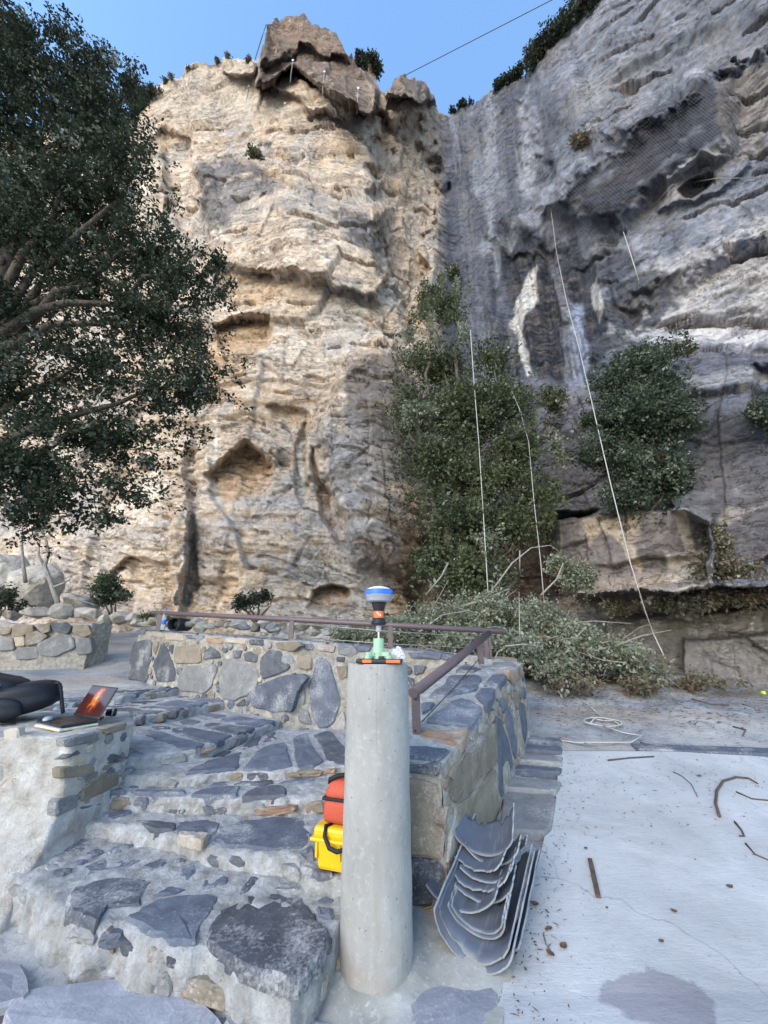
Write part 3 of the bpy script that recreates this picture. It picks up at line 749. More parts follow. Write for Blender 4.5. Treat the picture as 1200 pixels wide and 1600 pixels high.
C5 = lambda p: crop(0, 1090, p); C6 = lambda p: crop(280, 1090, p); C7 = lambda p: crop(0, 1300, p); C8 = lambda p: crop(280, 1300, p); C1 = lambda p: crop(190, 940, p)
C2 = lambda p: crop(400, 940, p); C3 = lambda p: crop(620, 960, p); C4 = lambda p: crop(620, 1180, p)
TREAD = [
 (0, 'd', C7([(460, 370), (600, 310), (750, 290), (940, 305), (870, 400), (860, 455), (680, 465), (640, 510), (610, 570), (500, 535), (430, 490), (430, 420)])),
 (0, 's', C7([(525, 230), (620, 185), (760, 155), (880, 170), (800, 215), (680, 245), (540, 265)])),
 (0, 's', C7([(880, 225), (960, 195), (1010, 165), (1055, 190), (1040, 240), (960, 240)])),
 (0, 's', C7([(980, 400), (1060, 345), (1160, 360), (1080, 385)])),
 (0, 's', [(200, 1436), (225, 1420), (250, 1407), (300, 1400), (342, 1403), (330, 1425), (308, 1450), (303, 1469), (270, 1470), (240, 1455)]),
 (0, 's', C7([(690, 110), (780, 70), (850, 85), (800, 105)])),
 (0, 'g', C7([(270, 220), (330, 190), (400, 200), (380, 225), (300, 250)])),
 (0, 's', C8([(160, 300), (230, 258), (325, 265), (300, 320), (230, 350), (140, 362)])),
 (0, 'd', C8([(395, 345), (450, 285), (540, 295), (500, 330), (430, 370), (380, 390)])),
 (0, 'd', C8([(265, 510), (380, 440), (500, 390), (640, 395), (770, 430), (830, 520), (850, 560), (930, 650), (915, 690), (845, 800), (720, 925), (640, 910), (430, 835), (350, 790), (205, 690), (210, 600)])),
 (0, 's', C8([(840, 395), (930, 375), (1000, 400), (960, 440), (890, 450)])),
 (0, 's', C8([(0, 230), (90, 205), (110, 260), (60, 300), (0, 310)])),
 (0, 's', C8([(860, 480), (960, 480), (960, 540), (880, 530)])),
 (0, 'g', C8([(560, 330), (700, 310), (790, 340), (740, 380), (600, 370)])),
 (1, 's', C6([(0, 770), (180, 760), (250, 790), (230, 850), (180, 880), (0, 850)])),
 (1, 's', C6([(380, 790), (600, 750), (800, 760), (840, 800), (820, 880), (740, 935), (560, 945), (400, 925), (300, 930), (240, 880), (260, 830)])),
 (1, 'd', C5([(850, 765), (1000, 770), (1100, 790), (1090, 830), (960, 830)])),
 (1, 'd', C8([(740, 130), (830, 80), (850, 190), (960, 265), (880, 275), (770, 225)])),
 (2, 's', C6([(0, 570), (320, 555), (280, 600), (120, 622), (0, 622)])),
 (2, 's', C6([(310, 600), (480, 555), (580, 590), (540, 612), (380, 632)])),
 (2, 's', C6([(360, 542), (470, 535), (440, 553), (350, 570)])),
 (2, 'g', C6([(620, 545), (800, 530), (838, 560), (800, 605), (620, 622)])),
 (2, 'd', C6([(855, 545), (930, 505), (1010, 510), (1000, 560), (920, 622), (845, 615)])),
 (2, 'd', C6([(90, 532), (220, 530), (200, 546), (90, 550)])),
 (2, 's', C5([(930, 590), (1040, 570), (1120, 575), (1080, 605), (940, 612)])),
 (3, 's', C6([(0, 430), (80, 400), (175, 440), (120, 486), (0, 486)])),
 (3, 's', C6([(185, 385), (330, 368), (250, 436), (200, 428)])),
 (3, 's', C6([(340, 400), (560, 360), (690, 342), (620, 435), (400, 452), (290, 445)])),
 (3, 's', C6([(725, 360), (880, 340), (890, 400), (860, 425), (715, 420)])),
 (3, 'd', C6([(480, 300), (600, 300), (600, 328), (490, 330)])),
 (3, 'g', C6([(600, 248), (700, 240), (900, 232), (950, 260), (800, 288), (640, 288)])),
 (3, 'r', C6([(930, 380), (1035, 378), (1035, 425), (940, 428)])),
 (3, 's', C6([(880, 300), (1030, 280), (1035, 330), (900, 350)])),
 (3, 'd', C5([(925, 480), (1000, 440), (1120, 425), (1160, 440), (1130, 480), (1000, 492)])),
 (4, 's', C6([(290, 110), (500, 85), (610, 105), (550, 148), (400, 163), (270, 143)])),
 (4, 's', C6([(0, 130), (255, 125), (180, 150), (0, 158)])),
 (4, 's', C6([(0, 213), (180, 182), (310, 187), (150, 225)])),
 (4, 'd', C5([(805, 290), (1000, 250), (1110, 258), (1110, 300), (1000, 328), (812, 350)])),
 (4, 'd', C6([(0, 268), (66, 263), (60, 298), (0, 315)])),
 (4, 's', C6([(380, 200), (500, 172), (520, 190), (400, 213)])),
 (5, 's', C1([(30, 690), (150, 650), (380, 648), (300, 680), (130, 697)])),
 (5, 's', C1([(240, 620), (420, 610), (600, 618), (560, 638), (380, 640), (250, 635)])),
 (5, 'd', C1([(470, 645), (560, 632), (640, 626), (600, 640), (490, 662)])),
 (6, 'd', C1([(110, 548), (200, 530), (320, 545), (310, 566), (110, 576)])),
 (6, 's', C1([(-120, 570), (0, 545), (80, 550), (60, 580), (-100, 592)])),
 (6, 's', C1([(-300, 590), (-180, 570), (-130, 585), (-280, 610)])),
]
for i, m, pts in TREAD:
    if i >= 2: continue
    z = EDGES[i][0]
    o = add_stone([at_z(u, v, z + 0.006) for u, v in pts], (0, 0, 1), MATS[m], None, 0.007, 0.05)
    o.parent = STEPS[i]; 
    for vv in o.data.vertices: vv.co -= Vector((-0.9, 2.2, 0))
# smaller slate pieces filling the treads
def seg_gap(p, poly):
    c = in_poly(p[0], p[1], poly); m = 9.0
    for i in range(len(poly)):
        a, b = poly[i], poly[(i + 1) % len(poly)]; ex, ey = b[0] - a[0], b[1] - a[1]
        k = min(1, max(0, ((p[0] - a[0]) * ex + (p[1] - a[1]) * ey) / (ex * ex + ey * ey + 1e-9)))
        m = min(m, math.hypot(p[0] - a[0] - k * ex, p[1] - a[1] - k * ey))
    return -m if c else m
def in_poly(x, y, P):
    c = False
    for i in range(len(P)):
        ax_, ay_ = P[i][0], P[i][1]; bx_, by2 = P[(i + 1) % len(P)][0], P[(i + 1) % len(P)][1]
        if (ay_ > y) != (by2 > y) and x < (bx_ - ax_) * (y - ay_) / (by2 - ay_) + ax_: c = not c
    return c
rf = random.Random(77)
for i in range(2, 7):                                   # closely laid flags on the upper treads
    z = EDGES[i][0]; fr, bk = edge3[i], edge3[i + 1]
    ln = np.r_[0, np.cumsum(np.hypot(np.diff(fr[:, 0]), np.diff(fr[:, 1])))]
    def sp(s_, q_):
        k = float(np.interp(s_, ln, np.linspace(0, 1, NS))); j = k * (NS - 1); j0 = min(int(j), NS - 2); f_ = j - j0
        a = fr[j0] * (1 - f_) + fr[j0 + 1] * f_; b = bk[j0] * (1 - f_) + bk[j0 + 1] * f_
        return a, b
    for row in (0, 1):
        s0 = rf.uniform(0, 0.1)
        while s0 < ln[-1] - 0.1:
            w_ = rf.uniform(0.2, 0.52) if row == 0 else rf.uniform(0.14, 0.36)
            dep = math.dist(sp(min(s0 + w_ / 2, ln[-1]), 0)[0][:2], sp(min(s0 + w_ / 2, ln[-1]), 0)[1][:2])
            qa, qb = (0.0, rf.uniform(0.52, 0.68)) if row == 0 else (rf.uniform(0.62, 0.72), 0.97)
            if i == 6: qa, qb = (qa * 0.35, qb * 0.35) if row == 0 else (qa * 0.5, qb * 0.6)
            if rf.random() > (0.07 if row == 0 else 0.22) and w_ > 0.12:
                P = []
                g_ = 0.016
                for (ss, qq) in ((s0 + g_, qa + rf.uniform(0, .05)), (s0 + w_ * 0.5, qa), (s0 + w_ - g_, qa + rf.uniform(0, .05)), (s0 + w_ - g_ - rf.uniform(0, .05), (qa + qb) / 2), (s0 + w_ - g_ - rf.uniform(0, .12) * w_, qb - rf.uniform(0, .08)), (s0 + w_ * 0.5, qb + rf.uniform(-.05, .05)), (s0 + g_ + rf.uniform(0, .18) * w_, qb - rf.uniform(0, .1)), (s0 + g_ + rf.uniform(0, .03), (qa + qb) / 2)):
                    a, b = sp(min(max(ss, 0), ln[-1]), qq); p = a + (b - a) * qq; P.append((p[0], p[1] - 0.0, z + 0.008))
                o = add_stone(P, (0, 0, 1), rf.choice([M_SLATE, M_SLATE, M_SLATE, M_SLATE, M_DARK, M_DARK, M_GREY]) if rf.random() > 0.03 else M_BROWN, None, 0.006, 0.055, 'stone', 1.0)
                o.parent = STEPS[i]
                for vv in o.data.vertices: vv.co -= Vector((-0.9, 2.2, 0))
            s0 += w_
for i in range(2):
    z = EDGES[i][0]; taken = [[tuple(at_z(u, v, z + 0.006).xy) for u, v in pts] for k_, m, pts in TREAD if k_ == i]
    fr, bk = edge3[i], edge3[i + 1]; made = 0
    for tries in range(900):
        if made >= (7 if i == 0 else 5 if i == 1 else 24 if i < 6 else 14): break
        k = rf.uniform(0.03, 0.97); j = int(k * (NS - 1)); q = rf.uniform(0.12, 0.9)
        if i == 6: q *= 0.6
        p = fr[j] + (bk[j] - fr[j]) * q
        r0 = rf.uniform(0.045, 0.13) if tries < 500 else rf.uniform(0.03, 0.05)
        edge_gap = min(np.hypot(fr[:, 0] - p[0], fr[:, 1] - p[1]).min(), np.hypot(bk[:, 0] - p[0], bk[:, 1] - p[1]).min())
        if edge_gap < r0 * 0.8 + 0.01: continue
        if any(seg_gap(p, T) < r0 + 0.012 for T in taken): continue
        n_ = rf.randint(5, 7); a0 = rf.uniform(0, 6.28); st_ = rf.uniform(1.0, 1.7)
        P = [(p[0] + r0 * st_ * 0.8 * rf.uniform(0.75, 1.1) * math.cos(a0 + 6.283 * g_ / n_), p[1] + r0 * 0.9 * rf.uniform(0.75, 1.1) * math.sin(a0 + 6.283 * g_ / n_)) for g_ in range(n_)]
        if any(seg_gap(w_, T) < 0.008 for w_ in P for T in taken): continue
        taken.append(P); made += 1
        o = add_stone([(x_, y_, z + 0.006) for x_, y_ in P], (0, 0, 1), rf.choice([M_SLATE, M_SLATE, M_SLATE, M_DARK, M_GREY]), None, 0.010, 0.04)
        o.parent = STEPS[i]
        for vv in o.data.vertices: vv.co -= Vector((-0.9, 2.2, 0))
# stones in the risers
RISER = [(2, 'd', C6([(150, 680), (290, 690), (300, 735), (170, 740)])), (2, 'r', C6([(440, 695), (720, 672), (730, 710), (600, 738), (440, 733)])),
         (2, 'd', C6([(0, 700), (50, 690), (40, 740), (0, 745)])), (2, 'b', C6([(790, 660), (900, 645), (905, 720), (800, 730)])), (2, 'd', C5([(1060, 700), (1170, 690), (1170, 745), (1060, 750)])),
         (3, 'b', C6([(640, 475), (740, 470), (760, 495), (650, 500)])), (3, 'r', C6([(880, 450), (980, 440), (975, 470), (890, 480)])),
         (4, 'b', C6([(100, 340), (160, 318), (230, 318), (180, 345), (110, 360)])),
         (5, 'b', C1([(200, 720), (260, 700), (260, 745), (210, 760)])), (5, 'd', C1([(285, 690), (345, 683), (340, 725), (285, 735)])), (5, 'd', C1([(85, 720), (135, 712), (130, 765), (90, 770)])),
         (0, 'd', [(186, 1465), (205, 1472), (222, 1485), (215, 1498), (192, 1490)]), (0, 'b', [(168, 1450), (180, 1462), (178, 1490), (168, 1478)]),
         (0, 'd', [(262, 1492), (278, 1495), (276, 1512), (262, 1508)]), (0, 'g', [(340, 1500), (365, 1512), (372, 1528), (345, 1522)])]
for i, m, pts in RISER:
    cu = sum(p[0] for p in pts) / len(pts); z = EDGES[i][0]
    pl = EDGES[i][1]
    cv = np.interp(cu, [p[0] for p in pl], [p[1] for p in pl])
    Y0_ = at_z(cu, cv, z).y - 0.012
    o = add_stone([at_y(u, v, Y0_) for u, v in pts], (0, -1, 0.12), MATS[m], None, 0.012, 0.05)
    o.parent = STEPS[i]
    for vv in o.data.vertices: vv.co -= Vector((-0.9, 2.2, 0))
rq = random.Random(31)
for i in range(7):
    fr = edge3[i]; z1 = EDGES[i][0]; z0 = EDGES[i - 1][0] if i else 0.01
    ln = np.r_[0, np.cumsum(np.hypot(np.diff(fr[:, 0]), np.diff(fr[:, 1])))]
    for row in range(2 if i == 0 else 1):
        za, zb_ = (z0, z1 - 0.012) if i else ((z0, z0 + 0.085) if row == 0 else (z0 + 0.09, z1 - 0.015))
        s0 = rq.uniform(0, 0.1)
        while s0 < ln[-1] - 0.2:
            w_ = rq.uniform(0.10, 0.30)
            if rq.random() > 0.5:
                a, b = [np.array([np.interp(q_, ln, fr[:, 0]), np.interp(q_, ln, fr[:, 1])]) for q_ in (s0, s0 + w_)]
                t2_ = (b - a) / max(np.linalg.norm(b - a), 1e-6); nn_ = Vector((t2_[1], -t2_[0], 0.1))
                hgt = zb_ - za; P = []
                for (k, zz2) in ((0.06, 0.12), (0.5, 0.04), (0.94, 0.15), (0.97, 0.6), (0.85, 0.93), (0.45, 0.98), (0.12, 0.9), (0.03, 0.5)):
                    p = a + (b - a) * min(1, max(0, k + rq.uniform(-.05, .05))); P.append((p[0] - nn_.x * 0.012 * 0, p[1] - 0.014, za + hgt * min(1, max(0, zz2 + rq.uniform(-.06, .06)))))
                o = add_stone(P, nn_, rq.choice([M_BROWN, M_BROWN, M_GREY, M_GREY, M_GREY, M_SLATE, M_DARK]), None, 0.006, 0.06, 'stone', 0.97)
                o.parent = STEPS[i]
                for vv in o.data.vertices: vv.co -= Vector((-0.9, 2.2, 0))
            s0 += w_ + 0.01
lf = add_stone([at_z(u, v, 0.285) for u, v in C6([(0, 862), (100, 868), (180, 890), (140, 930), (60, 915), (0, 890)])], (0, 0, 1), M_TAN, None, 0.03, 0.02)
lf.parent = STEPS[1]
for vv in lf.data.vertices: vv.co -= Vector((-0.9, 2.2, 0))

# ---- walls: lumpy mortar bodies with stones set in them
def lumpy(name, rows, mat, parent, amp=0.012, off=0.0, closed=False, org=Vector()):
    R = np.array(rows, float)
    x, y, z = R[..., 0].copy(), R[..., 1].copy(), R[..., 2].copy()
    R[..., 0] += amp * fbm(x / 0.2, y / 0.2, z / 0.2, 4, off=off); R[..., 1] += amp * fbm(x / 0.2, y / 0.2, z / 0.2, 4, off=off + 20)
    R[..., 2] += amp * 0.8 * fbm(x / 0.2, y / 0.2, z / 0.2, 4, off=off + 40)
    R -= np.array(tuple(org))
    return big_mesh(name, R.reshape(-1, 3), grid_quads(*R.shape[:2]), mat, parent)
def bridge(a, b, n):
    a, b = np.array(a, float), np.array(b, float)
    return [a + (b - a) * k for k in np.linspace(0, 1, n)]
WA, WB, WC = (-4.2, 6.9), (-1.2, 5.1), (1.62, 4.9)
WTOP = [(-4.2, 1.60), (-1.2, 1.43), (0.2, 1.33), (1.62, 1.185)]
def wtop(x): return float(np.interp(x, [p[0] for p in WTOP], [p[1] for p in WTOP]))
def wall_y(x): return float(np.interp(x, [WA[0], WB[0], WC[0]], [WA[1], WB[1], WC[1]]))
wall = empty('retaining_wall', (-0.6, 5.0, 0.3))
tag(wall, 'low curved wall of grey and slate stones in pale mortar carrying the handrail', 'wall')
worg = wall.location
xs_ = np.r_[np.linspace(WA[0], WB[0], 70), np.linspace(WB[0], WC[0], 60)[1:]]
# profile rows: front foot, front top, rear top, rear foot
TH = 0.42
def wall_row(fn): return [fn(x) for x in xs_]
foot = wall_row(lambda x: (x, wall_y(x), 0.1)); ftop = wall_row(lambda x: (x, wall_y(x), wtop(x)))
rtop = wall_row(lambda x: (x + 0.1, wall_y(x) + TH, wtop(x) + 0.015)); rft = wall_row(lambda x: (x + 0.1, wall_y(x) + TH, 0.3))
rows = bridge(rft, rtop, 5)[:-1] + bridge(rtop, ftop, 10)[:-1] + bridge(ftop, foot, 32)
body = lumpy('mortar_body', rows, M_MORTAR_B, wall, 0.012, 3.0, org=worg)
# left end cap of the wall
e0 = [(WA[0], WA[1], z) for z in np.linspace(0.1, 1.6, 24)]; e1_ = [(WA[0] + 0.1, WA[1] + TH, z) for z in np.linspace(0.1, 1.61, 24)]
lumpy('wall_end', bridge(e0, e1_, 8), M_MORTAR_B, wall, 0.012, 3.0, org=worg)
dAB = Vector((WB[0] - WA[0], WB[1] - WA[1], 0)).normalized(); nAB = Vector((dAB.y, -dAB.x, 0))
dBC = Vector((WC[0] - WB[0], WC[1] - WB[1], 0)).normalized(); nBC = Vector((dBC.y, -dBC.x, 0))
uB = 600 + 600 * WB[0] / (WB[1] * CP)
BACKW = [
 ('d', C1([(75, 262), (170, 240), (185, 262), (160, 492), (40, 476)])), ('b', C1([(197, 250), (232, 250), (234, 268), (212, 328), (198, 308)])),
 ('d', C1([(258, 258), (298, 322), (332, 440), (328, 496), (230, 498), (199, 410), (216, 360)])), ('d', C1([(300, 275), (326, 270), (322, 330), (298, 305)])),
 ('b', C1([(345, 285), (470, 272), (492, 290), (490, 380), (332, 386)])), ('g', C1([(400, 407), (490, 404), (583, 397), (588, 440), (550, 528), (520, 566), (382, 558), (354, 520), (372, 450)])),
 ('d', C1([(555, 280), (600, 310), (613, 348), (512, 360), (522, 320)])), ('g', C1([(650, 360), (720, 372), (818, 412), (846, 460), (843, 520), (790, 575), (702, 612), (652, 604), (618, 560), (620, 440)])),
 ('d', C1([(695, 305), (755, 305), (740, 350), (700, 352)])), ('d', C1([(765, 325), (800, 312), (848, 335), (845, 378), (770, 370)])),
 ('d', C1([(880, 345), (930, 305), (985, 315), (1042, 400), (1028, 428), (890, 482), (868, 440), (870, 380)])),
 ('s', C1([(1012, 468), (1118, 458), (1146, 490), (1088, 560), (1058, 676), (960, 686), (842, 656), (796, 592), (852, 532)])),
 ('b', C1([(1097, 334), (1188, 347), (1183, 418), (1150, 428), (1102, 408)])),
 ('s', C1([(95, 180), (150, 178), (140, 206), (92, 204)])), ('t', C1([(165, 192), (260, 197), (255, 224), (170, 214)])), ('s', C1([(400, 207), (513, 212), (510, 234), (412, 231)])),
 ('r', C1([(532, 223), (633, 220), (628, 260), (580, 268), (532, 249)])), ('t', C1([(660, 227), (778, 234), (768, 268), (652, 253)])), ('d', C1([(802, 237), (884, 237), (886, 277), (802, 268)])),
 ('b', C1([(967, 256), (1110, 254), (1116, 280), (1058, 314), (972, 288)])), ('s', C1([(1137, 264), (1198, 267), (1193, 298), (1152, 298)])),
 ('d', C1([(592, 532), (612, 502), (612, 568), (592, 562)])), ('d', C1([(722, 640), (763, 608), (773, 648), (722, 653)])), ('t', C1([(275, 200), (385, 205), (380, 245), (285, 240)])),
 ('g', C1([(1100, 560), (1135, 510), (1150, 590), (1140, 640), (1085, 640)])),
 ('s', C2([(385, 368), (430, 358), (465, 402), (490, 500), (524, 610), (488, 728), (440, 780), (388, 776), (353, 680), (334, 540), (362, 440)])),
 ('b', C2([(508, 407), (573, 402), (570, 468), (530, 488), (511, 440)])), ('d', C2([(505, 347), (556, 347), (550, 378), (506, 372)])),
 ('d', C2([(300, 264), (356, 272), (330, 303), (306, 297)])), ('r', C2([(386, 272), (498, 277), (488, 318), (392, 308)])), ('g', C2([(512, 278), (600, 273), (633, 315), (590, 348), (522, 328)])),
 ('s', C2([(612, 278), (720, 283), (702, 313), (642, 313)])), ('g', C2([(265, 660), (330, 690), (345, 770), (270, 750)])), ('b', C2([(480, 780), (545, 680), (565, 760), (550, 830), (480, 830)])),
 ('s', C2([(955, 318), (1152, 324), (1150, 362), (975, 352)])), ('d', C2([(985, 397), (1063, 402), (1040, 448), (992, 458)])), ('d', C2([(940, 470), (985, 482), (988, 540), (940, 560)])),
 ('b', C2([(1070, 420), (1150, 400), (1190, 440), (1100, 500), (1060, 470)])), ('s', C3([(290, 248), (420, 258), (400, 288), (285, 284)])),
]
for m, pts in BACKW:
    cu = sum(p[0] for p in pts) / len(pts)
    P0, n = ((WA[0], WA[1], 0), nAB) if cu < uB else ((WC[0], WC[1], 0), nBC)
    add_stone([at_plane(u, v, Vector(P0) + n * 0.006, n) for u, v in pts], n, MATS[m], wall, 0.014, 0.05)
# flat cap stones on the back wall
rr = random.Random(5)
x = -4.1
while x < 1.2:
    w = rr.uniform(0.22, 0.48); y = wall_y(x + w / 2); sl = (wall_y(x + w) - wall_y(x)) / w
    zt = wtop(x + w / 2) + 0.008
    pts = [(x + 0.02, wall_y(x + .02) + 0.05, wtop(x) + .01), (x + w - 0.03, wall_y(x + w - .03) + 0.05, wtop(x + w) + .01), (x + w - 0.0, wall_y(x + w) + rr.uniform(0.28, 0.36), wtop(x + w) + .014), (x + 0.05, wall_y(x + .05) + rr.uniform(0.26, 0.36), wtop(x) + .014)]
    add_stone(pts, (0, 0, 1), rr.choice([M_SLATE, M_SLATE, M_DARK, M_GREY]), wall, 0.012, 0.04)
    x += w + rr.uniform(0.02, 0.08)

# ---- the arm that comes down beside the ramp
ON, OF = Vector((0.335, 2.60, 0)), Vector((1.655, 4.92, 0))      # outer face, near and far
dO = (OF - ON).normalized(); nO = Vector((dO.y, -dO.x, 0))       # points to the ramp
def cap_z(y): return float(np.interp(y, [2.5, 2.6, 3.25, 4.15, 4.9, 5.4], [0.70, 0.735, 0.92, 1.10, 1.185, 1.2]))
IN_, IF_ = Vector((-0.06, 2.74, 0)), Vector((1.0, 5.2, 0))
arm = empty('sloping_wall', (0.7, 3.7, 0.2))
tag(arm, 'wall arm with sloping slate capped top running down beside the concrete ramp', 'wall')
aorg = arm.location
ks = np.linspace(0, 1, 70)
def arow(P, Q, zf): return [(*(P.lerp(Q, k).xy), zf(P.lerp(Q, k).y)) for k in ks]
o_foot = arow(ON + nO * 0.03, OF + nO * 0.03, lambda y: -0.05); o_top = arow(ON, OF, cap_z)
i_top = arow(IN_, IF_, lambda y: cap_z(y) + 0.0); i_foot = arow(IN_, IF_, lambda y: -0.05)
lumpy('mortar_body', bridge(i_foot, i_top, 16), M_MORTAR_B, arm, 0.012, 13.0, org=aorg)
lumpy('mortar_cap', bridge(i_top, o_top, 24), M_MORTAR, arm, 0.012, 13.0, org=aorg)
lumpy('mortar_body', bridge(o_top, o_foot, 36), M_MORTAR_B, arm, 0.012, 13.0, org=aorg)
zz_ = np.linspace(0, 1, 30)
e0 = [(*ON.xy, -0.05 + (cap_z(ON.y) + 0.05) * z) for z in zz_]; e1_ = [(*IN_.xy, -0.05 + (cap_z(IN_.y) + 0.05) * z) for z in zz_]
lumpy('wall_end', bridge(e1_, e0, 18), M_MORTAR_B, arm, 0.012, 13.0, org=aorg)
def at_surf(u, v, zf):
    z = 0.9
    for _ in range(25):
        p = at_z(u, v, min(z, 1.40)); z = 0.5 * z + 0.5 * zf(min(max(p.y, 2.4), 5.4))
    return at_z(u, v, z)
CAPS = [
 ('d', C3([(435, 315), (530, 345), (480, 360), (372, 358), (400, 330)])), ('s', C3([(330, 387), (500, 387), (518, 415), (488, 468), (400, 497), (330, 517), (207, 519), (242, 480), (302, 442)])),
 ('s', C3([(600, 387), (668, 382), (684, 388), (638, 443), (548, 448), (572, 415)])), ('s', C3([(520, 477), (613, 470), (598, 518), (560, 572), (492, 512)])),
 ('s', C3([(350, 547), (400, 530), (450, 542), (526, 586), (498, 638), (458, 700), (330, 686), (193, 672), (242, 620), (302, 592)])), ('s', C3([(157, 560), (236, 560), (215, 593), (157, 616)])),
 ('g', C3([(610, 292), (690, 292), (736, 310), (742, 322), (690, 343), (602, 343)])), ('b', C3([(625, 264), (735, 276), (752, 290), (700, 284), (620, 280)])),
 ('r', C3([(162, 724), (300, 738), (436, 744), (398, 798), (350, 824), (290, 806), (152, 768)])), ('s', C3([(60, 842), (200, 834), (330, 854), (266, 916), (180, 912), (60, 898)])),
 ('s', C3([(440, 262), (500, 270), (480, 296), (420, 300)])),
]
for m, pts in CAPS:
    P = [at_surf(u, v, lambda y: cap_z(y) + 0.006) for u, v in pts]
    cy_ = sum(p.y for p in P) / len(P)
    sl = (cap_z(cy_ + 0.1) - cap_z(cy_ - 0.1)) / 0.2
    add_stone(P, (0, -sl, 1), MATS[m], arm, 0.016, 0.06)
OUTER = [
 ('b', [(732, 1175), (750, 1152), (766, 1132), (771, 1134), (774, 1185), (769, 1196), (750, 1216), (732, 1238), (712, 1253), (704, 1230), (709, 1205)]),
 ('b', [(713, 1259), (735, 1246), (769, 1202), (774, 1255), (771, 1290), (755, 1330), (705, 1375), (702, 1345), (706, 1300)]),
 ('s', [(773, 1122), (780, 1127), (793, 1158), (799, 1185), (800, 1200), (792, 1220), (784, 1245), (778, 1233), (776, 1180)]),
 ('s', [(792, 1102), (800, 1122), (807, 1160), (805, 1183), (800, 1176), (793, 1145), (788, 1115)]),
 ('s', [(811, 1097), (819, 1103), (823, 1135), (820, 1158), (814, 1170), (812, 1135)]), ('b', [(802, 1081), (809, 1086), (808, 1110), (804, 1102)]),
 ('r', [(796, 1047), (811, 1042), (813, 1060), (801, 1069), (794, 1060)]), ('b', [(779, 1250), (789, 1232), (795, 1228), (790, 1262), (782, 1290), (777, 1290)]),
 ('b', [(757, 1128), (766, 1112), (772, 1108), (770, 1125), (762, 1134)]), ('d', [(697, 1385), (752, 1338), (760, 1352), (735, 1400), (695, 1425)]),
 ('b', [(700, 1212), (705, 1200), (728, 1172), (712, 1200), (704, 1222)]),
]
for m, pts in OUTER:
    add_stone([at_plane(u, v, ON + nO * 0.01, nO) for u, v in pts], nO, MATS[m], arm, 0.014, 0.06)
dE = (ON - IN_).normalized(); nE = Vector((dE.y, -dE.x, 0))
for m, pts in [('b', C4([(40, 160), (85, 165), (245, 187), (270, 350), (290, 480), (285, 635), (90, 618), (40, 615)])), ('d', C4([(40, 645), (85, 652), (285, 672), (285, 900), (80, 950), (40, 950)])), ('d', C4([(40, 60), (80, 62), (262, 55), (258, 125), (80, 108), (40, 105)])),
               ('r', C4([(85, 965), (260, 930), (260, 980), (90, 1010)]))]:
    add_stone([at_plane(u, v, ON + nE * 0.008, nE) for u, v in pts], nE, MATS[m], arm, 0.014, 0.05)

def fill_face(P0, d, n, a_rng, zlo, zhi, taken, count, r_rng, mats, parent, seed, proud=0.010):
    r_ = random.Random(seed); made = 0
    P0, d, n = Vector(P0), Vector(d).normalized(), Vector(n).normalized()
    for _ in range(count * 40):
        if made >= count: break
        a = r_.uniform(*a_rng); lo_, hi_ = zlo(a), zhi(a); r0 = r_.uniform(*r_rng)
        if hi_ - lo_ < 2.4 * r0: continue
        z = r_.uniform(lo_ + r0, hi_ - r0)
        if any(seg_gap((a, z), T) < r0 * 0.85 + 0.01 for T in taken): continue
        m_ = r_.randint(5, 7); a0 = r_.uniform(0, 6.28); sx_ = r_.uniform(0.9, 1.5)
        Q = [(a + r0 * sx_ * r_.uniform(0.8, 1.1) * math.cos(a0 + 6.283 * k / m_), z + r0 * r_.uniform(0.8, 1.1) * math.sin(a0 + 6.283 * k / m_)) for k in range(m_)]
        if any(seg_gap(q, T) < 0.010 for q in Q for T in taken): continue
        taken.append(Q); made += 1
        add_stone([P0 + d * q[0] + Vector((0, 0, q[1])) for q in Q], n, r_.choice(mats), parent, proud, 0.05)
def face_polys(lst, P, P0, d, n):
    out = []
    for m, pts in lst:
        w_ = [at_plane(u, v, P, n) for u, v in pts]; out.append([((q - Vector(P0)).dot(Vector(d)), q.z) for q in w_])
    return out
tkA = face_polys([b for b in BACKW if sum(p[0] for p in b[1]) / len(b[1]) < uB], Vector((*WA, 0)), (*WA, 0), dAB, nAB)
lenAB = (Vector((*WB, 0)) - Vector((*WA, 0))).length
fill_face(Vector((*WA, 0)) + nAB * 0.006, dAB, nAB, (0.05, lenAB), lambda a: 0.85 - 0.4 * a / lenAB, lambda a: 1.58 - 0.17 * a / lenAB, tkA, 34, (0.03, 0.09), [M_GREY, M_SLATE, M_DARK, M_BROWN, M_TAN], wall, 3)
tkB = face_polys([b for b in BACKW if sum(p[0] for p in b[1]) / len(b[1]) >= uB], Vector((*WC, 0)), (*WB, 0), dBC, nBC)
fill_face(Vector((*WB, 0)) + nBC * 0.006, dBC, nBC, (0.0, 2.4), lambda a: 0.45, lambda a: 1.41 - 0.1 * a, tkB, 40, (0.03, 0.10), [M_GREY, M_SLATE, M_DARK, M_BROWN, M_TAN], wall, 4)
tkO = face_polys(OUTER, ON, ON, dO, nO)
fill_face(ON + nO * 0.012, dO, nO, (0.03, 2.6), lambda a: 0.06 + 0.13 * a, lambda a: cap_z(2.6 + a * 0.87) - 0.03, tkO, 40, (0.03, 0.10), [M_BROWN, M_BROWN, M_SLATE, M_GREY], arm, 5)
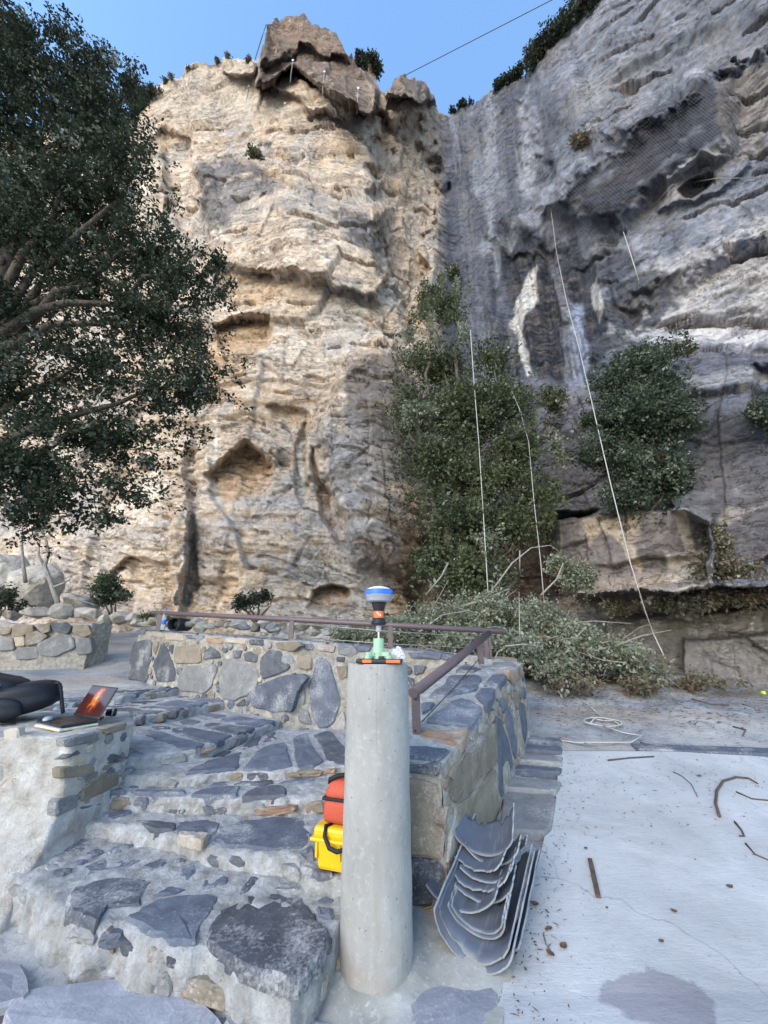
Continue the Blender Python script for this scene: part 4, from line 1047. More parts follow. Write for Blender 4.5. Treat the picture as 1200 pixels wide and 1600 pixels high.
# ---- the block that carries the laptop
blk_o = empty('masonry_block', (-2.6, 3.2, 0))
tag(blk_o, 'waist high masonry block smeared with white mortar under the laptop', 'wall')
borg = blk_o.location
TZ = 0.83
def blk_row(z):
    k = max(0.0, (0.42 - z) / 0.42) ** 1.4          # mortar skirt towards the foot
    fy, rx = 2.95 - 0.42 * k, -2.09 + 0.10 * k
    return [(-4.4, fy - 0.1, z)] + [(x, fy, z) for x in np.linspace(-4.2, rx, 56)] + [(rx + (-0.02 - (-0.1)) * q, fy + (3.46 - fy) * q, z) for q in np.linspace(0.04, 1, 22)] + [(-2.3, 3.9, z), (-4.4, 3.95, z)]
rows = [blk_row(z) for z in np.linspace(-0.08, TZ - 0.02, 52)]
top = np.array(blk_row(TZ - 0.02)); cen = np.array((-3.0, 3.35, TZ))
for s_ in np.linspace(1, 0.02, 22):
    r = cen + (top - cen) * s_; r[:, 2] = TZ + (-0.012 if s_ > 0.985 else 0); rows.append(r)
lumpy('mortar_body', rows[::-1], M_WHITEMORTAR, blk_o, 0.017, 33.0, org=borg)
nL = Vector((1, -0.16, 0)).normalized()
for m, pts in [('b', C5([(385, 440), (580, 412), (588, 468), (500, 498), (385, 503)])), ('b', C5([(522, 560), (640, 472), (728, 462), (742, 540), (640, 598), (512, 646)])), ('d', C5([(640, 382), (700, 352), (796, 372), (760, 398), (662, 418)])),
               ('d', C5([(412, 800), (560, 762), (686, 732), (660, 768), (540, 826), (422, 856)])), ('d', C5([(320, 890), (400, 872), (385, 916), (325, 940)])), ('b', C5([(645, 192), (788, 154), (788, 198), (662, 228)])),
               ('d', C5([(385, 388), (480, 332), (498, 350), (420, 374)])), ('g', C5([(360, 640), (478, 602), (478, 678), (345, 745)])), ('g', C5([(752, 480), (828, 436), (828, 518), (782, 542)])), ('d', C5([(662, 630), (776, 592), (796, 620), (740, 656)])),
               ('g', C5([(400, 260), (600, 215), (610, 270), (420, 310)])), ('g', C5([(520, 500), (600, 460), (610, 480), (540, 530)])), ('s', C5([(480, 690), (620, 650), (660, 690), (520, 730)]))]:
    add_stone([at_plane(u, v, Vector((-2.085, 2.95, 0)), nL) for u, v in pts], nL, MATS[m], blk_o, 0.010, 0.06)
for m, pts in [('t', C5([(160, 565), (235, 540), (245, 600), (190, 640)])), ('t', C5([(20, 200), (110, 190), (120, 260), (30, 280)])), ('g', C5([(250, 300), (350, 290), (355, 350), (260, 360)])), ('t', C5([(80, 500), (125, 490), (130, 600), (85, 610)])),
               ('g', C5([(-90, 400), (40, 380), (60, 520), (-60, 560)]))]:
    add_stone([at_plane(u, v, Vector((0, 2.957, 0)), Vector((0, -1, 0))) for u, v in pts], (0, -1, 0), MATS[m], blk_o, 0.004, 0.05)

tkL = face_polys([('x', C5([(160, 565), (235, 540), (245, 600), (190, 640)])), ('x', C5([(20, 200), (110, 190), (120, 260), (30, 280)]))], Vector((0, 2.957, 0)), (-4.0, 2.957, 0), (1, 0, 0), Vector((0, -1, 0)))
fill_face((-4.0, 2.957, 0), (1, 0, 0), (0, -1, 0), (0.9, 1.86), lambda a: 0.40, lambda a: 0.80, tkL, 16, (0.03, 0.09), [M_TAN, M_TAN, M_GREY], blk_o, 6, 0.004)
fill_face((-2.085, 2.97, 0), (0.16, 1, 0), nL, (0.02, 0.46), lambda a: 0.34, lambda a: 0.80, [], 14, (0.025, 0.06), [M_GREY, M_BROWN, M_SLATE, M_TAN], blk_o, 7, 0.006)
# ---- concrete ramp, cement apron, side steps
bord = [(868, 1172), (872, 1200), (866, 1262), (852, 1300), (840, 1345), (818, 1420), (795, 1500), (778, 1560), (768, 1640)]
def ramp_z(y): return float(ZR(y)) + 0.022
bl = [at_surf(u, v, lambda y: ramp_z(y)) for u, v in bord[::-1]]
def at_ramp(u, v, dz=0.0):
    z = 0.2
    for _ in range(40):
        p = at_z(u, v, z); z = 0.6 * z + 0.4 * (ramp_z(min(p.y, 12)) + dz)
    return at_z(u, v, z)
bl = [at_ramp(u, v) for u, v in bord[::-1]]
bly = np.array([p.y for p in bl]); blx = np.array([p.x for p in bl])
ytop = bl[-1].y
ny, nx = 240, 200
ry = np.linspace(1.0, ytop, ny)
R = np.zeros((ny, nx, 3))
for i, y in enumerate(ry):
    xl = np.interp(y, bly, blx)
    xr = 9.0
    kk = np.linspace(0, 1, nx) ** 1.6
    R[i, :, 0] = xl + (xr - xl) * kk; R[i, :, 1] = y - 0.02 * kk * 9
R[..., 2] = ZR(R[..., 1]) + 0.022
R[:, 0, 0] += 0.015 * vnoise(ry * 6, ry * 0, ry * 0)
R[..., 2] += 0.006 * fbm(R[..., 0] / 0.7, R[..., 1] / 0.7, R[..., 0] * 0, 3, off=12.)
# side skirts
lft = R[:, :1].copy(); lft[..., 2] -= 0.06
R2 = np.concatenate([lft, R], 1)
topr = R2[-1:].copy(); topr[..., 2] -= 0.06
R2 = np.concatenate([R2, topr], 0)
t_ = NT('broomed_concrete'); p_ = t_.geo()
br = t_.noise(p_, 16, 7, 0.68, stretch=(0.6, 3.6, 1.0), dist=0.5); fine = t_.noise(p_, 130, 4); blot = t_.noise(p_, 1.6, 6, 0.6, dist=0.4); pit = t_.noise(p_, 45, 3)
col = t_.ramp(blot, [(0.32, (0.35, 0.355, 0.36)), (0.5, (0.43, 0.435, 0.44)), (0.7, (0.50, 0.505, 0.51))])
col = t_.mix(col, (0.27, 0.265, 0.26), t_.ramp(br, [(0.54, 0.0), (0.76, 0.24)]))
col = t_.mix(col, (0.52, 0.51, 0.495), t_.ramp(fine, [(0.58, 0.0), (0.7, 0.35)]))
col = t_.mix(col, (0.25, 0.24, 0.235), t_.ramp(pit, [(0.66, 0.0), (0.74, 0.8)]))
# a dark damp stain low on the ramp and a second, paler one
def stain(t, p, c, r, soft, amp=0.5):
    d = t.node('ShaderNodeVectorMath', operation='SUBTRACT'); t.link(p, d.inputs[0]); d.inputs[1].default_value = c
    s = t.node('ShaderNodeVectorMath', operation='MULTIPLY'); t.link(d.outputs[0], s.inputs[0]); s.inputs[1].default_value = (1 / r[0], 1 / r[1], 0)
    l = t.node('ShaderNodeVectorMath', operation='LENGTH'); t.link(s.outputs[0], l.inputs[0])
    q = t.math('ADD', l.outputs['Value'], t.math('MULTIPLY', t.math('SUBTRACT', t.noise(p, 7, 6, 0.6), 0.5), amp * 2))
    return t.ramp(q, [(1 - soft, 1.0), (1.0, 0.0)])
vd = t_.node('ShaderNodeTexVoronoi', feature='DISTANCE_TO_EDGE'); vd.inputs['Scale'].default_value = 0.55
nz = t_.node('ShaderNodeTexNoise'); nz.inputs['Scale'].default_value = 2.2; nz.inputs['Detail'].default_value = 6; t_.link(p_, nz.inputs['Vector'])
va = t_.node('ShaderNodeVectorMath', operation='MULTIPLY_ADD'); t_.link(nz.outputs['Color'], va.inputs[0]); va.inputs[1].default_value = (0.55, 0.55, 0); t_.link(p_, va.inputs[2]); t_.link(va.outputs[0], vd.inputs['Vector'])
col = t_.mix(col, (0.17, 0.165, 0.16), t_.math('MULTIPLY', t_.ramp(vd.outputs['Distance'], [(0.0, 1.0), (0.0035, 0.0)]), 0.55))
dust = t_.noise(p_, 0.9, 7, 0.7, dist=0.8)
col = t_.mix(col, (0.33, 0.32, 0.30), t_.ramp(dust, [(0.52, 0.0), (0.66, 0.5)]))
pst = at_ramp(1030, 1560)
st = stain(t_, p_, tuple(pst), (0.25, 0.13), 0.12, 0.6)
col = t_.mix(col, t_.mix(col, (0.62, 0.58, 0.62), 1.0, 'MULTIPLY'), t_.math('MULTIPLY', st, 0.85))
nm = t_.bump(blot, 0.4, 0.05); nm = t_.bump(br, 0.3, 0.010, nm); nm = t_.bump(fine, 0.35, 0.004, nm); nm = t_.bump(pit, 0.3, 0.004, nm)
M_CONC = t_.done(col, 0.85, nm, 0.3)
ramp = big_mesh('concrete_ramp', R2.reshape(-1, 3), grid_quads(*R2.shape[:2])[:, ::-1], M_CONC)
tag(ramp, kind='structure')

# cement apron between the ramp, the pillar and the steps
ax_ = np.linspace(-0.42, 1.05, 120); ay_ = np.linspace(1.5, 3.0, 120)
AX, AY = np.meshgrid(ax_, ay_)
lim = np.interp(AY, bly, blx)
AX = np.minimum(AX, lim + 0.03)
AZ = np.interp(AY, [1.5, 2.2, 3.0], [0.012, 0.012, 0.125]) + 0.012 * fbm(AX / 0.35, AY / 0.35, AX * 0, 4, off=22.)
AZ -= 0.05 * sstep(-0.2, -0.42, AX)
AZ += 0.03 * np.exp(-((np.hypot(AX + 0.035, AY - 2.34) - 0.17) / 0.06) ** 2)
t_ = NT('trowelled_cement'); p_ = t_.geo()
a = t_.noise(p_, 4, 6, 0.6, dist=0.5); b = t_.noise(p_, 40, 5); c = t_.noise(p_, 110, 3)
col = t_.ramp(a, [(0.32, (0.25, 0.245, 0.225)), (0.5, (0.33, 0.325, 0.30)), (0.72, (0.43, 0.425, 0.41))])
col = t_.mix(col, (0.52, 0.51, 0.49), t_.ramp(b, [(0.56, 0.0), (0.72, 0.5)])); col = t_.mix(col, (0.2, 0.19, 0.18), t_.ramp(c, [(0.64, 0.0), (0.74, 0.5)]))
nm = t_.bump(a, 0.4, 0.03); nm = t_.bump(b, 0.4, 0.006, nm)
M_CEM = t_.done(col, 0.85, nm, 0.25)
apron = big_mesh('cement_apron', np.stack([AX, AY, AZ], -1).reshape(-1, 3), grid_quads(*AX.shape)[:, ::-1], M_CEM)
tag(apron, kind='structure')
# flush slabs of stone in the rough landing in front of the steps
for m, pts in [('p', [(60, 1545), (180, 1528), (300, 1560), (330, 1600), (200, 1640), (40, 1620), (10, 1580)]), ('p', [(-40, 1500), (40, 1510), (45, 1560), (-40, 1580)]), ('p', [(350, 1590), (430, 1580), (520, 1600), (500, 1660), (380, 1660)]),
               ('p', [(640, 1560), (690, 1515), (745, 1520), (780, 1560), (760, 1620), (660, 1640)])]:
    o = add_stone([at_z(u, v, 0.012) for u, v in pts], (0, 0, 1), MATS[m], None, 0.006, 0.03)
    o.parent = ground

side = empty('side_steps', (1.5, 3.9, 0.2))
tag(side, 'narrow run of shallow stone steps between the sloping wall and concrete ramp', 'steps')
sv = [(1296, 1236), (1234, 1214), (1203, 1194), (1190, 1176), (1172, 1162), (1158, 1148)]
lefts = [(783, 790), (790, 800), (801, 806), (806, 812), (812, 820), (821, 825)]
rights = [(858, 868), (868, 872), (872, 874), (874, 876), (874, 876), (876, 874)]
for k, (v0, v1) in enumerate(sv):
    P = [at_surf(lefts[k][0], v0, lambda y: ramp_z(y) + 0.01), at_surf(rights[k][0], v0 + 6, lambda y: ramp_z(y) + 0.01), at_surf(rights[k][1], v1 + 6, lambda y: ramp_z(y) + 0.01), at_surf(lefts[k][1], v1, lambda y: ramp_z(y) + 0.01)]
    zt = P[3].z
    P = [Vector((p.x, p.y, zt * (0.7 if k else 0.15) + p.z * (0.3 if k else 0.85))) for p in P]
    add_stone(P, (0, 0, 1), [M_GREY, M_GREY, M_SLATE, M_GREY, M_SLATE, M_SLATE][k], side, 0.0, 0.12, 'step')
# ================================================================ pillar, instrument, bags, laptop, pipes, rail
t_ = NT('cast_concrete'); p_ = t_.tex_co()
a = t_.noise(p_, 5, 6, 0.6, stretch=(1, 1, 0.5)); b = t_.noise(p_, 120, 3); c = t_.noise(p_, 36, 5, 0.6); d = t_.noise(p_, 14, 5)
col = t_.ramp(a, [(0.3, (0.24, 0.238, 0.228)), (0.5, (0.305, 0.302, 0.292)), (0.7, (0.37, 0.368, 0.358))])
col = t_.mix(col, (0.43, 0.425, 0.415), t_.ramp(c, [(0.55, 0.0), (0.72, 0.5)])); col = t_.mix(col, (0.22, 0.21, 0.19), t_.ramp(b, [(0.69, 0.0), (0.74, 0.8)]))
sx = t_.node('ShaderNodeSeparateXYZ'); t_.link(p_, sx.inputs[0])
splash = t_.math('MULTIPLY', t_.ramp(sx.outputs[2], [(0.0, 1.0), (0.28, 0.0)]), t_.ramp(d, [(0.42, 0.0), (0.62, 1.0)]))
col = t_.mix(col, (0.25, 0.21, 0.17), t_.math('MULTIPLY', splash, 0.6))
pits = t_.ramp(t_.noise(p_, 52, 2, 0.4), [(0.70, 0.0), (0.735, 1.0)])
col = t_.mix(col, (0.16, 0.15, 0.14), t_.math('MULTIPLY', pits, 0.8))
seam = t_.math('ABSOLUTE', t_.math('ADD', sx.outputs[0], t_.math('MULTIPLY', t_.math('SUBTRACT', t_.noise(p_, 9, 4), 0.5), 0.02)))
seam = t_.math('MULTIPLY', t_.ramp(seam, [(0.0, 1.0), (0.004, 0.0)]), t_.ramp(sx.outputs[2], [(0.90, 0.0), (1.0, 1.0)]))
col = t_.mix(col, (0.20, 0.19, 0.175), t_.math('MULTIPLY', seam, 0.5))
drip = t_.noise(p_, 12, 5, 0.6, stretch=(1.6, 1.6, 0.12))
col = t_.mix(col, (0.25, 0.235, 0.205), t_.ramp(drip, [(0.56, 0.0), (0.74, 0.5)]))
nm = t_.bump(c, 0.3, 0.008); nm = t_.bump(b, 0.35, 0.004, nm)
M_PILLAR = t_.done(col, 0.8, nm, 0.3)
PX, PY, PH, PR = -0.036, 2.34, 1.327, 0.171
bm = bmesh.new()
prof = [(PR * 0.97, -0.02), (PR * 1.005, 0.02)] + [(PR * (1.005 - 0.012 * z / PH) + 0.0012 * math.sin(z * 23), z) for z in np.linspace(0.05, PH - 0.016, 34)] + [(PR * 0.985, PH - 0.005), (PR * 0.955, PH), (PR * 0.5, PH + 0.001)]
add_lathe(bm, prof, 96)
for v in bm.verts:
    if v.co.z < 0.12:
        k = 1 + 0.02 * math.sin(3 * math.atan2(v.co.y, v.co.x)) * (0.12 - v.co.z) / 0.12; v.co.x *= k; v.co.y *= k
rc_ = random.Random(3)
for v in bm.verts:
    k = 1 + 0.006 * float(fbm(np.array([v.co.x * 6]), np.array([v.co.y * 6]), np.array([v.co.z * 3]), 3)[0]); v.co.x *= k; v.co.y *= k
    if v.co.z > PH - 0.03 and rc_.random() < 0.10: v.co.z -= rc_.uniform(0, 0.008); v.co.x *= 0.985; v.co.y *= 0.985
pillar = bm_obj('concrete_pillar', bm, M_PILLAR, None, True)
pillar.location = (PX, PY, 0)
pillar.data.set_sharp_from_angle(angle=math.radians(40))
tag(pillar, 'round cast concrete survey pillar carrying the satellite receiver', 'pillar')

# ---- GNSS receiver on its mount
M_WHITEP = plain('white_plastic', (0.75, 0.78, 0.80), 0.35, grain=0.03); M_BLUEP = plain('blue_plastic', (0.03, 0.16, 0.72), 0.35, grain=0.05)
M_GREYP = plain('grey_plastic', (0.34, 0.37, 0.43), 0.4, grain=0.05); M_BLACKP = plain('black_plastic', (0.018, 0.019, 0.022), 0.45, grain=0.1)
M_ORANGE = plain('orange_rubber', (0.80, 0.16, 0.045), 0.5, grain=0.08); M_STEEL = plain('steel', (0.62, 0.64, 0.66), 0.3, 1.0)
M_GREENP = plain('pale_green_paint', (0.33, 0.52, 0.36), 0.45, grain=0.06)
g = empty('satellite_receiver', (PX + 0.005, PY, PH))
tag(g, 'white, blue and grey dome receiver on an adapter on the pillar', 'receiver')
def zat(v): return EYE.z + PY * math.tan(math.atan((800 - v) / 600) + PITCH) - PH
lathe_obj('dome', [(0.083, zat(928)), (0.083, zat(926)), (0.078, zat(923)), (0.062, zat(919)), (0.035, zat(917)), (0.001, zat(916.5))], M_WHITEP, g, 48)
lathe_obj('blue_band', [(0.0815, zat(929.5)), (0.0845, zat(928.8)), (0.0845, zat(922.6)), (0.079, zat(921.6))], M_BLUEP, g, 48)
lathe_obj('receiver_body', [(0.03, zat(941.2)), (0.060, zat(941)), (0.070, zat(939)), (0.078, zat(932.2)), (0.0795, zat(931.7)), (0.082, zat(929.3)), (0.06, zat(929))], M_GREYP, g, 48)
ad = lathe_obj('adapter', [(0.03, zat(955)), (0.031, zat(953.5)), (0.042, zat(944)), (0.044, zat(940.6)), (0.03, zat(940.4))], M_BLACKP, g, 32)
bm = bmesh.new(); add_lathe(bm, [(0.020, zat(966)), (0.029, zat(965.5)), (0.0295, zat(955.2)), (0.020, zat(955))], 28)
cpl = bm_obj('orange_collar', bm, M_ORANGE, g)
for kx, kz in ((-0.008, 958), (0.010, 962), (0.0, 960)):
    bm = bmesh.new(); add_box(bm, (kx, -0.0295, zat(kz)), (0.006, 0.002, 0.010)); bm_obj('printed_mark', bm, M_WHITEP, cpl)
lathe_obj('lower_cone', [(0.030, zat(977)), (0.044, zat(975.5)), (0.046, zat(973.5)), (0.033, zat(966.5)), (0.026, zat(966.1))], M_BLACKP, g, 32)
lathe_obj('level_knob', [(0.010, zat(987.5)), (0.016, zat(987)), (0.017, zat(977.4)), (0.010, zat(977))], M_GREYP, g, 24)
lathe_obj('steel_pin', [(0.0062, zat(999)), (0.0062, zat(987.8))], M_STEEL, g, 16)
tri = lathe_obj('tribrach', [(0.034, 0.022), (0.0345, zat(1013.5)), (0.031, zat(1013)), (0.031, zat(997.8)), (0.012, zat(997))], M_GREENP, g, 32)
bm = bmesh.new()
for k in range(3):
    an = math.radians(-90 + 120 * k + 60)
    Mx = Matrix.Rotation(an, 4, 'Z')
    add_box(bm, (0.045, 0, 0.044), (0.06, 0.034, 0.026), Mx, 0.005)
bm_obj('arm_plate', bm, M_GREENP, tri)
for k in range(3):
    an = math.radians(-90 + 120 * k + 60)
    o = lathe_obj('foot_screw', [(0.010, 0.006), (0.019, 0.0075), (0.019, 0.03), (0.010, 0.0315)], M_GREENP, g, 20)
    o.location = (0.068 * math.cos(an), 0.068 * math.sin(an), 0.008)
lathe_obj('base_disc', [(0.05, 0.008), (0.072, 0.009), (0.072, 0.021), (0.05, 0.0218)], M_BLACKP, g, 40)
# ---- handheld controller lying at the rim
hc = empty('handheld_controller', (PX + 0.012, PY - 0.118, PH + 0.003), math.radians(-7))
tag(hc, 'flat black handheld controller with orange corners lying on the pillar top', 'controller')
bm = bmesh.new(); add_box(bm, (0, 0, 0.011), (0.245, 0.085, 0.020), None, 0.005); bm_obj('case', bm, M_BLACKP, hc)
for cx, w in ((-0.062, 0.05), (0.078, 0.075)):
    bm = bmesh.new(); add_box(bm, (cx, -0.0405, 0.011), (w, 0.010, 0.0165), None, 0.003); bm_obj('orange_corner', bm, M_ORANGE, hc)
bm = bmesh.new(); add_box(bm, (0, 0.004, 0.0216), (0.19, 0.062, 0.002)); bm_obj('screen', bm, plain('dark_glass', (0.01, 0.012, 0.016), 0.1, spec=0.5), hc)
bm = bmesh.new(); add_box(bm, (0.012, -0.012, 0.028), (0.03, 0.03, 0.016), None, 0.004); bm_obj('camera_hump', bm, M_BLACKP, hc)
# crumpled clear bag behind it
bag = bmesh.new(); bmesh.ops.create_icosphere(bag, subdivisions=3, radius=0.045)
for v in bag.verts:
    r_ = random.Random(hash(tuple(round(q, 4) for q in v.co)) & 0xffff)
    v.co *= r_.uniform(0.75, 1.12)
t_ = NT('clear_film'); t_.b.inputs['Transmission Weight'].default_value = 0.55; t_.b.inputs['IOR'].default_value = 1.2
M_FILM = t_.done((0.85, 0.88, 0.92), 0.12, None, 0.6)
bag_o = bm_obj('plastic_bag', bag, M_FILM); bag_o.location = (PX + 0.118, PY + 0.02, PH + 0.042); bag_o.scale = (0.9, 0.8, 0.95)
tag(bag_o, 'small crumpled clear plastic bag at the right of the pillar top', 'bag')

# ---- cases beside the pillar
M_YELLOW = plain('yellow_plastic', (0.74, 0.47, 0.012), 0.42, grain=0.05); M_REDBAG = plain('orange_red_fabric', (0.50, 0.085, 0.045), 0.7, grain=0.12, gscale=120)
M_STRAP = plain('black_webbing', (0.013, 0.013, 0.016), 0.7)
yc_p = at_z(508, 1352, 0.285)
yc = empty('equipment_case', (-0.165, 2.60, 0.288), math.radians(-18))
tag(yc, 'yellow hard plastic equipment case on the step behind the pillar', 'case')
bm = bmesh.new(); add_box(bm, (0, 0, 0.07), (0.36, 0.26, 0.14), None, 0.02)
for v in bm.verts:
    k = 0.9 + 0.1 * min(1, max(0, v.co.z / 0.14)); v.co.x *= k; v.co.y *= k
bm_obj('case_body', bm, M_YELLOW, yc)
bm = bmesh.new(); add_box(bm, (0, 0, 0.172), (0.375, 0.275, 0.055), None, 0.018); lid = bm_obj('lid', bm, M_YELLOW, yc)
bm = bmesh.new(); add_box(bm, (0, 0, 0.143), (0.40, 0.30, 0.018), None, 0.007); bm_obj('rim', bm, M_YELLOW, yc)
for x_ in (-0.165, -0.03):
    bm = bmesh.new(); add_box(bm, (x_, -0.128, 0.095), (0.014, 0.016, 0.07), None, 0.003); bm_obj('rib', bm, M_YELLOW, yc)
bm = bmesh.new(); add_tube(bm, [(-0.10, -0.09, 0.197), (-0.115, -0.13, 0.205), (-0.11, -0.155, 0.17), (-0.075, -0.165, 0.125), (-0.03, -0.165, 0.115), (0.02, -0.16, 0.13)], 0.011, 8); bm_obj('carry_strap', bm, M_STRAP, yc)
rb = empty('instrument_bag', (-0.20, 2.60, 0.490), math.radians(-18))
tag(rb, 'orange zipped soft instrument bag standing on the yellow case', 'bag')
bm = bmesh.new(); add_box(bm, (0, 0, 0.06), (0.24, 0.20, 0.12), None, 0.03); bm_obj('bag_body', bm, M_REDBAG, rb, True)
bm = bmesh.new(); add_box(bm, (0, 0, 0.155), (0.24, 0.20, 0.10), None, 0.04)
for v in bm.verts:
    if v.co.z > 0.16: v.co.x *= 0.88; v.co.y *= 0.88
bm_obj('bag_lid', bm, M_REDBAG, rb, True)
bm = bmesh.new(); add_box(bm, (0, 0, 0.118), (0.246, 0.206, 0.016), None, 0.006); bm_obj('zip', bm, M_STRAP, rb)
bm = bmesh.new(); add_tube(bm, [(-0.095, -0.06, 0.185), (-0.09, -0.075, 0.205), (-0.05, -0.06, 0.222), (0.0, -0.04, 0.228), (0.06, -0.03, 0.21)], 0.012, 8); bm_obj('handle', bm, M_STRAP, rb)

# ---- laptop on the block
P1, P2 = at_z(113, 1119, TZ + 0.035), at_z(153, 1127, TZ + 0.035)
hx = (P2 - P1); hx.z = 0; WL = 0.40; hx.normalize(); mid = (P1 + P2) / 2
lp = empty('laptop', (mid.x, mid.y, TZ + 0.026), math.atan2(hx.y, hx.x))
tag(lp, 'open dark laptop with an orange lit picture on its screen', 'laptop')
M_LAPT = plain('dark_metal', (0.05, 0.052, 0.056), 0.4, 0.6)
bm = bmesh.new(); add_box(bm, (0, -0.115, 0.009), (WL, 0.235, 0.018), None, 0.004); lb = bm_obj('base', bm, M_LAPT, lp)
bm = bmesh.new(); add_box(bm, (0, -0.075, 0.0185), (WL * 0.86, 0.105, 0.003)); bm_obj('keyboard', bm, M_BLACKP, lb)
bm = bmesh.new(); add_box(bm, (0, -0.185, 0.0185), (0.10, 0.062, 0.002)); bm_obj('touchpad', bm, plain('dark_grey', (0.03, 0.03, 0.033), 0.3), lb)
Ms = Matrix.Translation((0, 0.005, 0.016)) @ Matrix.Rotation(math.radians(-24), 4, 'X')
bm = bmesh.new(); add_box(bm, (0, 0.0, 0.118), (WL, 0.009, 0.235), Ms, 0.003); ld = bm_obj('lid', bm, M_LAPT, lp)
t_ = NT('lit_screen'); p_ = t_.tex_co()
d_ = t_.node('ShaderNodeVectorMath', operation='SUBTRACT'); t_.link(p_, d_.inputs[0]); d_.inputs[1].default_value = (-0.01, 0.06, 0.15)
s_ = t_.node('ShaderNodeVectorMath', operation='MULTIPLY'); t_.link(d_.outputs[0], s_.inputs[0]); s_.inputs[1].default_value = (9.5, 0.0, 8.0)
l_ = t_.node('ShaderNodeVectorMath', operation='LENGTH'); t_.link(s_.outputs[0], l_.inputs[0])
q_ = t_.math('ADD', l_.outputs['Value'], t_.math('MULTIPLY', t_.math('SUBTRACT', t_.noise(p_, 26, 5, 0.6), 0.5), 1.5))
pic = t_.ramp(q_, [(0.0, (0.95, 0.42, 0.14)), (0.35, (0.50, 0.13, 0.02)), (0.6, (0.10, 0.013, 0.004)), (1.0, (0.045, 0.005, 0.004))])
t_.link(pic, t_.b.inputs['Emission Color']); t_.b.inputs['Emission Strength'].default_value = 0.55
M_SCREEN = t_.done((0.01, 0.01, 0.01), 0.12, None, 0.5)
bm = bmesh.new(); add_box(bm, (0, -0.0055, 0.122), (WL * 0.95, 0.002, 0.205), Ms); bm_obj('display', bm, M_SCREEN, ld)
nb_ = empty('notebook', (mid.x, mid.y, TZ + 0.006), math.atan2(hx.y, hx.x) + 0.04)
tag(nb_, 'pale notebook with yellow edge lying under the laptop', 'notebook')
bm = bmesh.new(); add_box(bm, (0.02, -0.125, 0.010), (0.36, 0.25, 0.012)); bm_obj('pages', bm, plain('paper', (0.70, 0.69, 0.66), 0.8), nb_)
bm = bmesh.new(); add_box(bm, (0.02, -0.125, 0.002), (0.366, 0.256, 0.003)); bm_obj('cover', bm, plain('yellow_card', (0.62, 0.42, 0.06), 0.7), nb_)
# small things round the laptop
def lpw(x, y, z=0.0):
    c, s = math.cos(lp.rotation_euler.z), math.sin(lp.rotation_euler.z)
    return (mid.x + c * x - s * y, mid.y + s * x + c * y, z)
ms = empty('computer_mouse', lpw(-0.11, -0.20, TZ + 0.046), 0.5); tag(ms, 'small dark and grey mouse on the left edge of the laptop', 'mouse')
bm = bmesh.new(); bmesh.ops.create_uvsphere(bm, u_segments=16, v_segments=10, radius=1); bmesh.ops.scale(bm, vec=(0.032, 0.05, 0.022), verts=bm.verts)
for v in bm.verts: v.co.z = max(v.co.z, -0.004) + 0.004
bm_obj('shell', bm, M_GREYP, ms, True)
bm = bmesh.new(); add_box(bm, (0, 0.02, 0.024), (0.006, 0.014, 0.008), None, 0.002); bm_obj('wheel', bm, M_BLACKP, ms)
ph = bmesh.new(); add_box(ph, (0, 0, 0.008), (0.13, 0.07, 0.015), None, 0.005); ph_o = bm_obj('red_wallet', ph, plain('dark_red_leather', (0.16, 0.015, 0.02), 0.55))
ph_o.location = lpw(-0.06, 0.09, TZ + 0.008); ph_o.rotation_euler = (0, 0, 0.3); tag(ph_o, 'flat dark red wallet just behind the laptop keyboard', 'wallet')
cup = empty('camera_lens', lpw(-0.10, 0.20, TZ + 0.04), 0.3); tag(cup, 'small dark lens lying on its side between backpack and laptop', 'lens')
bm = bmesh.new(); add_lathe(bm, [(0.02, 0), (0.026, 0.004), (0.026, 0.03), (0.030, 0.034), (0.030, 0.07), (0.024, 0.074)], 24); bmesh.ops.rotate(bm, matrix=Matrix.Rotation(math.radians(90), 3, 'Y'), verts=bm.verts); bm_obj('barrel', bm, M_BLACKP, cup, True)
bm = bmesh.new(); add_lathe(bm, [(0.031, 0.045), (0.0315, 0.046), (0.0315, 0.056), (0.031, 0.057)], 24); bmesh.ops.rotate(bm, matrix=Matrix.Rotation(math.radians(90), 3, 'Y'), verts=bm.verts); bm_obj('silver_ring', bm, M_STEEL, cup, True)
# ---- backpack
M_PACK = plain('navy_black_nylon', (0.012, 0.014, 0.022), 0.6, grain=0.2, gscale=90, bump=0.15)
bpk = empty('backpack', tuple(at_z(10, 1128, TZ + 0.01)), math.radians(18))
tag(bpk, 'black backpack lying on the masonry block beside the laptop', 'backpack')
def cushion(name, c, s, mat, par, rot=None, p=2.6, noise=0.03):
    bm = bmesh.new(); bmesh.ops.create_uvsphere(bm, u_segments=28, v_segments=18, radius=1)
    for v in bm.verts:
        q = v.co; k = (abs(q.x) ** p + abs(q.y) ** p + abs(q.z) ** p) ** (-1 / p)
        q = q * k
        q = q * (1 + noise * float(fbm(np.array([q.x * 2.3 + c[0] * 9]), np.array([q.y * 2.3]), np.array([q.z * 2.3 + c[2] * 7]), 3)[0]))
        v.co = Vector((q.x * s[0], q.y * s[1], q.z * s[2]))
    M = Matrix.Translation(c)
    if rot: M = M @ rot
    bmesh.ops.transform(bm, matrix=M, verts=bm.verts)
    return bm_obj(name, bm, mat, par, True)
cushion('main_compartment', (-0.16, 0.08, 0.12), (0.44, 0.22, 0.125), M_PACK, bpk, Matrix.Rotation(math.radians(-10), 4, 'Y'), 3.6, 0.05)
top_ = cushion('top_flap', (-0.20, 0.06, 0.235), (0.25, 0.19, 0.115), M_PACK, bpk, Matrix.Rotation(math.radians(10), 4, 'Y'), 3.2, 0.06)
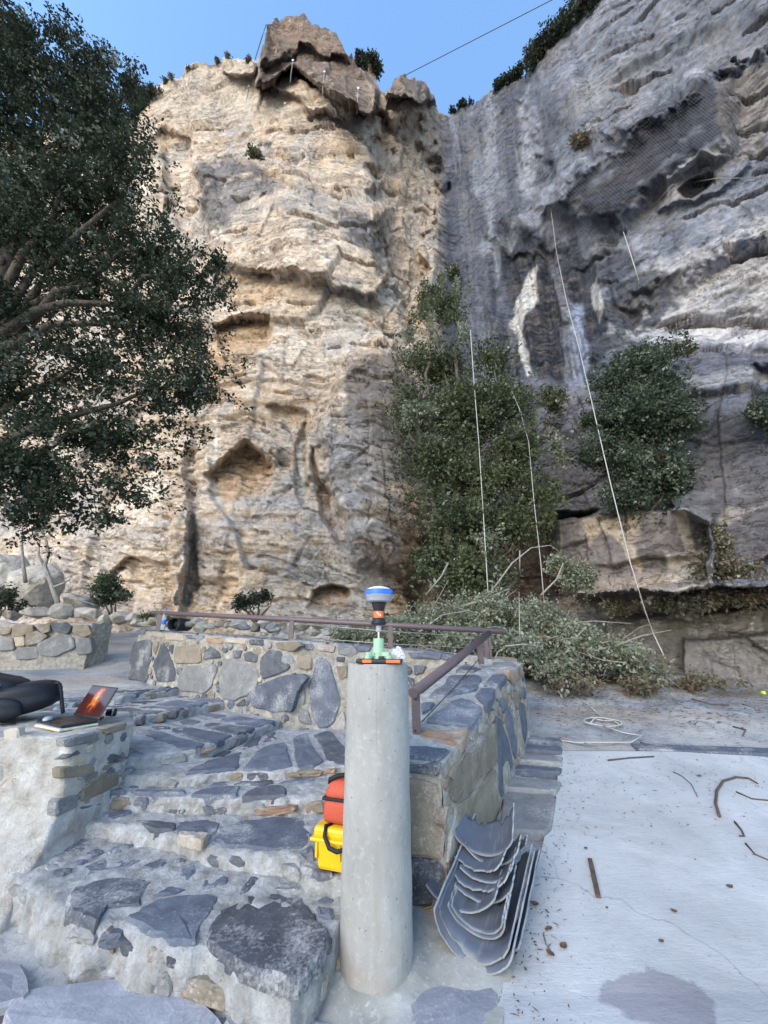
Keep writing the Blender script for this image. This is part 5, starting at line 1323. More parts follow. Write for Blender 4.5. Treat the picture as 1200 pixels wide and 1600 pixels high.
bm = bmesh.new(); add_box(bm, (-0.075, -0.13, 0.27), (0.055, 0.008, 0.028)); bm_obj('logo_patch', bm, plain('grey_patch', (0.22, 0.23, 0.25), 0.5), top_)
cushion('front_pocket', (-0.20, -0.11, 0.10), (0.33, 0.08, 0.095), M_PACK, bpk, None, 3.2, 0.05)
bm = bmesh.new(); add_tube(bm, [(0.06, 0.12, 0.25), (0.16, 0.10, 0.255), (0.25, 0.07, 0.262), (0.275, 0.06, 0.25)], [0.012, 0.016, 0.016, 0.012], 8); bm_obj('padded_strap', bm, M_PACK, bpk)
bm = bmesh.new(); add_tube(bm, [(0.27, 0.06, 0.255), (0.30, 0.04, 0.19), (0.335, 0.02, 0.10), (0.36, 0.0, 0.045)], 0.014, 8); bm_obj('strap_end', bm, M_PACK, bpk)
bm = bmesh.new(); add_tube(bm, [(-0.02, -0.16, 0.03), (0.05, -0.17, 0.012), (0.13, -0.16, 0.010)], 0.008, 6); bm_obj('loose_webbing', bm, M_STRAP, bpk)

# ---- handrail
M_RAIL = plain('mauve_brown_paint', (0.135, 0.098, 0.105), 0.42, grain=0.12, gscale=30)
M_WIRE = plain('wire_rope', (0.42, 0.41, 0.39), 0.4, 0.7)
hr = empty('handrail', (-1.0, 5.3, 1.4)); tag(hr, 'brown tubular handrail on short posts along both wall tops', 'handrail')
horg = Vector(hr.location)
def rail_pt(x): return Vector((x, wall_y(x) + 0.14, wtop(x)))
L0 = at_plane(238, 957, Vector((WA[0], WA[1] + 0.14, 0)), nAB); L1 = at_plane(790, 987, Vector((WC[0], WC[1] + 0.14, 0)), nBC)
Lm = at_plane(449, 967.5, Vector((WA[0], WA[1] + 0.14, 0)), nAB)
bm = bmesh.new(); add_tube(bm, [p - horg for p in (L0, Lm, Lm.lerp(L1, 0.5), L1)], 0.034, 16); bm_obj('top_rail', bm, M_RAIL, hr)
def post(u, vb, vt_, w, P0, n):
    bm = bmesh.new(); a, b = at_plane(u, vb, P0, n), at_plane(u, vt_, P0, n)
    b = Vector((a.x, a.y, b.z))
    add_box(bm, (a + b) / 2 - horg, (w, w * 0.6, (b - a).length))
    return bm_obj('post', bm, M_RAIL, hr)
pA = Vector((WA[0], WA[1] + 0.14, 0)); pC = Vector((WC[0], WC[1] + 0.14, 0))
post(247, 988, 959, 0.085, pA, nAB); post(454, 1001, 970, 0.06, pA, nAB); post(610, 1016, 979, 0.06, pC, nBC)
post(761, 1030, 988, 0.05, pC, nBC); post(767, 1028, 988, 0.03, pC, nBC)
# sloping rail over the arm
def arm_pt(k, off, z): 
    q = ON.lerp(OF, k) - nO * off; return Vector((q.x, q.y, z))
S0 = at_y(645, 1083, 2.92); S1 = at_y(764, 990, 4.80)
bm = bmesh.new(); add_tube(bm, [S0 - horg, S0.lerp(S1, 0.5) - horg, S1 - horg], 0.036, 16); bm_obj('sloping_rail', bm, M_RAIL, hr)
def ypost(u, vb, vt_, Y, w, d):
    a, b = at_y(u, vb, Y), at_y(u, vt_, Y); bm = bmesh.new()
    add_box(bm, Vector((a.x, a.y, (a.z + b.z) / 2)) - horg, (w, d, b.z - a.z)); return bm_obj('post', bm, M_RAIL, hr)
pp = ypost(651, 1158, 1078, 2.98, 0.055, 0.085)
ypost(752, 1038, 998, 4.62, 0.06, 0.05)
for vv in (1092, 1142):
    bm = bmesh.new(); bmesh.ops.create_uvsphere(bm, u_segments=8, v_segments=6, radius=0.007)
    bmesh.ops.translate(bm, vec=at_y(649, vv, 2.93) - horg, verts=bm.verts); bm_obj('bolt', bm, M_BLACKP, pp)
w1 = [(at_plane(470, 975, pC, nBC), at_plane(745, 995, pC, nBC)), (at_plane(470, 996, pC, nBC), at_plane(745, 1013, pC, nBC)), (at_plane(252, 966, pA, nAB), at_plane(470, 975, pA, nAB)), (at_y(659, 1083, 2.99), at_y(748, 1008, 4.6)), (at_y(659, 1128, 2.99), at_y(748, 1030, 4.6))]
w1 = [w1[0], w1[1], w1[3], w1[4]]
for k, (a, b) in enumerate(w1):
    bm = bmesh.new(); mid_ = (a + b) / 2 - Vector((0, 0, 0.012)); add_tube(bm, [a - horg, mid_ - horg, b - horg], 0.0045, 6); bm_obj('wire', bm, M_WIRE if k < 2 else plain('dark_wire', (0.10, 0.10, 0.11), 0.45, 0.6), hr)

# ---- bottle and drain pipe on the far end of the wall
bt = empty('water_bottle', tuple(at_plane(254, 984, pA, nAB)), 0); tag(bt, 'clear water bottle with blue cap standing at the rail end', 'bottle')
t_ = NT('clear_plastic'); t_.b.inputs['Transmission Weight'].default_value = 0.7; t_.b.inputs['IOR'].default_value = 1.3
M_CLEAR = t_.done((0.80, 0.88, 0.95), 0.08, None, 0.5)
lathe_obj('bottle_body', [(0.03, 0), (0.036, 0.005), (0.036, 0.2), (0.033, 0.22), (0.036, 0.25), (0.016, 0.31), (0.014, 0.33)], M_CLEAR, bt, 20)
lathe_obj('cap', [(0.017, 0.33), (0.017, 0.35), (0.01, 0.352)], M_BLUEP, bt, 16); lathe_obj('label_band', [(0.0365, 0.09), (0.0372, 0.092), (0.0372, 0.16), (0.0365, 0.162)], M_BLUEP, bt, 20)

# ---- broken pipe halves stacked against the wall foot
t_ = NT('grey_pvc'); p_ = t_.tex_co(); a = t_.noise(p_, 6, 5); b = t_.noise(p_, 60, 4, stretch=(1, 0.1, 1))
col = t_.ramp(a, [(0.3, (0.075, 0.09, 0.122)), (0.7, (0.115, 0.135, 0.172))]); col = t_.mix(col, (0.24, 0.265, 0.30), t_.ramp(b, [(0.62, 0.0), (0.75, 0.5)]))
M_PVC = t_.done(col, 0.38, None, 0.45)
M_PVCEDGE = plain('chalky_broken_edge', (0.28, 0.30, 0.33), 0.8)
def shard(label, loc, aim, roll, R, a0, a1, L, jag0=0.03, jag1=0.05, seed=1, taper=(0, 0), wall_t=0.010):
    """a broken length of pipe wall: axis along local Y; angles from straight down"""
    r_ = random.Random(seed); na, nl = 26, 10
    vs, fs = [], []
    j0 = [0.0]; j1 = [0.0]
    for i in range(na):
        j0.append(j0[-1] * 0.75 + r_.uniform(-1, 1)); j1.append(j1[-1] * 0.75 + r_.uniform(-1, 1))
    idx = {}
    for s in (0, 1):
        rad = R if s == 0 else R - wall_t
        for i in range(na + 1):
            k = i / na
            y0 = j0[i] * jag0 * 0.5 + taper[0] * k; y1 = L + j1[i] * jag1 * 0.5 - taper[1] * k
            for j in range(nl + 1):
                an = math.radians(a0 + (a1 - a0) * k)
                if i in (0, na): an += 0.03 * math.sin(j * 1.7 + seed)
                idx[s, i, j] = len(vs)
                vs.append((rad * math.sin(an), y0 + (y1 - y0) * j / nl, R - rad * math.cos(an)))
    for i in range(na):
        for j in range(nl):
            fs.append((idx[0, i, j], idx[0, i, j + 1], idx[0, i + 1, j + 1], idx[0, i + 1, j])); fs.append((idx[1, i, j], idx[1, i + 1, j], idx[1, i + 1, j + 1], idx[1, i, j + 1]))
    ns = len(fs)
    for i in range(na):
        fs.append((idx[0, i, 0], idx[0, i + 1, 0], idx[1, i + 1, 0], idx[1, i, 0])); fs.append((idx[0, i, nl], idx[1, i, nl], idx[1, i + 1, nl], idx[0, i + 1, nl]))
    for j in range(nl):
        fs.append((idx[0, 0, j], idx[1, 0, j], idx[1, 0, j + 1], idx[0, 0, j + 1])); fs.append((idx[0, na, j], idx[0, na, j + 1], idx[1, na, j + 1], idx[1, na, j]))
    o = mesh_obj('broken_pipe', vs, fs, M_PVC, None)
    o.data.materials.append(M_PVCEDGE)
    for k, p in enumerate(o.data.polygons):
        p.use_smooth = k < ns
        if k >= ns: p.material_index = 1
    y = Vector(aim).normalized(); up = Vector((0, 0, 1)); x = y.cross(up).normalized(); z = x.cross(y)
    Mr = Matrix((x, y, z)).transposed().to_4x4() @ Matrix.Rotation(math.radians(roll), 4, 'Y')
    o.matrix_world = Matrix.Translation(loc) @ Mr
    tag(o, label, 'pipe piece', 'broken grey pipe pieces at the wall foot')
    return o
ax = Vector((0.50, 0.82, 0.27)).normalized()
b0 = Vector((0.385, 2.33, 0.020))
def bo(k, x=0.0, z=0.0): return b0 + ax * (k * 0.9) + Vector((x, 0, z))
up_ = Vector((0.36, 0.52, 0.62))
shard('longest grey half pipe, outermost of the stack, resting on the ground', b0, ax, 14, 0.185, -88, 90, 0.66, 0.006, 0.05, 1, (0.02, 0.06), 0.008)
shard('long grey half pipe nested directly inside the outermost one', bo(0.04, 0.0, 0.011), ax, 12, 0.174, -80, 84, 0.58, 0.02, 0.05, 2, (0, 0), 0.008)
shard('grey pipe piece with double pale rim in the middle of the stack', bo(0.125, 0.012, 0.028), ax + Vector((0, 0, 0.10)), 4, 0.15, -70, 88, 0.14, 0.004, 0.02, 3, (0, 0), 0.008)
shard('thin grey pipe piece lining the double rimmed one', bo(0.135, 0.014, 0.040), ax + Vector((0, 0, 0.10)), 3, 0.14, -68, 84, 0.14, 0.004, 0.02, 13, (0, 0), 0.008)
sh_ = Vector((0.30, 0.62, 0.10))
def scallop(label, k, x, z, roll, R, a0, a1, L, seed, dv=(0, 0, 0), j0=0.006, j1=0.02): shard(label, bo(k, x, z), sh_ + Vector(dv), roll, R, a0, a1, L, j0, j1, seed, (0, 0), 0.008)
scallop('flat wide grey shard sticking out to the left over the pillar side', 0.165, -0.03, 0.090, -14, 0.23, -62, 44, 0.20, 4)
scallop('small curved grey shard lying above the flat wide one', 0.21, 0.015, 0.105, -2, 0.20, -40, 58, 0.18, 5)
scallop('pointed grey shard near the middle with pale left edge', 0.235, 0.005, 0.135, -6, 0.20, -46, 56, 0.17, 6, (0.05, 0, 0), 0.02)
scallop('crescent shaped grey shard over the pointed one', 0.275, 0.015, 0.15, -2, 0.19, -40, 60, 0.16, 16)
scallop('small grey shard lying crooked over the crescent one', 0.295, 0.0, 0.18, -10, 0.19, -46, 44, 0.14, 17, (0.08, 0, 0.03), 0.015)
scallop('narrow grey shard just under the uppermost big one', 0.37, 0.03, 0.17, 0, 0.18, -50, 64, 0.16, 7)
scallop('uppermost big grey shard with two pointed teeth at its top', 0.395, 0.015, 0.195, -8, 0.185, -66, 60, 0.21, 8, (-0.06, 0, 0.12), 0.004, 0.07)
shard('small dark grey shard behind the uppermost big one', bo(0.55, 0.08, 0.13), sh_, 10, 0.11, -60, 70, 0.11, 0.01, 0.05, 9, (0, 0), 0.008)
shard('upright grey strip leaning along the right side of the stack', bo(0.06, 0.0, 0.025), ax, 24, 0.192, 42, 76, 0.64, 0.03, 0.05, 10, (0.06, 0.0), 0.008)
shard('second upright grey strip inside the right hand one', bo(0.22, -0.012, 0.03), ax, 20, 0.178, 44, 78, 0.46, 0.04, 0.05, 11, (0, 0), 0.008)
# ================================================================ trees, shrubs, cut brush
def leaf_mat(name, c1, c2, rough=0.5, trans=0.25):
    t = NT(name); tc = attr_color(t)
    s = t.node('ShaderNodeSeparateColor'); t.link(tc, s.inputs[0])
    col = t.mix(c1, c2, s.outputs[0])
    col = t.mix(col, (0.34, 0.36, 0.30), s.outputs[1])
    col = t.mix(col, (0.17, 0.105, 0.06), s.outputs[2])
    t.done(col, rough + 0.1, None, 0.18)
    tr = t.node('ShaderNodeBsdfTranslucent'); t.link(col, tr.inputs[0])
    mx = t.node('ShaderNodeMixShader'); mx.inputs[0].default_value = trans
    t.link(t.b.outputs[0], mx.inputs[1]); t.link(tr.outputs[0], mx.inputs[2]); t.link(mx.outputs[0], t.out.inputs[0])
    return t.m
M_OAK = leaf_mat('oak_leaf', (0.018, 0.027, 0.019), (0.075, 0.095, 0.058), 0.5, 0.2)
M_SHRUB = leaf_mat('shrub_leaf', (0.036, 0.05, 0.025), (0.19, 0.215, 0.115), 0.5, 0.25)
M_HOLM = leaf_mat('blue_green_leaf', (0.028, 0.042, 0.028), (0.125, 0.155, 0.10), 0.45, 0.2)
M_CUT = leaf_mat('pale_cut_leaf', (0.10, 0.12, 0.07), (0.39, 0.415, 0.30), 0.6, 0.25)
M_DRY = leaf_mat('dry_leaf', (0.10, 0.092, 0.06), (0.235, 0.205, 0.14), 0.7, 0.2)
t_ = NT('bark'); p_ = t_.geo(); a = t_.noise(p_, 22, 6, 0.65, stretch=(1, 1, 0.25))
M_BARK = t_.done(t_.ramp(a, [(0.35, (0.045, 0.036, 0.028)), (0.65, (0.15, 0.125, 0.10))]), 0.9, t_.bump(a, 0.8, 0.02))
t_ = NT('pale_bark'); p_ = t_.geo(); a = t_.noise(p_, 22, 6, 0.65, stretch=(1, 1, 0.25))
M_PBARK = t_.done(t_.ramp(a, [(0.35, (0.17, 0.155, 0.14)), (0.65, (0.36, 0.33, 0.30))]), 0.9, t_.bump(a, 0.8, 0.02))

def leaves(name, blobs, n_tw, per, size, mat, parent, seed, grey=0.1, brown=0.02, shell=0.55, droop=0.0, twig=0.22, org=None, clump=0, cr=0.3):
    """leaf blades on twigs, the twigs spread through the blobs [(centre, (rx, ry, rz), weight)]"""
    r = np.random.RandomState(seed)
    w = np.array([b[2] for b in blobs], float); w /= w.sum()
    bi = r.choice(len(blobs), n_tw, p=w)
    cen = np.array([tuple(b[0]) for b in blobs])[bi]; rad = np.array([b[1] for b in blobs])[bi]
    d = r.normal(size=(n_tw, 3)); d /= np.linalg.norm(d, axis=1)[:, None]
    rr_ = (shell + (1 - shell) * r.rand(n_tw)) ** 0.8
    lump = 1 + 0.42 * fbm(d[:, 0] * 2.2 + bi, d[:, 1] * 2.2, d[:, 2] * 2.2, 2, off=seed)
    tip = cen + d * rad * (rr_ * lump)[:, None]
    ctone = r.rand(n_tw)
    if clump:
        ci = r.randint(0, clump, n_tw); base = tip[:clump][ci]
        o3 = np.clip(r.normal(size=(n_tw, 3)), -1.5, 1.5) * cr * (0.5 + 1.0 * r.rand(clump)[ci])[:, None] * np.array([1, 1, 0.62])
        tip = base + o3; d = d[:clump][ci] * 0.6 + o3 / (np.linalg.norm(o3, axis=1)[:, None] + 1e-6); d /= np.linalg.norm(d, axis=1)[:, None]
        ctone = r.rand(clump)[ci]
    td = d * 0.7 + r.normal(size=(n_tw, 3)) * 0.45 + np.array([0, 0, 0.25 - droop]); td /= np.linalg.norm(td, axis=1)[:, None]
    N = n_tw * per
    ti = np.repeat(np.arange(n_tw), per)
    along = r.rand(N)
    tl = twig * (0.6 + 0.8 * r.rand(n_tw))
    pos = tip[ti] - td[ti] * (along * tl[ti])[:, None] + r.normal(size=(N, 3)) * (size * 0.55)
    ld = td[ti] * 0.6 + r.normal(size=(N, 3)) * 0.75 + np.array([0, 0, -0.25]); ld /= np.linalg.norm(ld, axis=1)[:, None]
    up = r.normal(size=(N, 3)) * 0.7 + np.array([0, 0, 1.0])
    sd = np.cross(ld, up); sd /= (np.linalg.norm(sd, axis=1)[:, None] + 1e-6)
    nn = np.cross(sd, ld)
    L = size * (0.45 + 1.1 * r.rand(N))[:, None]; W = L * (0.23 + 0.12 * r.rand(N))[:, None]
    v0 = pos; v1 = pos + ld * L * 0.45 + sd * W + nn * L * 0.06; v2 = pos + ld * L; v3 = pos + ld * L * 0.45 - sd * W + nn * L * 0.06
    co = np.stack([v0, v1, v2, v3], 1).reshape(-1, 3)
    twt = r.rand(n_tw)
    sh = np.clip(0.2 * twt[ti] + 0.5 * ctone[ti] + 0.3 * r.rand(N), 0, 1) ** 1.5
    c = np.zeros((N, 3), np.float32)
    c[:, 0] = sh
    gt = (r.rand(n_tw) < grey); c[:, 1] = gt[ti] * r.rand(N) * 0.9
    bt_ = (r.rand(n_tw) < brown); c[:, 2] = bt_[ti] * (0.4 + 0.6 * r.rand(N))
    cc = np.repeat(c, 4, 0)
    if org is not None: co = co - np.array(tuple(org))
    q = np.arange(N * 4).reshape(N, 4)
    return big_mesh(name, co, q, mat, parent, False, cc)
def limbs(name, root, tips, r0, mat, parent, seed=0, sag=0.2, lead=None, org=None, n=7):
    bm = bmesh.new(); r_ = random.Random(seed)
    for tp in tips:
        a, b = Vector(root), Vector(tp)
        pts = []
        jit = [Vector((r_.uniform(-1, 1), r_.uniform(-1, 1), r_.uniform(-1, 1))) for _ in range(6)]
        for i in range(7):
            k = i / 6
            p = a.lerp(b, k) + Vector((0, 0, 1)) * sag * math.sin(k * math.pi) * (b - a).length
            p = p + jit[min(i, 5)] * 0.045 * (b - a).length * (0 if i in (0, 6) else 1)
            pts.append(p - (Vector(org) if org is not None else Vector()))
        add_tube(bm, pts, [r0 * (1 - 0.82 * i / 6) for i in range(7)], n, False)
    return bm_obj(name, bm, mat, parent)
def blob(u, v, Y, ru, rv, depth=None, w=1.0):
    d = ray(u, v); zc = Y / d.y; c = EYE + d * zc
    rx = ru * zc / FPX; rz = rv * zc / FPX
    el = math.atan2(d.z, math.hypot(d.x, d.y))
    return (c, (rx, depth if depth else (rx + rz) * 0.5, rz), w * rx * rz)

# ---- the big evergreen oak at the upper left
ok = empty('evergreen_oak', (-7.3, 5.4, 0.55)); tag(ok, 'large dark evergreen oak overhanging from the upper left', 'tree')
OB = [blob(-40, 60, 4.6, 90, 70), blob(40, 110, 4.6, 70, 70), blob(120, 130, 4.8, 70, 60), blob(170, 190, 4.8, 60, 60), blob(60, 220, 5.0, 110, 80), blob(-60, 260, 4.8, 90, 110),
      blob(200, 290, 4.9, 48, 55), blob(130, 320, 5.2, 90, 70), blob(20, 360, 5.0, 100, 80), blob(225, 390, 5.0, 70, 50), blob(290, 430, 5.2, 48, 40), blob(120, 440, 5.2, 110, 55),
      blob(-40, 480, 5.0, 90, 90), blob(240, 490, 5.2, 80, 55), blob(305, 520, 5.3, 32, 40), blob(140, 560, 5.2, 90, 60), blob(30, 590, 5.0, 100, 70), blob(250, 600, 5.2, 75, 50), blob(300, 600, 5.3, 36, 26),
      blob(170, 670, 5.1, 90, 45), blob(260, 660, 5.2, 40, 36), blob(50, 700, 5.0, 90, 60), blob(150, 740, 5.0, 60, 40), blob(205, 760, 5.1, 28, 34), blob(60, 780, 5.0, 60, 44), blob(10, 740, 4.9, 60, 60), blob(120, 800, 5.1, 34, 26), blob(45, 825, 5.1, 30, 22)]
leaves('crown', [(c, tuple(q * 1.12 for q in r), w) for c, r, w in OB], 6800, 24, 0.060, M_OAK, ok, 3, grey=0.05, brown=0.0, shell=0.12, org=ok.location, twig=0.34, clump=520, cr=0.31)
leaves('outer_sprays', [blob(340, 405, 5.2, 22, 16), blob(345, 460, 5.3, 20, 18), blob(322, 610, 5.3, 22, 14), blob(210, 135, 4.9, 22, 26), blob(25, 40, 4.6, 22, 26), blob(150, 88, 4.7, 40, 18), blob(230, 720, 5.1, 20, 18), blob(95, 50, 4.7, 34, 20)], 330, 16, 0.055, M_OAK, ok, 8, grey=0.3, shell=0.1, org=ok.location)
bm = bmesh.new(); tb = [Vector((0, 0, -0.4)), Vector((0.1, -0.05, 1.6)), Vector((0.3, -0.1, 3.6)), Vector((0.5, -0.2, 6.2)), Vector((0.6, -0.4, 9.0))]
add_tube(bm, tb, [0.36, 0.30, 0.25, 0.17, 0.07], 14); bm_obj('trunk', bm, M_BARK, ok, True)
limbs('branch', Vector((-7.1, 5.3, 3.2)), [OB[i][0] for i in (12, 15, 16, 17, 19, 21)], 0.11, M_BARK, ok, 1, 0.08, org=ok.location)
limbs('branch', Vector((-6.9, 5.2, 5.5)), [OB[i][0] for i in (3, 4, 6, 7, 8, 9, 10, 11, 13)], 0.10, M_BARK, ok, 2, 0.08, org=ok.location)
limbs('branch', Vector((-6.8, 5.1, 8.0)), [OB[i][0] for i in (0, 1, 2, 5)], 0.07, M_BARK, ok, 3, 0.05, org=ok.location)

# ---- tall shrubby tree in the corner of the cliff
c1 = at_y(735, 930, 8.6)
ct = empty('corner_tree', tuple(c1)); tag(ct, 'tall bushy green tree growing in the corner of the cliff, left of two', 'tree')
CB = [blob(662, 480, 10.6, 10, 20, 0.4), blob(702, 470, 10.6, 9, 34, 0.4), blob(645, 555, 10.2, 20, 20, 0.5), blob(690, 565, 10.2, 40, 34), blob(768, 560, 10.0, 40, 36), blob(640, 640, 9.8, 30, 36), blob(720, 640, 9.6, 70, 52),
      blob(800, 620, 9.6, 42, 44), blob(800, 690, 9.3, 44, 40), blob(690, 720, 9.4, 62, 56), blob(770, 740, 9.2, 66, 56), blob(836, 765, 9.2, 22, 32), blob(720, 810, 9.0, 60, 42), blob(800, 810, 9.0, 50, 40), blob(700, 870, 8.9, 46, 36), blob(740, 890, 8.7, 60, 30), blob(838, 815, 9.0, 14, 24)]
leaves('crown', [(c, tuple(q * 1.06 for q in r), w) for c, r, w in CB], 5000, 16, 0.085, M_SHRUB, ct, 5, grey=0.08, brown=0.01, shell=0.05, org=c1, twig=0.5, droop=-0.45, clump=210, cr=0.36)
leaves('pale_sprays', [blob(660, 640, 9.0, 42, 16), blob(690, 690, 8.9, 30, 16), blob(760, 840, 8.5, 30, 22), blob(640, 655, 9.2, 24, 14), blob(690, 430, 10.6, 16, 12), blob(725, 520, 10.0, 14, 22), blob(672, 500, 10.5, 8, 40, 0.3), blob(712, 455, 10.5, 7, 36, 0.3), blob(640, 520, 10.3, 10, 26, 0.3), blob(870, 700, 9.0, 14, 40, 0.3)], 420, 16, 0.07, M_CUT, ct, 6, grey=0.8, shell=0.2, org=c1)
limbs('trunk', c1 - Vector((0, -0.3, 0.5)), [b[0] for b in CB[:9]], 0.10, M_BARK, ct, 4, 0.03, org=c1)
limbs('branch', c1 - Vector((0.4, -0.3, 0.3)), [b[0] for b in CB[9:]], 0.06, M_BARK, ct, 5, 0.03, org=c1)
# ---- second tree against the right wall
c2 = at_y(1000, 830, 8.4)
rt = empty('ledge_tree', tuple(c2)); tag(rt, 'rounded blue green tree standing above the pale rock block', 'tree')
RB = [blob(1000, 575, 8.9, 38, 30), blob(960, 600, 8.9, 26, 26), blob(1040, 610, 8.7, 26, 26), blob(965, 650, 8.6, 40, 36), blob(1020, 660, 8.5, 46, 40), blob(1062, 650, 8.5, 20, 20), blob(950, 710, 8.5, 38, 36), blob(1010, 730, 8.4, 50, 38), blob(1050, 745, 8.4, 24, 30), blob(975, 770, 8.4, 40, 26), blob(1005, 790, 8.4, 22, 18)]
leaves('crown', [(c, tuple(q * 0.92 for q in r), w) for c, r, w in RB], 3600, 17, 0.075, M_HOLM, rt, 9, grey=0.10, brown=0.01, clump=150, cr=0.28, shell=0.08, org=c2, twig=0.3)
limbs('trunk', c2 - Vector((0, -0.4, 0.4)), [b[0] for b in RB], 0.07, M_BARK, rt, 6, 0.04, org=c2)
def bush(name, label, base, blobs, n, per, size, mat, seed, grey=0.1, brown=0.03, shell=0.2, group=None, stem=0.02, smat=None, cat='bush'):
    e = empty(name, tuple(base)); tag(e, label, cat, group)
    leaves('foliage', blobs, n, per, size, mat, e, seed, grey=grey, brown=brown, shell=shell, org=base, twig=size * (3 if name != 'skyline_bush' else 1.5), clump=max(12, n // 14), cr=min(min(b[1]) for b in blobs) * 0.5)
    if name != 'skyline_bush': limbs('stem', Vector(base) - Vector((0, 0, 0.15)), [b[0] for b in blobs], stem, smat or M_BARK, e, seed, 0.03, org=base, n=5)
    return e
bush('cliff_bush', 'small bush on the ledge between the two trees', on_cliff(875, 640, 0.2), [blob(870, 620, 9.6, 30, 26), blob(905, 660, 9.4, 22, 24), blob(850, 650, 9.4, 18, 18), blob(905, 700, 9.2, 18, 20)], 170, 14, 0.08, M_SHRUB, 21, 0.3, 0.12)
bush('cliff_bush', 'bush growing out of the cliff at the right picture edge', on_cliff(1200, 640, 0.1), [blob(1195, 645, 7.6, 24, 22), blob(1230, 640, 7.4, 26, 26)], 260, 14, 0.06, M_HOLM, 22)
bush('cliff_bush', 'low bush on the rock step right of the ledge tree top', on_cliff(1050, 548, 0.1), [blob(1040, 548, 9.6, 36, 9), blob(1075, 545, 9.4, 14, 7)], 260, 12, 0.06, M_SHRUB, 23, 0.3)
for k, (lab, pts, n) in enumerate([('largest dark bush on the skyline of the right cliff', [(838, 88, 15, 20), (856, 66, 17, 18), (880, 44, 18, 16), (905, 20, 18, 16), (930, 6, 16, 12)], 900),
                                   ('small dark tuft on the right cliff skyline near the notch', [(722, 164, 7, 2.5), (735, 158, 6, 2.5), (708, 174, 5, 2)], 80), ('low row of tufts on the right cliff skyline below the big bush', [(795, 122, 8, 7), (808, 114, 8, 7), (780, 132, 6, 5)], 200),
                                   ('spiky tuft on the skyline just right of the summit boulder', [(563, 92, 5, 14), (578, 96, 9, 8), (588, 108, 7, 8)], 240), ('thin scrub on the skyline left of the summit boulder', [(u_, float(np.interp(u_, sk_u, sk_v)) + 3, 6, 1.5) for u_ in range(232, 400, 9)], 90),
                                   ('dark scrub on the skyline behind the oak', [(235, 150, 14, 8), (215, 165, 14, 10)], 200)]):
    base = on_cliff(pts[0][0], pts[0][1] + 8, -0.1)
    bl_ = []
    for (u, v, ru, rv) in pts:
        q = on_cliff(u, v + 2, 0.0); zc = (q - EYE).dot(Vector((0, CP, SP)))
        c = EYE + ray(u, v) * zc
        bl_.append((c, (ru * zc / FPX, ru * zc / FPX, rv * zc / FPX * 1.1), ru * rv))
    bush('skyline_bush', lab, base, bl_, n * 2, 12, 0.11, M_OAK if k not in (4,) else M_DRY, 30 + k, 0.1, 0.05, 0.1, 'bushes along the cliff top', 0.03)
for k, (u, v, ru, rv, lab) in enumerate([(910, 225, 14, 8, 'small dry tuft in the upper right cliff above the netting'), (665, 470, 22, 26, 'sparse scrub high in the cliff corner above the tall tree'), (400, 247, 12, 4, 'tiny grass tuft on the top edge of the dark slab'), (705, 430, 10, 14, 'thin upright sprig at the top of the corner tree')]):
    q = on_cliff(u, v, 0.15); zc = (q - EYE).dot(Vector((0, CP, SP)))
    bush('cliff_tuft', lab, q, [(q, (ru * zc / FPX, 0.3, rv * zc / FPX * 1.3), 1)], 60 + int(ru * rv * 0.4), 12, 0.10, M_DRY if k in (0,) else M_SHRUB, 50 + k, 0.3, 0.15, 0.1, 'tufts in the cliff face', 0.015)

# ---- young tree, dead tree and shrubs at the foot of the cliff
b3 = at_y(178, 962, 10.6)
bush('young_tree', 'young tree with a round crown at the cliff foot', b3, [blob(172, 915, 10.6, 24, 20), blob(185, 930, 10.6, 18, 14), blob(162, 935, 10.6, 14, 10)], 520, 14, 0.06, M_HOLM, 61, 0.1, 0.0, 0.2, None, 0.035, cat='tree')
def bare(name, label, base, pts_list, r0, mat, cat='tree', group=None):
    e = empty(name, tuple(base)); tag(e, label, cat, group)
    for k, pts in enumerate(pts_list):
        bm = bmesh.new(); P = [Vector(p) - Vector(base) for p in pts]
        add_tube(bm, P, [r0 * (1 - 0.6 * i / max(1, len(P) - 1)) * (1 if k == 0 else 0.6) for i in range(len(P))], 8); bm_obj('trunk' if k == 0 else 'branch', bm, mat, e)
    return e
Yd = 9.8
bare('dead_tree', 'pale crooked leafless trunk leaning before the left cliff', at_y(88, 958, Yd), [[at_y(u, v, Yd) for u, v in [(90, 960), (90, 940), (82, 918), (76, 900), (70, 884), (76, 866), (72, 845), (60, 815)]], [at_y(u, v, Yd) for u, v in [(70, 884), (60, 868), (62, 840)]], [at_y(u, v, Yd) for u, v in [(82, 918), (98, 912), (110, 905)]]], 0.065, M_PBARK)
bare('dead_tree', 'thin straight bare stem at the left below the oak', at_y(38, 905, Yd), [[at_y(u, v, Yd) for u, v in [(40, 910), (36, 880), (34, 850), (35, 820)]]], 0.045, M_PBARK)
bush('cliff_shrub', 'scrubby half bare shrub at the cliff foot behind the rail', at_y(400, 962, 10.2), [blob(385, 938, 10.2, 18, 10), blob(410, 930, 10.2, 14, 14), blob(372, 945, 10.2, 12, 8), blob(425, 945, 10.2, 8, 8)], 170, 12, 0.07, M_OAK, 66, 0.2, 0.1, 0.1, None, 0.05, M_BARK)
bush('cliff_shrub', 'dark low shrub at the left picture edge under the oak', at_y(2, 955, 8.6), [blob(5, 935, 8.6, 26, 14), blob(-20, 920, 8.6, 24, 22), blob(22, 925, 8.6, 10, 6)], 300, 12, 0.06, M_OAK, 67)
bush('wall_weed', 'low weeds on the stone row behind the rail end', at_y(235, 968, 9.6), [blob(228, 964, 9.6, 16, 6), blob(262, 966, 9.6, 10, 5)], 110, 10, 0.05, M_SHRUB, 68, 0.4, 0.1)
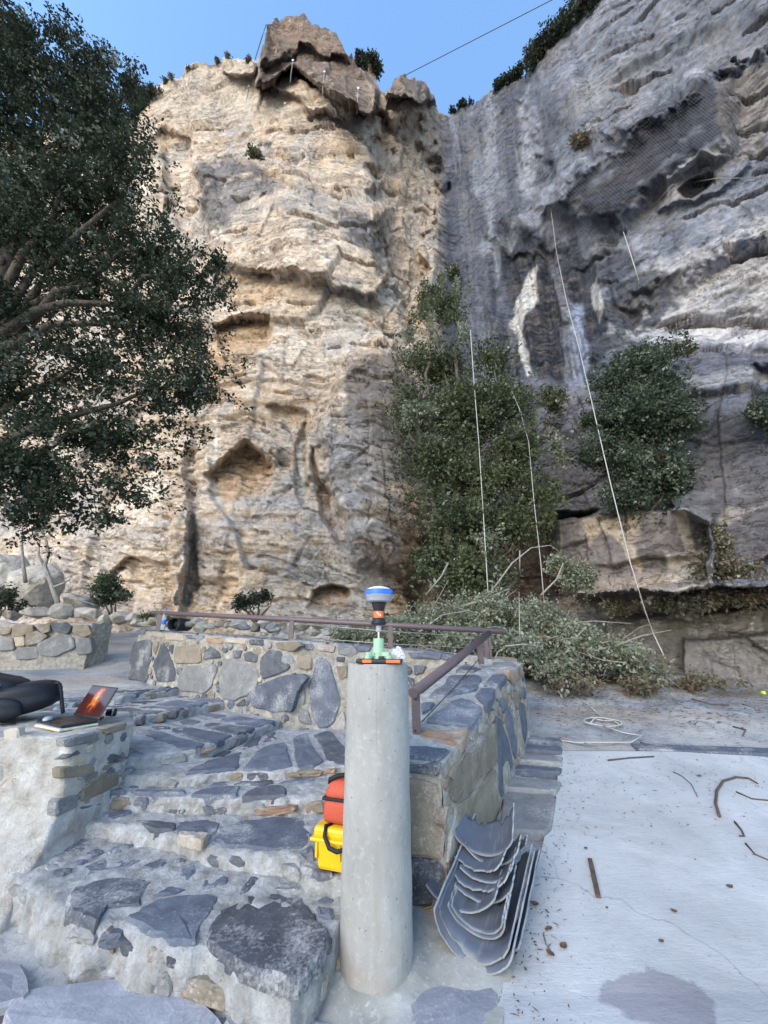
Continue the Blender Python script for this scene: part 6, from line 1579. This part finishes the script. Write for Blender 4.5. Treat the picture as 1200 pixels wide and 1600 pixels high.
# ---- heap of cut branches
hp = empty('brush_heap', (3.0, 7.6, 0.7)); tag(hp, 'long heap of cut branches with pale leaves below the trees', 'brush heap')
HB = [blob(620, 985, 7.6, 50, 26, 0.6), blob(690, 970, 7.8, 60, 34, 0.7), blob(760, 960, 7.8, 60, 36, 0.7), blob(830, 975, 7.7, 60, 40, 0.8), blob(880, 1000, 7.4, 60, 36, 0.8), blob(940, 1015, 7.2, 60, 30, 0.8), blob(985, 1035, 7.0, 40, 16, 0.6), blob(860, 1035, 6.9, 50, 22, 0.6), blob(550, 990, 7.8, 40, 14, 0.5), blob(800, 1010, 7.0, 50, 30, 0.6), blob(720, 1000, 7.1, 50, 26, 0.6), blob(900, 900, 8.2, 30, 26, 0.4), blob(870, 880, 8.3, 18, 14, 0.3)]
leaves('cut_leaves', HB, 6400, 15, 0.058, M_CUT, hp, 71, grey=0.55, brown=0.05, shell=0.35, org=hp.location, twig=0.3)['kind'] = 'stuff'
leaves('withered_leaves', [blob(965, 948, 8.0, 26, 8, 0.3), blob(900, 1066, 6.2, 60, 4, 0.4), blob(1000, 1066, 6.3, 50, 4, 0.4), blob(1090, 1064, 6.7, 60, 3, 0.4)], 260, 14, 0.06, M_DRY, hp, 72, grey=0.2, brown=0.18, shell=0.2, org=hp.location)['kind'] = 'stuff'
bm = bmesh.new(); r_ = random.Random(12)
for k in range(70):
    b = HB[r_.randrange(len(HB) - 2)]
    a = Vector(b[0]) + Vector((r_.uniform(-1, 1) * b[1][0], r_.uniform(-1, 1) * b[1][1], r_.uniform(-0.9, 0.6) * b[1][2]))
    d = Vector((r_.uniform(-1, 1), r_.uniform(-0.6, 0.5), r_.uniform(-0.25, 0.45))).normalized() * r_.uniform(0.4, 1.2)
    m = a + d * 0.5 + Vector((0, 0, r_.uniform(-0.08, 0.12)))
    add_tube(bm, [p - Vector(hp.location) for p in (a, m, a + d)], [0.014, 0.010, 0.005], 5, False)
bm_obj('twigs', bm, M_PBARK, hp)['kind'] = 'stuff'
for k, pts in enumerate([[(720, 948), (760, 935), (795, 920)], [(760, 935), (800, 880), (830, 856), (860, 852), (885, 870)], [(790, 930), (812, 900), (812, 860)], [(845, 930), (870, 905), (880, 880)], [(700, 880), (690, 900), (665, 930)], [(815, 985), (845, 980), (865, 968)]]):
    bm = bmesh.new(); add_tube(bm, [at_y(u, v, 7.5) for u, v in pts], [0.02 - 0.004 * i for i in range(len(pts))], 7)
    o = bm_obj('cut_branch', bm, M_PBARK); tag(o, ['pale bare branch slanting out of the brush heap at its left end', 'long arching pale branch above the brush heap', 'thin upright branch rising from the brush heap under the arch', 'short branch leaning on the rock right of the arch', 'thin drooping branch at the foot of the corner tree', 'pale stub poking out of the brush heap near the hanging rope'][k], 'branch', 'loose pale branches about the brush heap')
gr = leaves('bank_scrub', [blob(1130, 890, 7.4, 50, 30, 0.5), blob(1170, 930, 7.0, 40, 24, 0.5), blob(1060, 945, 7.2, 60, 12, 0.4), blob(1120, 850, 7.6, 20, 40, 0.3), blob(1100, 930, 7.2, 30, 16, 0.3)], 900, 12, 0.07, M_DRY, None, 75, grey=0.3, brown=0.1, shell=0.1, droop=0.5)
tag(gr, 'tangled dry scrub hanging over the rock ledge at the right', 'scrub', kind='stuff')
# ================================================================ ropes, netting, boulders, litter
M_ROPE = plain('pale_rope', (0.47, 0.455, 0.43), 0.8); M_ROPEG = plain('grey_cord', (0.30, 0.29, 0.29), 0.8)
def line(name, label, pts, r, mat, cat, group=None, n=6):
    bm = bmesh.new(); o0 = Vector(pts[0]); add_tube(bm, [Vector(p) - o0 for p in pts], r, n)
    o = bm_obj(name, bm, mat); o.location = o0; tag(o, label, cat, group); return o
line('rope', 'white rope hanging straight down in front of the tall corner tree', [at_y(u, v, Y) for u, v, Y in [(735, 515, 8.7), (740, 590, 8.5), (748, 690, 8.3), (755, 800, 8.1), (761, 900, 7.8), (763, 935, 7.7)]], 0.010, M_ROPE, 'rope', 'ropes hanging from the cliff')
line('rope', 'thin rope hanging at the right side of the corner tree', [at_y(u, v, Y) for u, v, Y in [(795, 600, 9.0), (812, 640, 8.7), (826, 690, 8.6), (834, 780, 8.4), (845, 880, 8.0), (851, 950, 7.7)]], 0.008, M_ROPE, 'rope', 'ropes hanging from the cliff')
line('rope', 'long white rope running from the dark cliff streaks down to the ground', [on_cliff(862, 330, 0.1), on_cliff(872, 400, 0.3)] + [at_y(u, v, Y) for u, v, Y in [(885, 470, 10.4), (905, 545, 9.2), (925, 630, 8.2), (955, 760, 7.6), (985, 880, 7.2), (1008, 955, 7.1), (1022, 992, 6.9), (1040, 1030, 6.6)]], 0.010, M_ROPE, 'rope', 'ropes hanging from the cliff')
line('rope', 'short white rope hanging below the netted bulge', [on_cliff(976, 372, 0.3), on_cliff(984, 400, 0.4), on_cliff(993, 430, 0.4), on_cliff(999, 450, 0.4), on_cliff(997, 466, 0.3)], 0.016, M_ROPE, 'rope', 'ropes hanging from the cliff')
line('rope', 'faint rope hanging down the left side of the netted cliff', [on_cliff(u, v, 0.25) for u, v in [(1030, 320), (1050, 300), (1080, 292), (1120, 288), (1180, 285)]], 0.012, M_ROPEG, 'rope', 'ropes hanging from the cliff')
gl = lambda u, v, dz=0.012: at_ramp(u, v, dz)
line('rope', 'pale cord dropping beside the wall corner and trailing over the ground', [at_y(811, 925, 7.0), at_y(812, 985, 6.3), at_y(814, 1025, 5.6), gl(818, 1048, 0.03), gl(845, 1062), gl(880, 1080), gl(915, 1098), gl(938, 1118)], 0.006, M_ROPE, 'rope')
pts = []
for k in range(60):
    an = k / 60 * 2 * math.pi * 3.3; r_ = 1 + 0.25 * math.sin(k * 0.7)
    pts.append(gl(942 + 26 * r_ * math.cos(an), 1128 + 7 * r_ * math.sin(an) - (9 if 20 < k < 26 else 0), 0.012 + 0.0005 * k))
pts += [gl(u, v) for u, v in [(975, 1145), (1005, 1150), (985, 1160), (950, 1160), (900, 1160), (860, 1155)]]
line('rope_coil', 'loose coil of pale rope lying on the ground beyond the ramp', pts, 0.007, M_ROPE, 'rope')
line('overhead_cable', 'thin dark cable crossing the sky from the second boulder', [on_cliff(632, 119, 0.0), on_cliff(632, 119, 0.0).lerp(at_y(862, 0, 8.0), 0.5), at_y(862, 0, 8.0), on_cliff(632, 119, 0.0).lerp(at_y(862, 0, 8.0), 1.5)], 0.016, plain('black_cable', (0.05, 0.05, 0.055), 0.5), 'cable')
line('lightning_cable', 'thin cable stretched from the summit boulder to the left ledge', [on_cliff(400, 92, 0.1), on_cliff(412, 75, 0.2), on_cliff(420, 55, 0.2)], 0.02, plain('black_cable2', (0.05, 0.05, 0.055), 0.5), 'cable')
# anchors with tags below the boulder
M_TAG = plain('white_tag', (0.72, 0.73, 0.75), 0.5)
for k, (u, v) in enumerate([(459, 99), (508, 124), (401, 100), (560, 136), (448, 168), (390, 138), (566, 228), (690, 258)]):
    q = on_cliff(u, v, 0.12)
    e = empty('cliff_marker', tuple(q)); tag(e, ['white survey tag under the middle of the summit boulder, left', 'white survey tag under the middle of the summit boulder, right', 'white survey tag at the left foot of the summit boulder', 'white survey tag at the right end of the summit boulder', 'white survey tag on the pale face below the boulder', 'leftmost white survey tag high on the cliff', 'white survey tag high in the ochre gully', 'white survey tag in the cliff corner below the notch'][k], 'marker', 'survey tags on the upper cliff')
    bm = bmesh.new(); add_box(bm, (0, 0, 0), (0.10, 0.03, 0.13), None, 0.01); bm_obj('plate', bm, M_TAG, e)
    bm = bmesh.new(); add_tube(bm, [(0, 0.02, -0.1), (-0.02, 0.05, -0.9), (-0.03, 0.1, -1.7)], 0.02, 5); bm_obj('cord', bm, M_ROPEG, e)

# ---- rockfall netting over the dark bulge
NETP = [(800, 352), (850, 316), (905, 258), (985, 186), (1090, 118), (1150, 126), (1165, 245), (1080, 315), (1010, 330), (962, 372), (900, 372)]
nv, nf = [], []
def strip(pts, w=0.0045):
    for a, b in zip(pts[:-1], pts[1:]):
        d = (b - a).normalized(); s = d.cross(Vector((0.3, -0.8, 0.5))).normalized() * w; t3 = d.cross(s).normalized() * w
        i = len(nv)
        nv.extend([a + s, a - s * 0.5 + t3, a - s * 0.5 - t3, b + s, b - s * 0.5 + t3, b - s * 0.5 - t3])
        nf.extend([(i, i + 1, i + 4, i + 3), (i + 1, i + 2, i + 5, i + 4), (i + 2, i, i + 3, i + 5)])
cache = {}
def smooth_net(u, v):
    k = (round(u / 4), round(v / 4))
    if k not in cache: cache[k] = sum((on_cliff(u + du, v + dv, 0.16) for du in (-12, 0, 12) for dv in (-12, 0, 12)), Vector()) / 9
    return cache[k]
for fam in (1, -1):
    for c0 in range(-900, 1500, 7):
        run = []
        for k in range(0, 500, 8):
            u = 780 + k; v = 100 + (c0 + fam * k * 1.0) * 0.9
            if 100 < v < 400 and in_poly(u, v, NETP): run.append(smooth_net(u, v))
            else:
                if len(run) > 1: strip(run)
                run = []
        if len(run) > 1: strip(run)
net = mesh_obj('rockfall_net', nv, nf, plain('galvanised_wire', (0.11, 0.112, 0.125), 0.6, 0.0)); tag(net, 'galvanised wire netting draped over the dark upper right bulge', 'netting')

# ---- boulders along the cliff foot, left
def rock(name, label, c, s, mat, seed, cat='boulder', group=None, sub=3, rough=0.22, par=None):
    """an angular stone: the hull of scattered points, edges broken and roughened"""
    r_ = random.Random(seed * 13 + 5); bm = bmesh.new()
    for k in range(20):
        d = Vector((r_.gauss(0, 1), r_.gauss(0, 1), r_.gauss(0, 1))).normalized() * r_.uniform(0.82, 1.1); bm.verts.new(d)
    h_ = bmesh.ops.convex_hull(bm, input=bm.verts)
    bmesh.ops.delete(bm, geom=[v for v in bm.verts if not v.link_faces], context='VERTS')
    bmesh.ops.bevel(bm, geom=list(bm.edges), offset=0.05, segments=1, affect='EDGES')
    bmesh.ops.subdivide_edges(bm, edges=list(bm.edges), cuts=1 if sub < 4 else 2, use_grid_fill=True)
    co = np.array([v.co[:] for v in bm.verts]); n = fbm(co[:, 0] * 2.5, co[:, 1] * 2.5, co[:, 2] * 2.5, 3, off=seed * 3.7)
    for v, q in zip(bm.verts, n): v.co *= 1 + 0.05 * q; v.co = Vector((v.co.x * s[0], v.co.y * s[1], v.co.z * s[2]))
    o = bm_obj(name, bm, mat, par); o.location = c
    if par is None: tag(o, label, cat, group)
    return o
t_ = NT('pale_boulder'); p_ = t_.geo(); a = t_.noise(p_, 5, 7, 0.62); b = t_.noise(p_, 28, 5)
col = t_.ramp(a, [(0.3, (0.22, 0.20, 0.175)), (0.5, (0.40, 0.37, 0.325)), (0.7, (0.54, 0.51, 0.47))]); nm = t_.bump(a, 0.7, 0.06); nm = t_.bump(b, 0.5, 0.015, nm)
M_BOULD = t_.done(col, 0.9, nm, 0.2)
r_ = random.Random(4)
rowb = []
u = -30
while u < 232:
    w = r_.uniform(14, 30) if u > 110 else r_.uniform(30, 55)
    big = u <= 110
    v = 968 - (10 if big else 0) + r_.uniform(-3, 3)
    Yb = 9.7 + r_.uniform(-0.2, 0.2)
    c = at_y(u + w / 2, v, Yb); zc = Yb * CP
    rowb.append((c, (w * 0.56 * zc / FPX, 0.25, (r_.uniform(9, 12) if not big else r_.uniform(11, 15)) * zc / FPX)))
    u += w * 0.92
pos_w = ['first', 'second', 'third', 'fourth', 'fifth', 'sixth', 'seventh', 'eighth', 'ninth', 'tenth', 'eleventh', 'twelfth', 'thirteenth', 'fourteenth', 'fifteenth', 'sixteenth', 'seventeenth', 'eighteenth', 'nineteenth', 'twentieth']
for k, (c, s) in enumerate(rowb):
    rock('boulder', 'pale boulder, %s from the left in the row edging the cliff foot' % pos_w[k], c, s, M_BOULD, k + 1, 'boulder', 'row of edging boulders')
for k, (u, v, Yb, ru, rv, lab) in enumerate([(60, 915, 10.4, 48, 40, 'big pale rock leaning at the cliff foot behind the dead trunk'), (10, 905, 10.8, 40, 44, 'pale rock mass at the far left cliff foot'), (125, 945, 10.3, 26, 22, 'brown rock between the dead trunk and the young tree'), (105, 985, 8.9, 30, 8, 'flat pale rock lying just behind the low left wall')]):
    zc = Yb * CP
    rock('fallen_rock', lab, at_y(u, v, Yb), (ru * zc / FPX, 0.6, rv * zc / FPX), M_BOULD, 30 + k, 'rock', None, 4, 0.3)
# ---- low dry-stone wall at the far left
lw = empty('rubble_wall', (-7.0, 8.0, 0.9)); tag(lw, 'low rubble wall of brown stones at the left picture edge', 'wall')
Pw = Vector((0, 7.9, 0)); nw_ = Vector((0, -1, 0))
xs2 = np.linspace(-10.5, at_y(142, 1000, 7.9).x, 60)
lt = lambda x: 1.74 + 0.03 * math.sin(x * 3)
rows = bridge([(x, 8.4, 0.7) for x in xs2], [(x, 8.4, lt(x)) for x in xs2], 5)[:-1] + bridge([(x, 8.4, lt(x)) for x in xs2], [(x, 7.9, lt(x)) for x in xs2], 8)[:-1] + bridge([(x, 7.9, lt(x)) for x in xs2], [(x, 7.82, 0.75) for x in xs2], 24)
lumpy('mortar_body', rows, M_MORTAR_B, lw, 0.03, 44.0, org=lw.location)
xe = float(xs2[-1])
lumpy('wall_end', bridge([(xe, 7.85, z) for z in np.linspace(0.75, lt(xe), 20)], [(xe + 0.02, 8.4, z) for z in np.linspace(0.75, lt(xe), 20)], 8), M_MORTAR_B, lw, 0.03, 44.0, org=lw.location)
C9 = lambda p: crop(0, 820, p, 3.75)
for m, pts in [('b', C9([(85, 590), (200, 585), (195, 625), (130, 655), (80, 650)])), ('b', C9([(0, 600), (75, 605), (60, 640), (0, 645)])), ('t', C9([(92, 660), (148, 655), (150, 705), (100, 712)])), ('b', C9([(160, 640), (215, 622), (280, 650), (240, 690), (160, 710)])), ('b', C9([(205, 585), (300, 578), (295, 625), (260, 640)])),
               ('d', C9([(305, 575), (375, 572), (420, 600), (400, 640), (320, 620)])), ('b', C9([(440, 590), (520, 590), (540, 640), (500, 660), (430, 630)])), ('g', C9([(230, 700), (330, 650), (420, 660), (440, 720), (330, 770), (240, 760)])), ('g', C9([(450, 670), (535, 665), (540, 750), (460, 760)])), ('g', C9([(0, 660), (80, 665), (90, 730), (0, 740)])), ('g', C9([(100, 725), (220, 715), (230, 780), (110, 790)]))]:
    add_stone([at_plane(u, v, Vector((0, 7.86, 0)), nw_) for u, v in pts], nw_, MATS[m], lw, 0.04, 0.08)
# stones of the planting edge behind the rail, and the drain pipe
r_ = random.Random(9)
ed = empty('edging_stones', tuple(at_y(330, 985, 9.0))); tag(ed, 'rough course of loose stones behind the rail', 'stone edging')
for k in range(26):
    u = 215 + k * 13 + r_.uniform(-4, 4); v = 975 + (k / 26) * 10 + r_.uniform(-6, 5); Yb = 9.0 - k * 0.05
    o = rock('stone', None, at_y(u, v, Yb) - Vector(ed.location), (r_.uniform(0.12, 0.22), 0.15, r_.uniform(0.07, 0.13)), r_.choice([M_BOULD, M_BOULD, M_GREY, M_BROWN]), 60 + k, sub=2, par=ed)
dp = empty('drain_pipe', tuple(at_y(271, 975, 8.4))); tag(dp, 'dark round pipe mouth poking out behind the wall end', 'pipe')
bm = bmesh.new(); n_ = 24; rA, rB = 0.135, 0.115
ring = [[bm.verts.new((r0 * math.cos(2 * math.pi * k / n_), y, r0 * math.sin(2 * math.pi * k / n_))) for k in range(n_)] for r0, y in ((rB, 0.6), (rB, 0.0), (rA, 0.0), (rA, 0.6))]
for a, b in zip(ring[:-1], ring[1:]):
    for k in range(n_): bm.faces.new((a[k], b[k], b[(k + 1) % n_], a[(k + 1) % n_]))
bm_obj('pipe_wall', bm, M_BLACKP, dp, True)
bm = bmesh.new(); bm.faces.new([bm.verts.new((rB * math.cos(2 * math.pi * k / n_), 0.5, rB * math.sin(2 * math.pi * k / n_))) for k in range(n_)]); bm_obj('pipe_back', bm, M_BLACKP, dp)

# ---- sticks, leaves and twigs on the ramp
M_STICK = plain('brown_stick', (0.10, 0.075, 0.06), 0.85, grain=0.2); M_LEAFB = plain('brown_leaf', (0.14, 0.085, 0.055), 0.8, grain=0.2)
def stick(label, pts, r, mat=M_STICK, name='stick'):
    P = [gl(u, v, r * 0.9) for u, v in pts]
    line(name, label, P, [r * (1 - 0.5 * i / len(P)) for i in range(len(P))], mat, 'stick', 'sticks on the ramp', 7)
stick('curved grey brown twig at the right of the ramp', [(1124, 1275), (1118, 1255), (1120, 1235), (1130, 1220), (1150, 1214), (1170, 1216), (1184, 1224)], 0.011)
stick('thin straight twig at the right edge above the middle', [(1150, 1237), (1175, 1248), (1215, 1252)], 0.006)
stick('short crooked twig at the right edge', [(1148, 1284), (1158, 1296), (1163, 1306), (1155, 1306)], 0.007)
stick('long thin twig curving out at the right edge', [(1165, 1318), (1180, 1335), (1205, 1346)], 0.006)
stick('thin forked twig below the coil', [(1052, 1206), (1065, 1212), (1080, 1225), (1090, 1245)], 0.004)
stick('dark twig lying on the top edge of the ramp', [(950, 1188), (985, 1184), (1022, 1182)], 0.008)
stick('long branch across the foot of the rope coil', [(830, 1150), (870, 1155), (910, 1162), (960, 1160), (985, 1148), (1005, 1140)], 0.007, M_PBARK)
for k, (a, b, c_) in enumerate([((1160, 1100), (1190, 1112), (1210, 1116)), ((1080, 1092), (1110, 1100), (1140, 1102)), ((1085, 1125), (1100, 1120), (1085, 1132)), ((1145, 1135), (1165, 1140), (1160, 1150)), ((1000, 1160), (1030, 1168), (1060, 1166))]):
    stick(['dark twig at the far right beyond the ramp', 'dark twig in the litter beyond the ramp', 'small hooked twig beyond the ramp', 'small dark twig right of the hooked one', 'flat dark twig along the ramp edge'][k], [a, b, c_], 0.008)
# flat batten
bt_ = bmesh.new(); q0, q1 = gl(922, 1345, 0.0), gl(935, 1403, 0.0); L_ = (q1 - q0).length
add_box(bt_, (0, 0, 0.008), (0.026, L_, 0.014), None, 0.002)
bto = bm_obj('wooden_batten', bt_, M_STICK); bto.location = (q0 + q1) / 2; d = (q1 - q0); bto.rotation_euler = (math.atan2(-(q0.z - q1.z), 0.9) * -1 * 0 + math.atan(0.15), 0, math.atan2(d.y, d.x) + math.pi / 2)
tag(bto, 'short flat brown batten lying alone on the concrete ramp', 'batten')
def dleaf(label, u, v, s, rz, mat=M_LEAFB):
    p = gl(u, v, 0.004); vs = []; n = 7
    for i in range(n):
        k = i / (n - 1); w = math.sin(k * math.pi) ** 0.7 * s * 0.32; z = 0.25 * s * (k - 0.5) ** 2 * 2
        vs += [(k * s - s / 2, w, z + 0.15 * w), (k * s - s / 2, 0, z), (k * s - s / 2, -w, z + 0.2 * w)]
    f = []
    for i in range(n - 1):
        for j in (0, 1): f.append((3 * i + j, 3 * i + j + 1, 3 * i + 4 + j, 3 * i + 3 + j))
    o = mesh_obj('fallen_leaf', vs, f, mat); o.location = p; o.rotation_euler = (0.12, 0, rz); tag(o, label, 'leaf', 'fallen leaves on the ramp')
for a in [('brown leaf cluster, left leaf, near the pipe stack', 860, 1490, 0.05, 1.9), ('brown leaf cluster, right leaf, near the pipe stack', 880, 1478, 0.05, 0.7), ('small brown leaf above the leaf cluster', 858, 1450, 0.035, 0.1), ('brown leaf tucked by the right side of the pipes', 835, 1412, 0.05, -0.4),
          ('tiny brown leaf near the top of the ramp', 915, 1325, 0.03, 0.4), ('dark leaf fragment in the middle of the lower ramp', 1053, 1423, 0.035, -0.6), ('small leaf at the right of the lower ramp', 1140, 1385, 0.045, 0.3), ('tiny leaf right of the wooden batten', 948, 1418, 0.02, 0.9), ('brown leaf at the foot of the pipe stack', 803, 1488, 0.045, 1.2),
          ('small leaf left of the curved twig', 1092, 1212, 0.05, 0.2), ('pale leaf low on the ramp near the stain', 1033, 1470, 0.03, 0.2)]: dleaf(*a)
stick('thin twig stem of the brown leaf cluster', [(849, 1460), (853, 1475), (860, 1484)], 0.0025)
r_ = random.Random(33)
lv, lf_ = [], []
for k in range(4200):
    if k < 3600: u, v = r_.uniform(825, 1320), 1058 + abs(r_.gauss(0, 1)) * 38
    elif k < 3950: u, v = r_.uniform(870, 1320), 1180 + abs(r_.gauss(0, 1)) * 60
    else:
        v = r_.uniform(1180, 1600); u = float(np.interp(v, [p[1] for p in bord], [p[0] for p in bord])) + abs(r_.gauss(0, 1)) * 40 + 4
    if u < 800 or v > 1600 or (v < 1190 and u < 835): continue
    twigy = r_.random() < 0.25
    p = gl(u, v, 0.006 if v > 1175 else 0.025); s = r_.uniform(0.008, 0.022) * (1.5 if v < 1175 else 0.5) * (2.6 if twigy else 1); an = r_.uniform(0, 6.28)
    a = Vector((math.cos(an), math.sin(an), r_.uniform(-0.1, 0.15))) * s; b = Vector((-math.sin(an), math.cos(an), r_.uniform(-0.2, 0.3))) * s * (0.06 if twigy else 0.35)
    i = len(lv); lv += [p - a, p + b + Vector((0, 0, 0.003)), p + a, p - b]; lf_.append((i, i + 1, i + 2, i + 3))
lit = mesh_obj('leaf_litter', lv, lf_, plain('litter_brown', (0.13, 0.09, 0.065), 0.9, grain=0.3)); tag(lit, 'scattered crumbs of leaf litter on the ramp and ground', 'litter', kind='stuff')
yb = rock('tennis_ball', 'small yellow green ball at the right picture edge', gl(1193, 1083, 0.04), (0.036, 0.036, 0.034), plain('lime_plastic', (0.55, 0.75, 0.05), 0.5), 77, 'ball', None, 2, 0.05)
# slab edge across the top of the ramp
kb = bmesh.new(); e0_, e1_2 = gl(1000, 1172, 0.0), gl(1330, 1192, 0.0)
add_box(kb, (0, 0, 0.0), ((e1_2 - e0_).length, 0.16, 0.06), None, 0.012)
kbo = bm_obj('kerb_stone', kb, M_SLATE); kbo.location = (e0_ + e1_2) / 2 + Vector((0, 0.10, 0.01)); kbo.rotation_euler = (0.12, 0, math.atan2((e1_2 - e0_).y, (e1_2 - e0_).x)); tag(kbo, 'long dark slate kerb along the top of the concrete ramp', 'kerb')
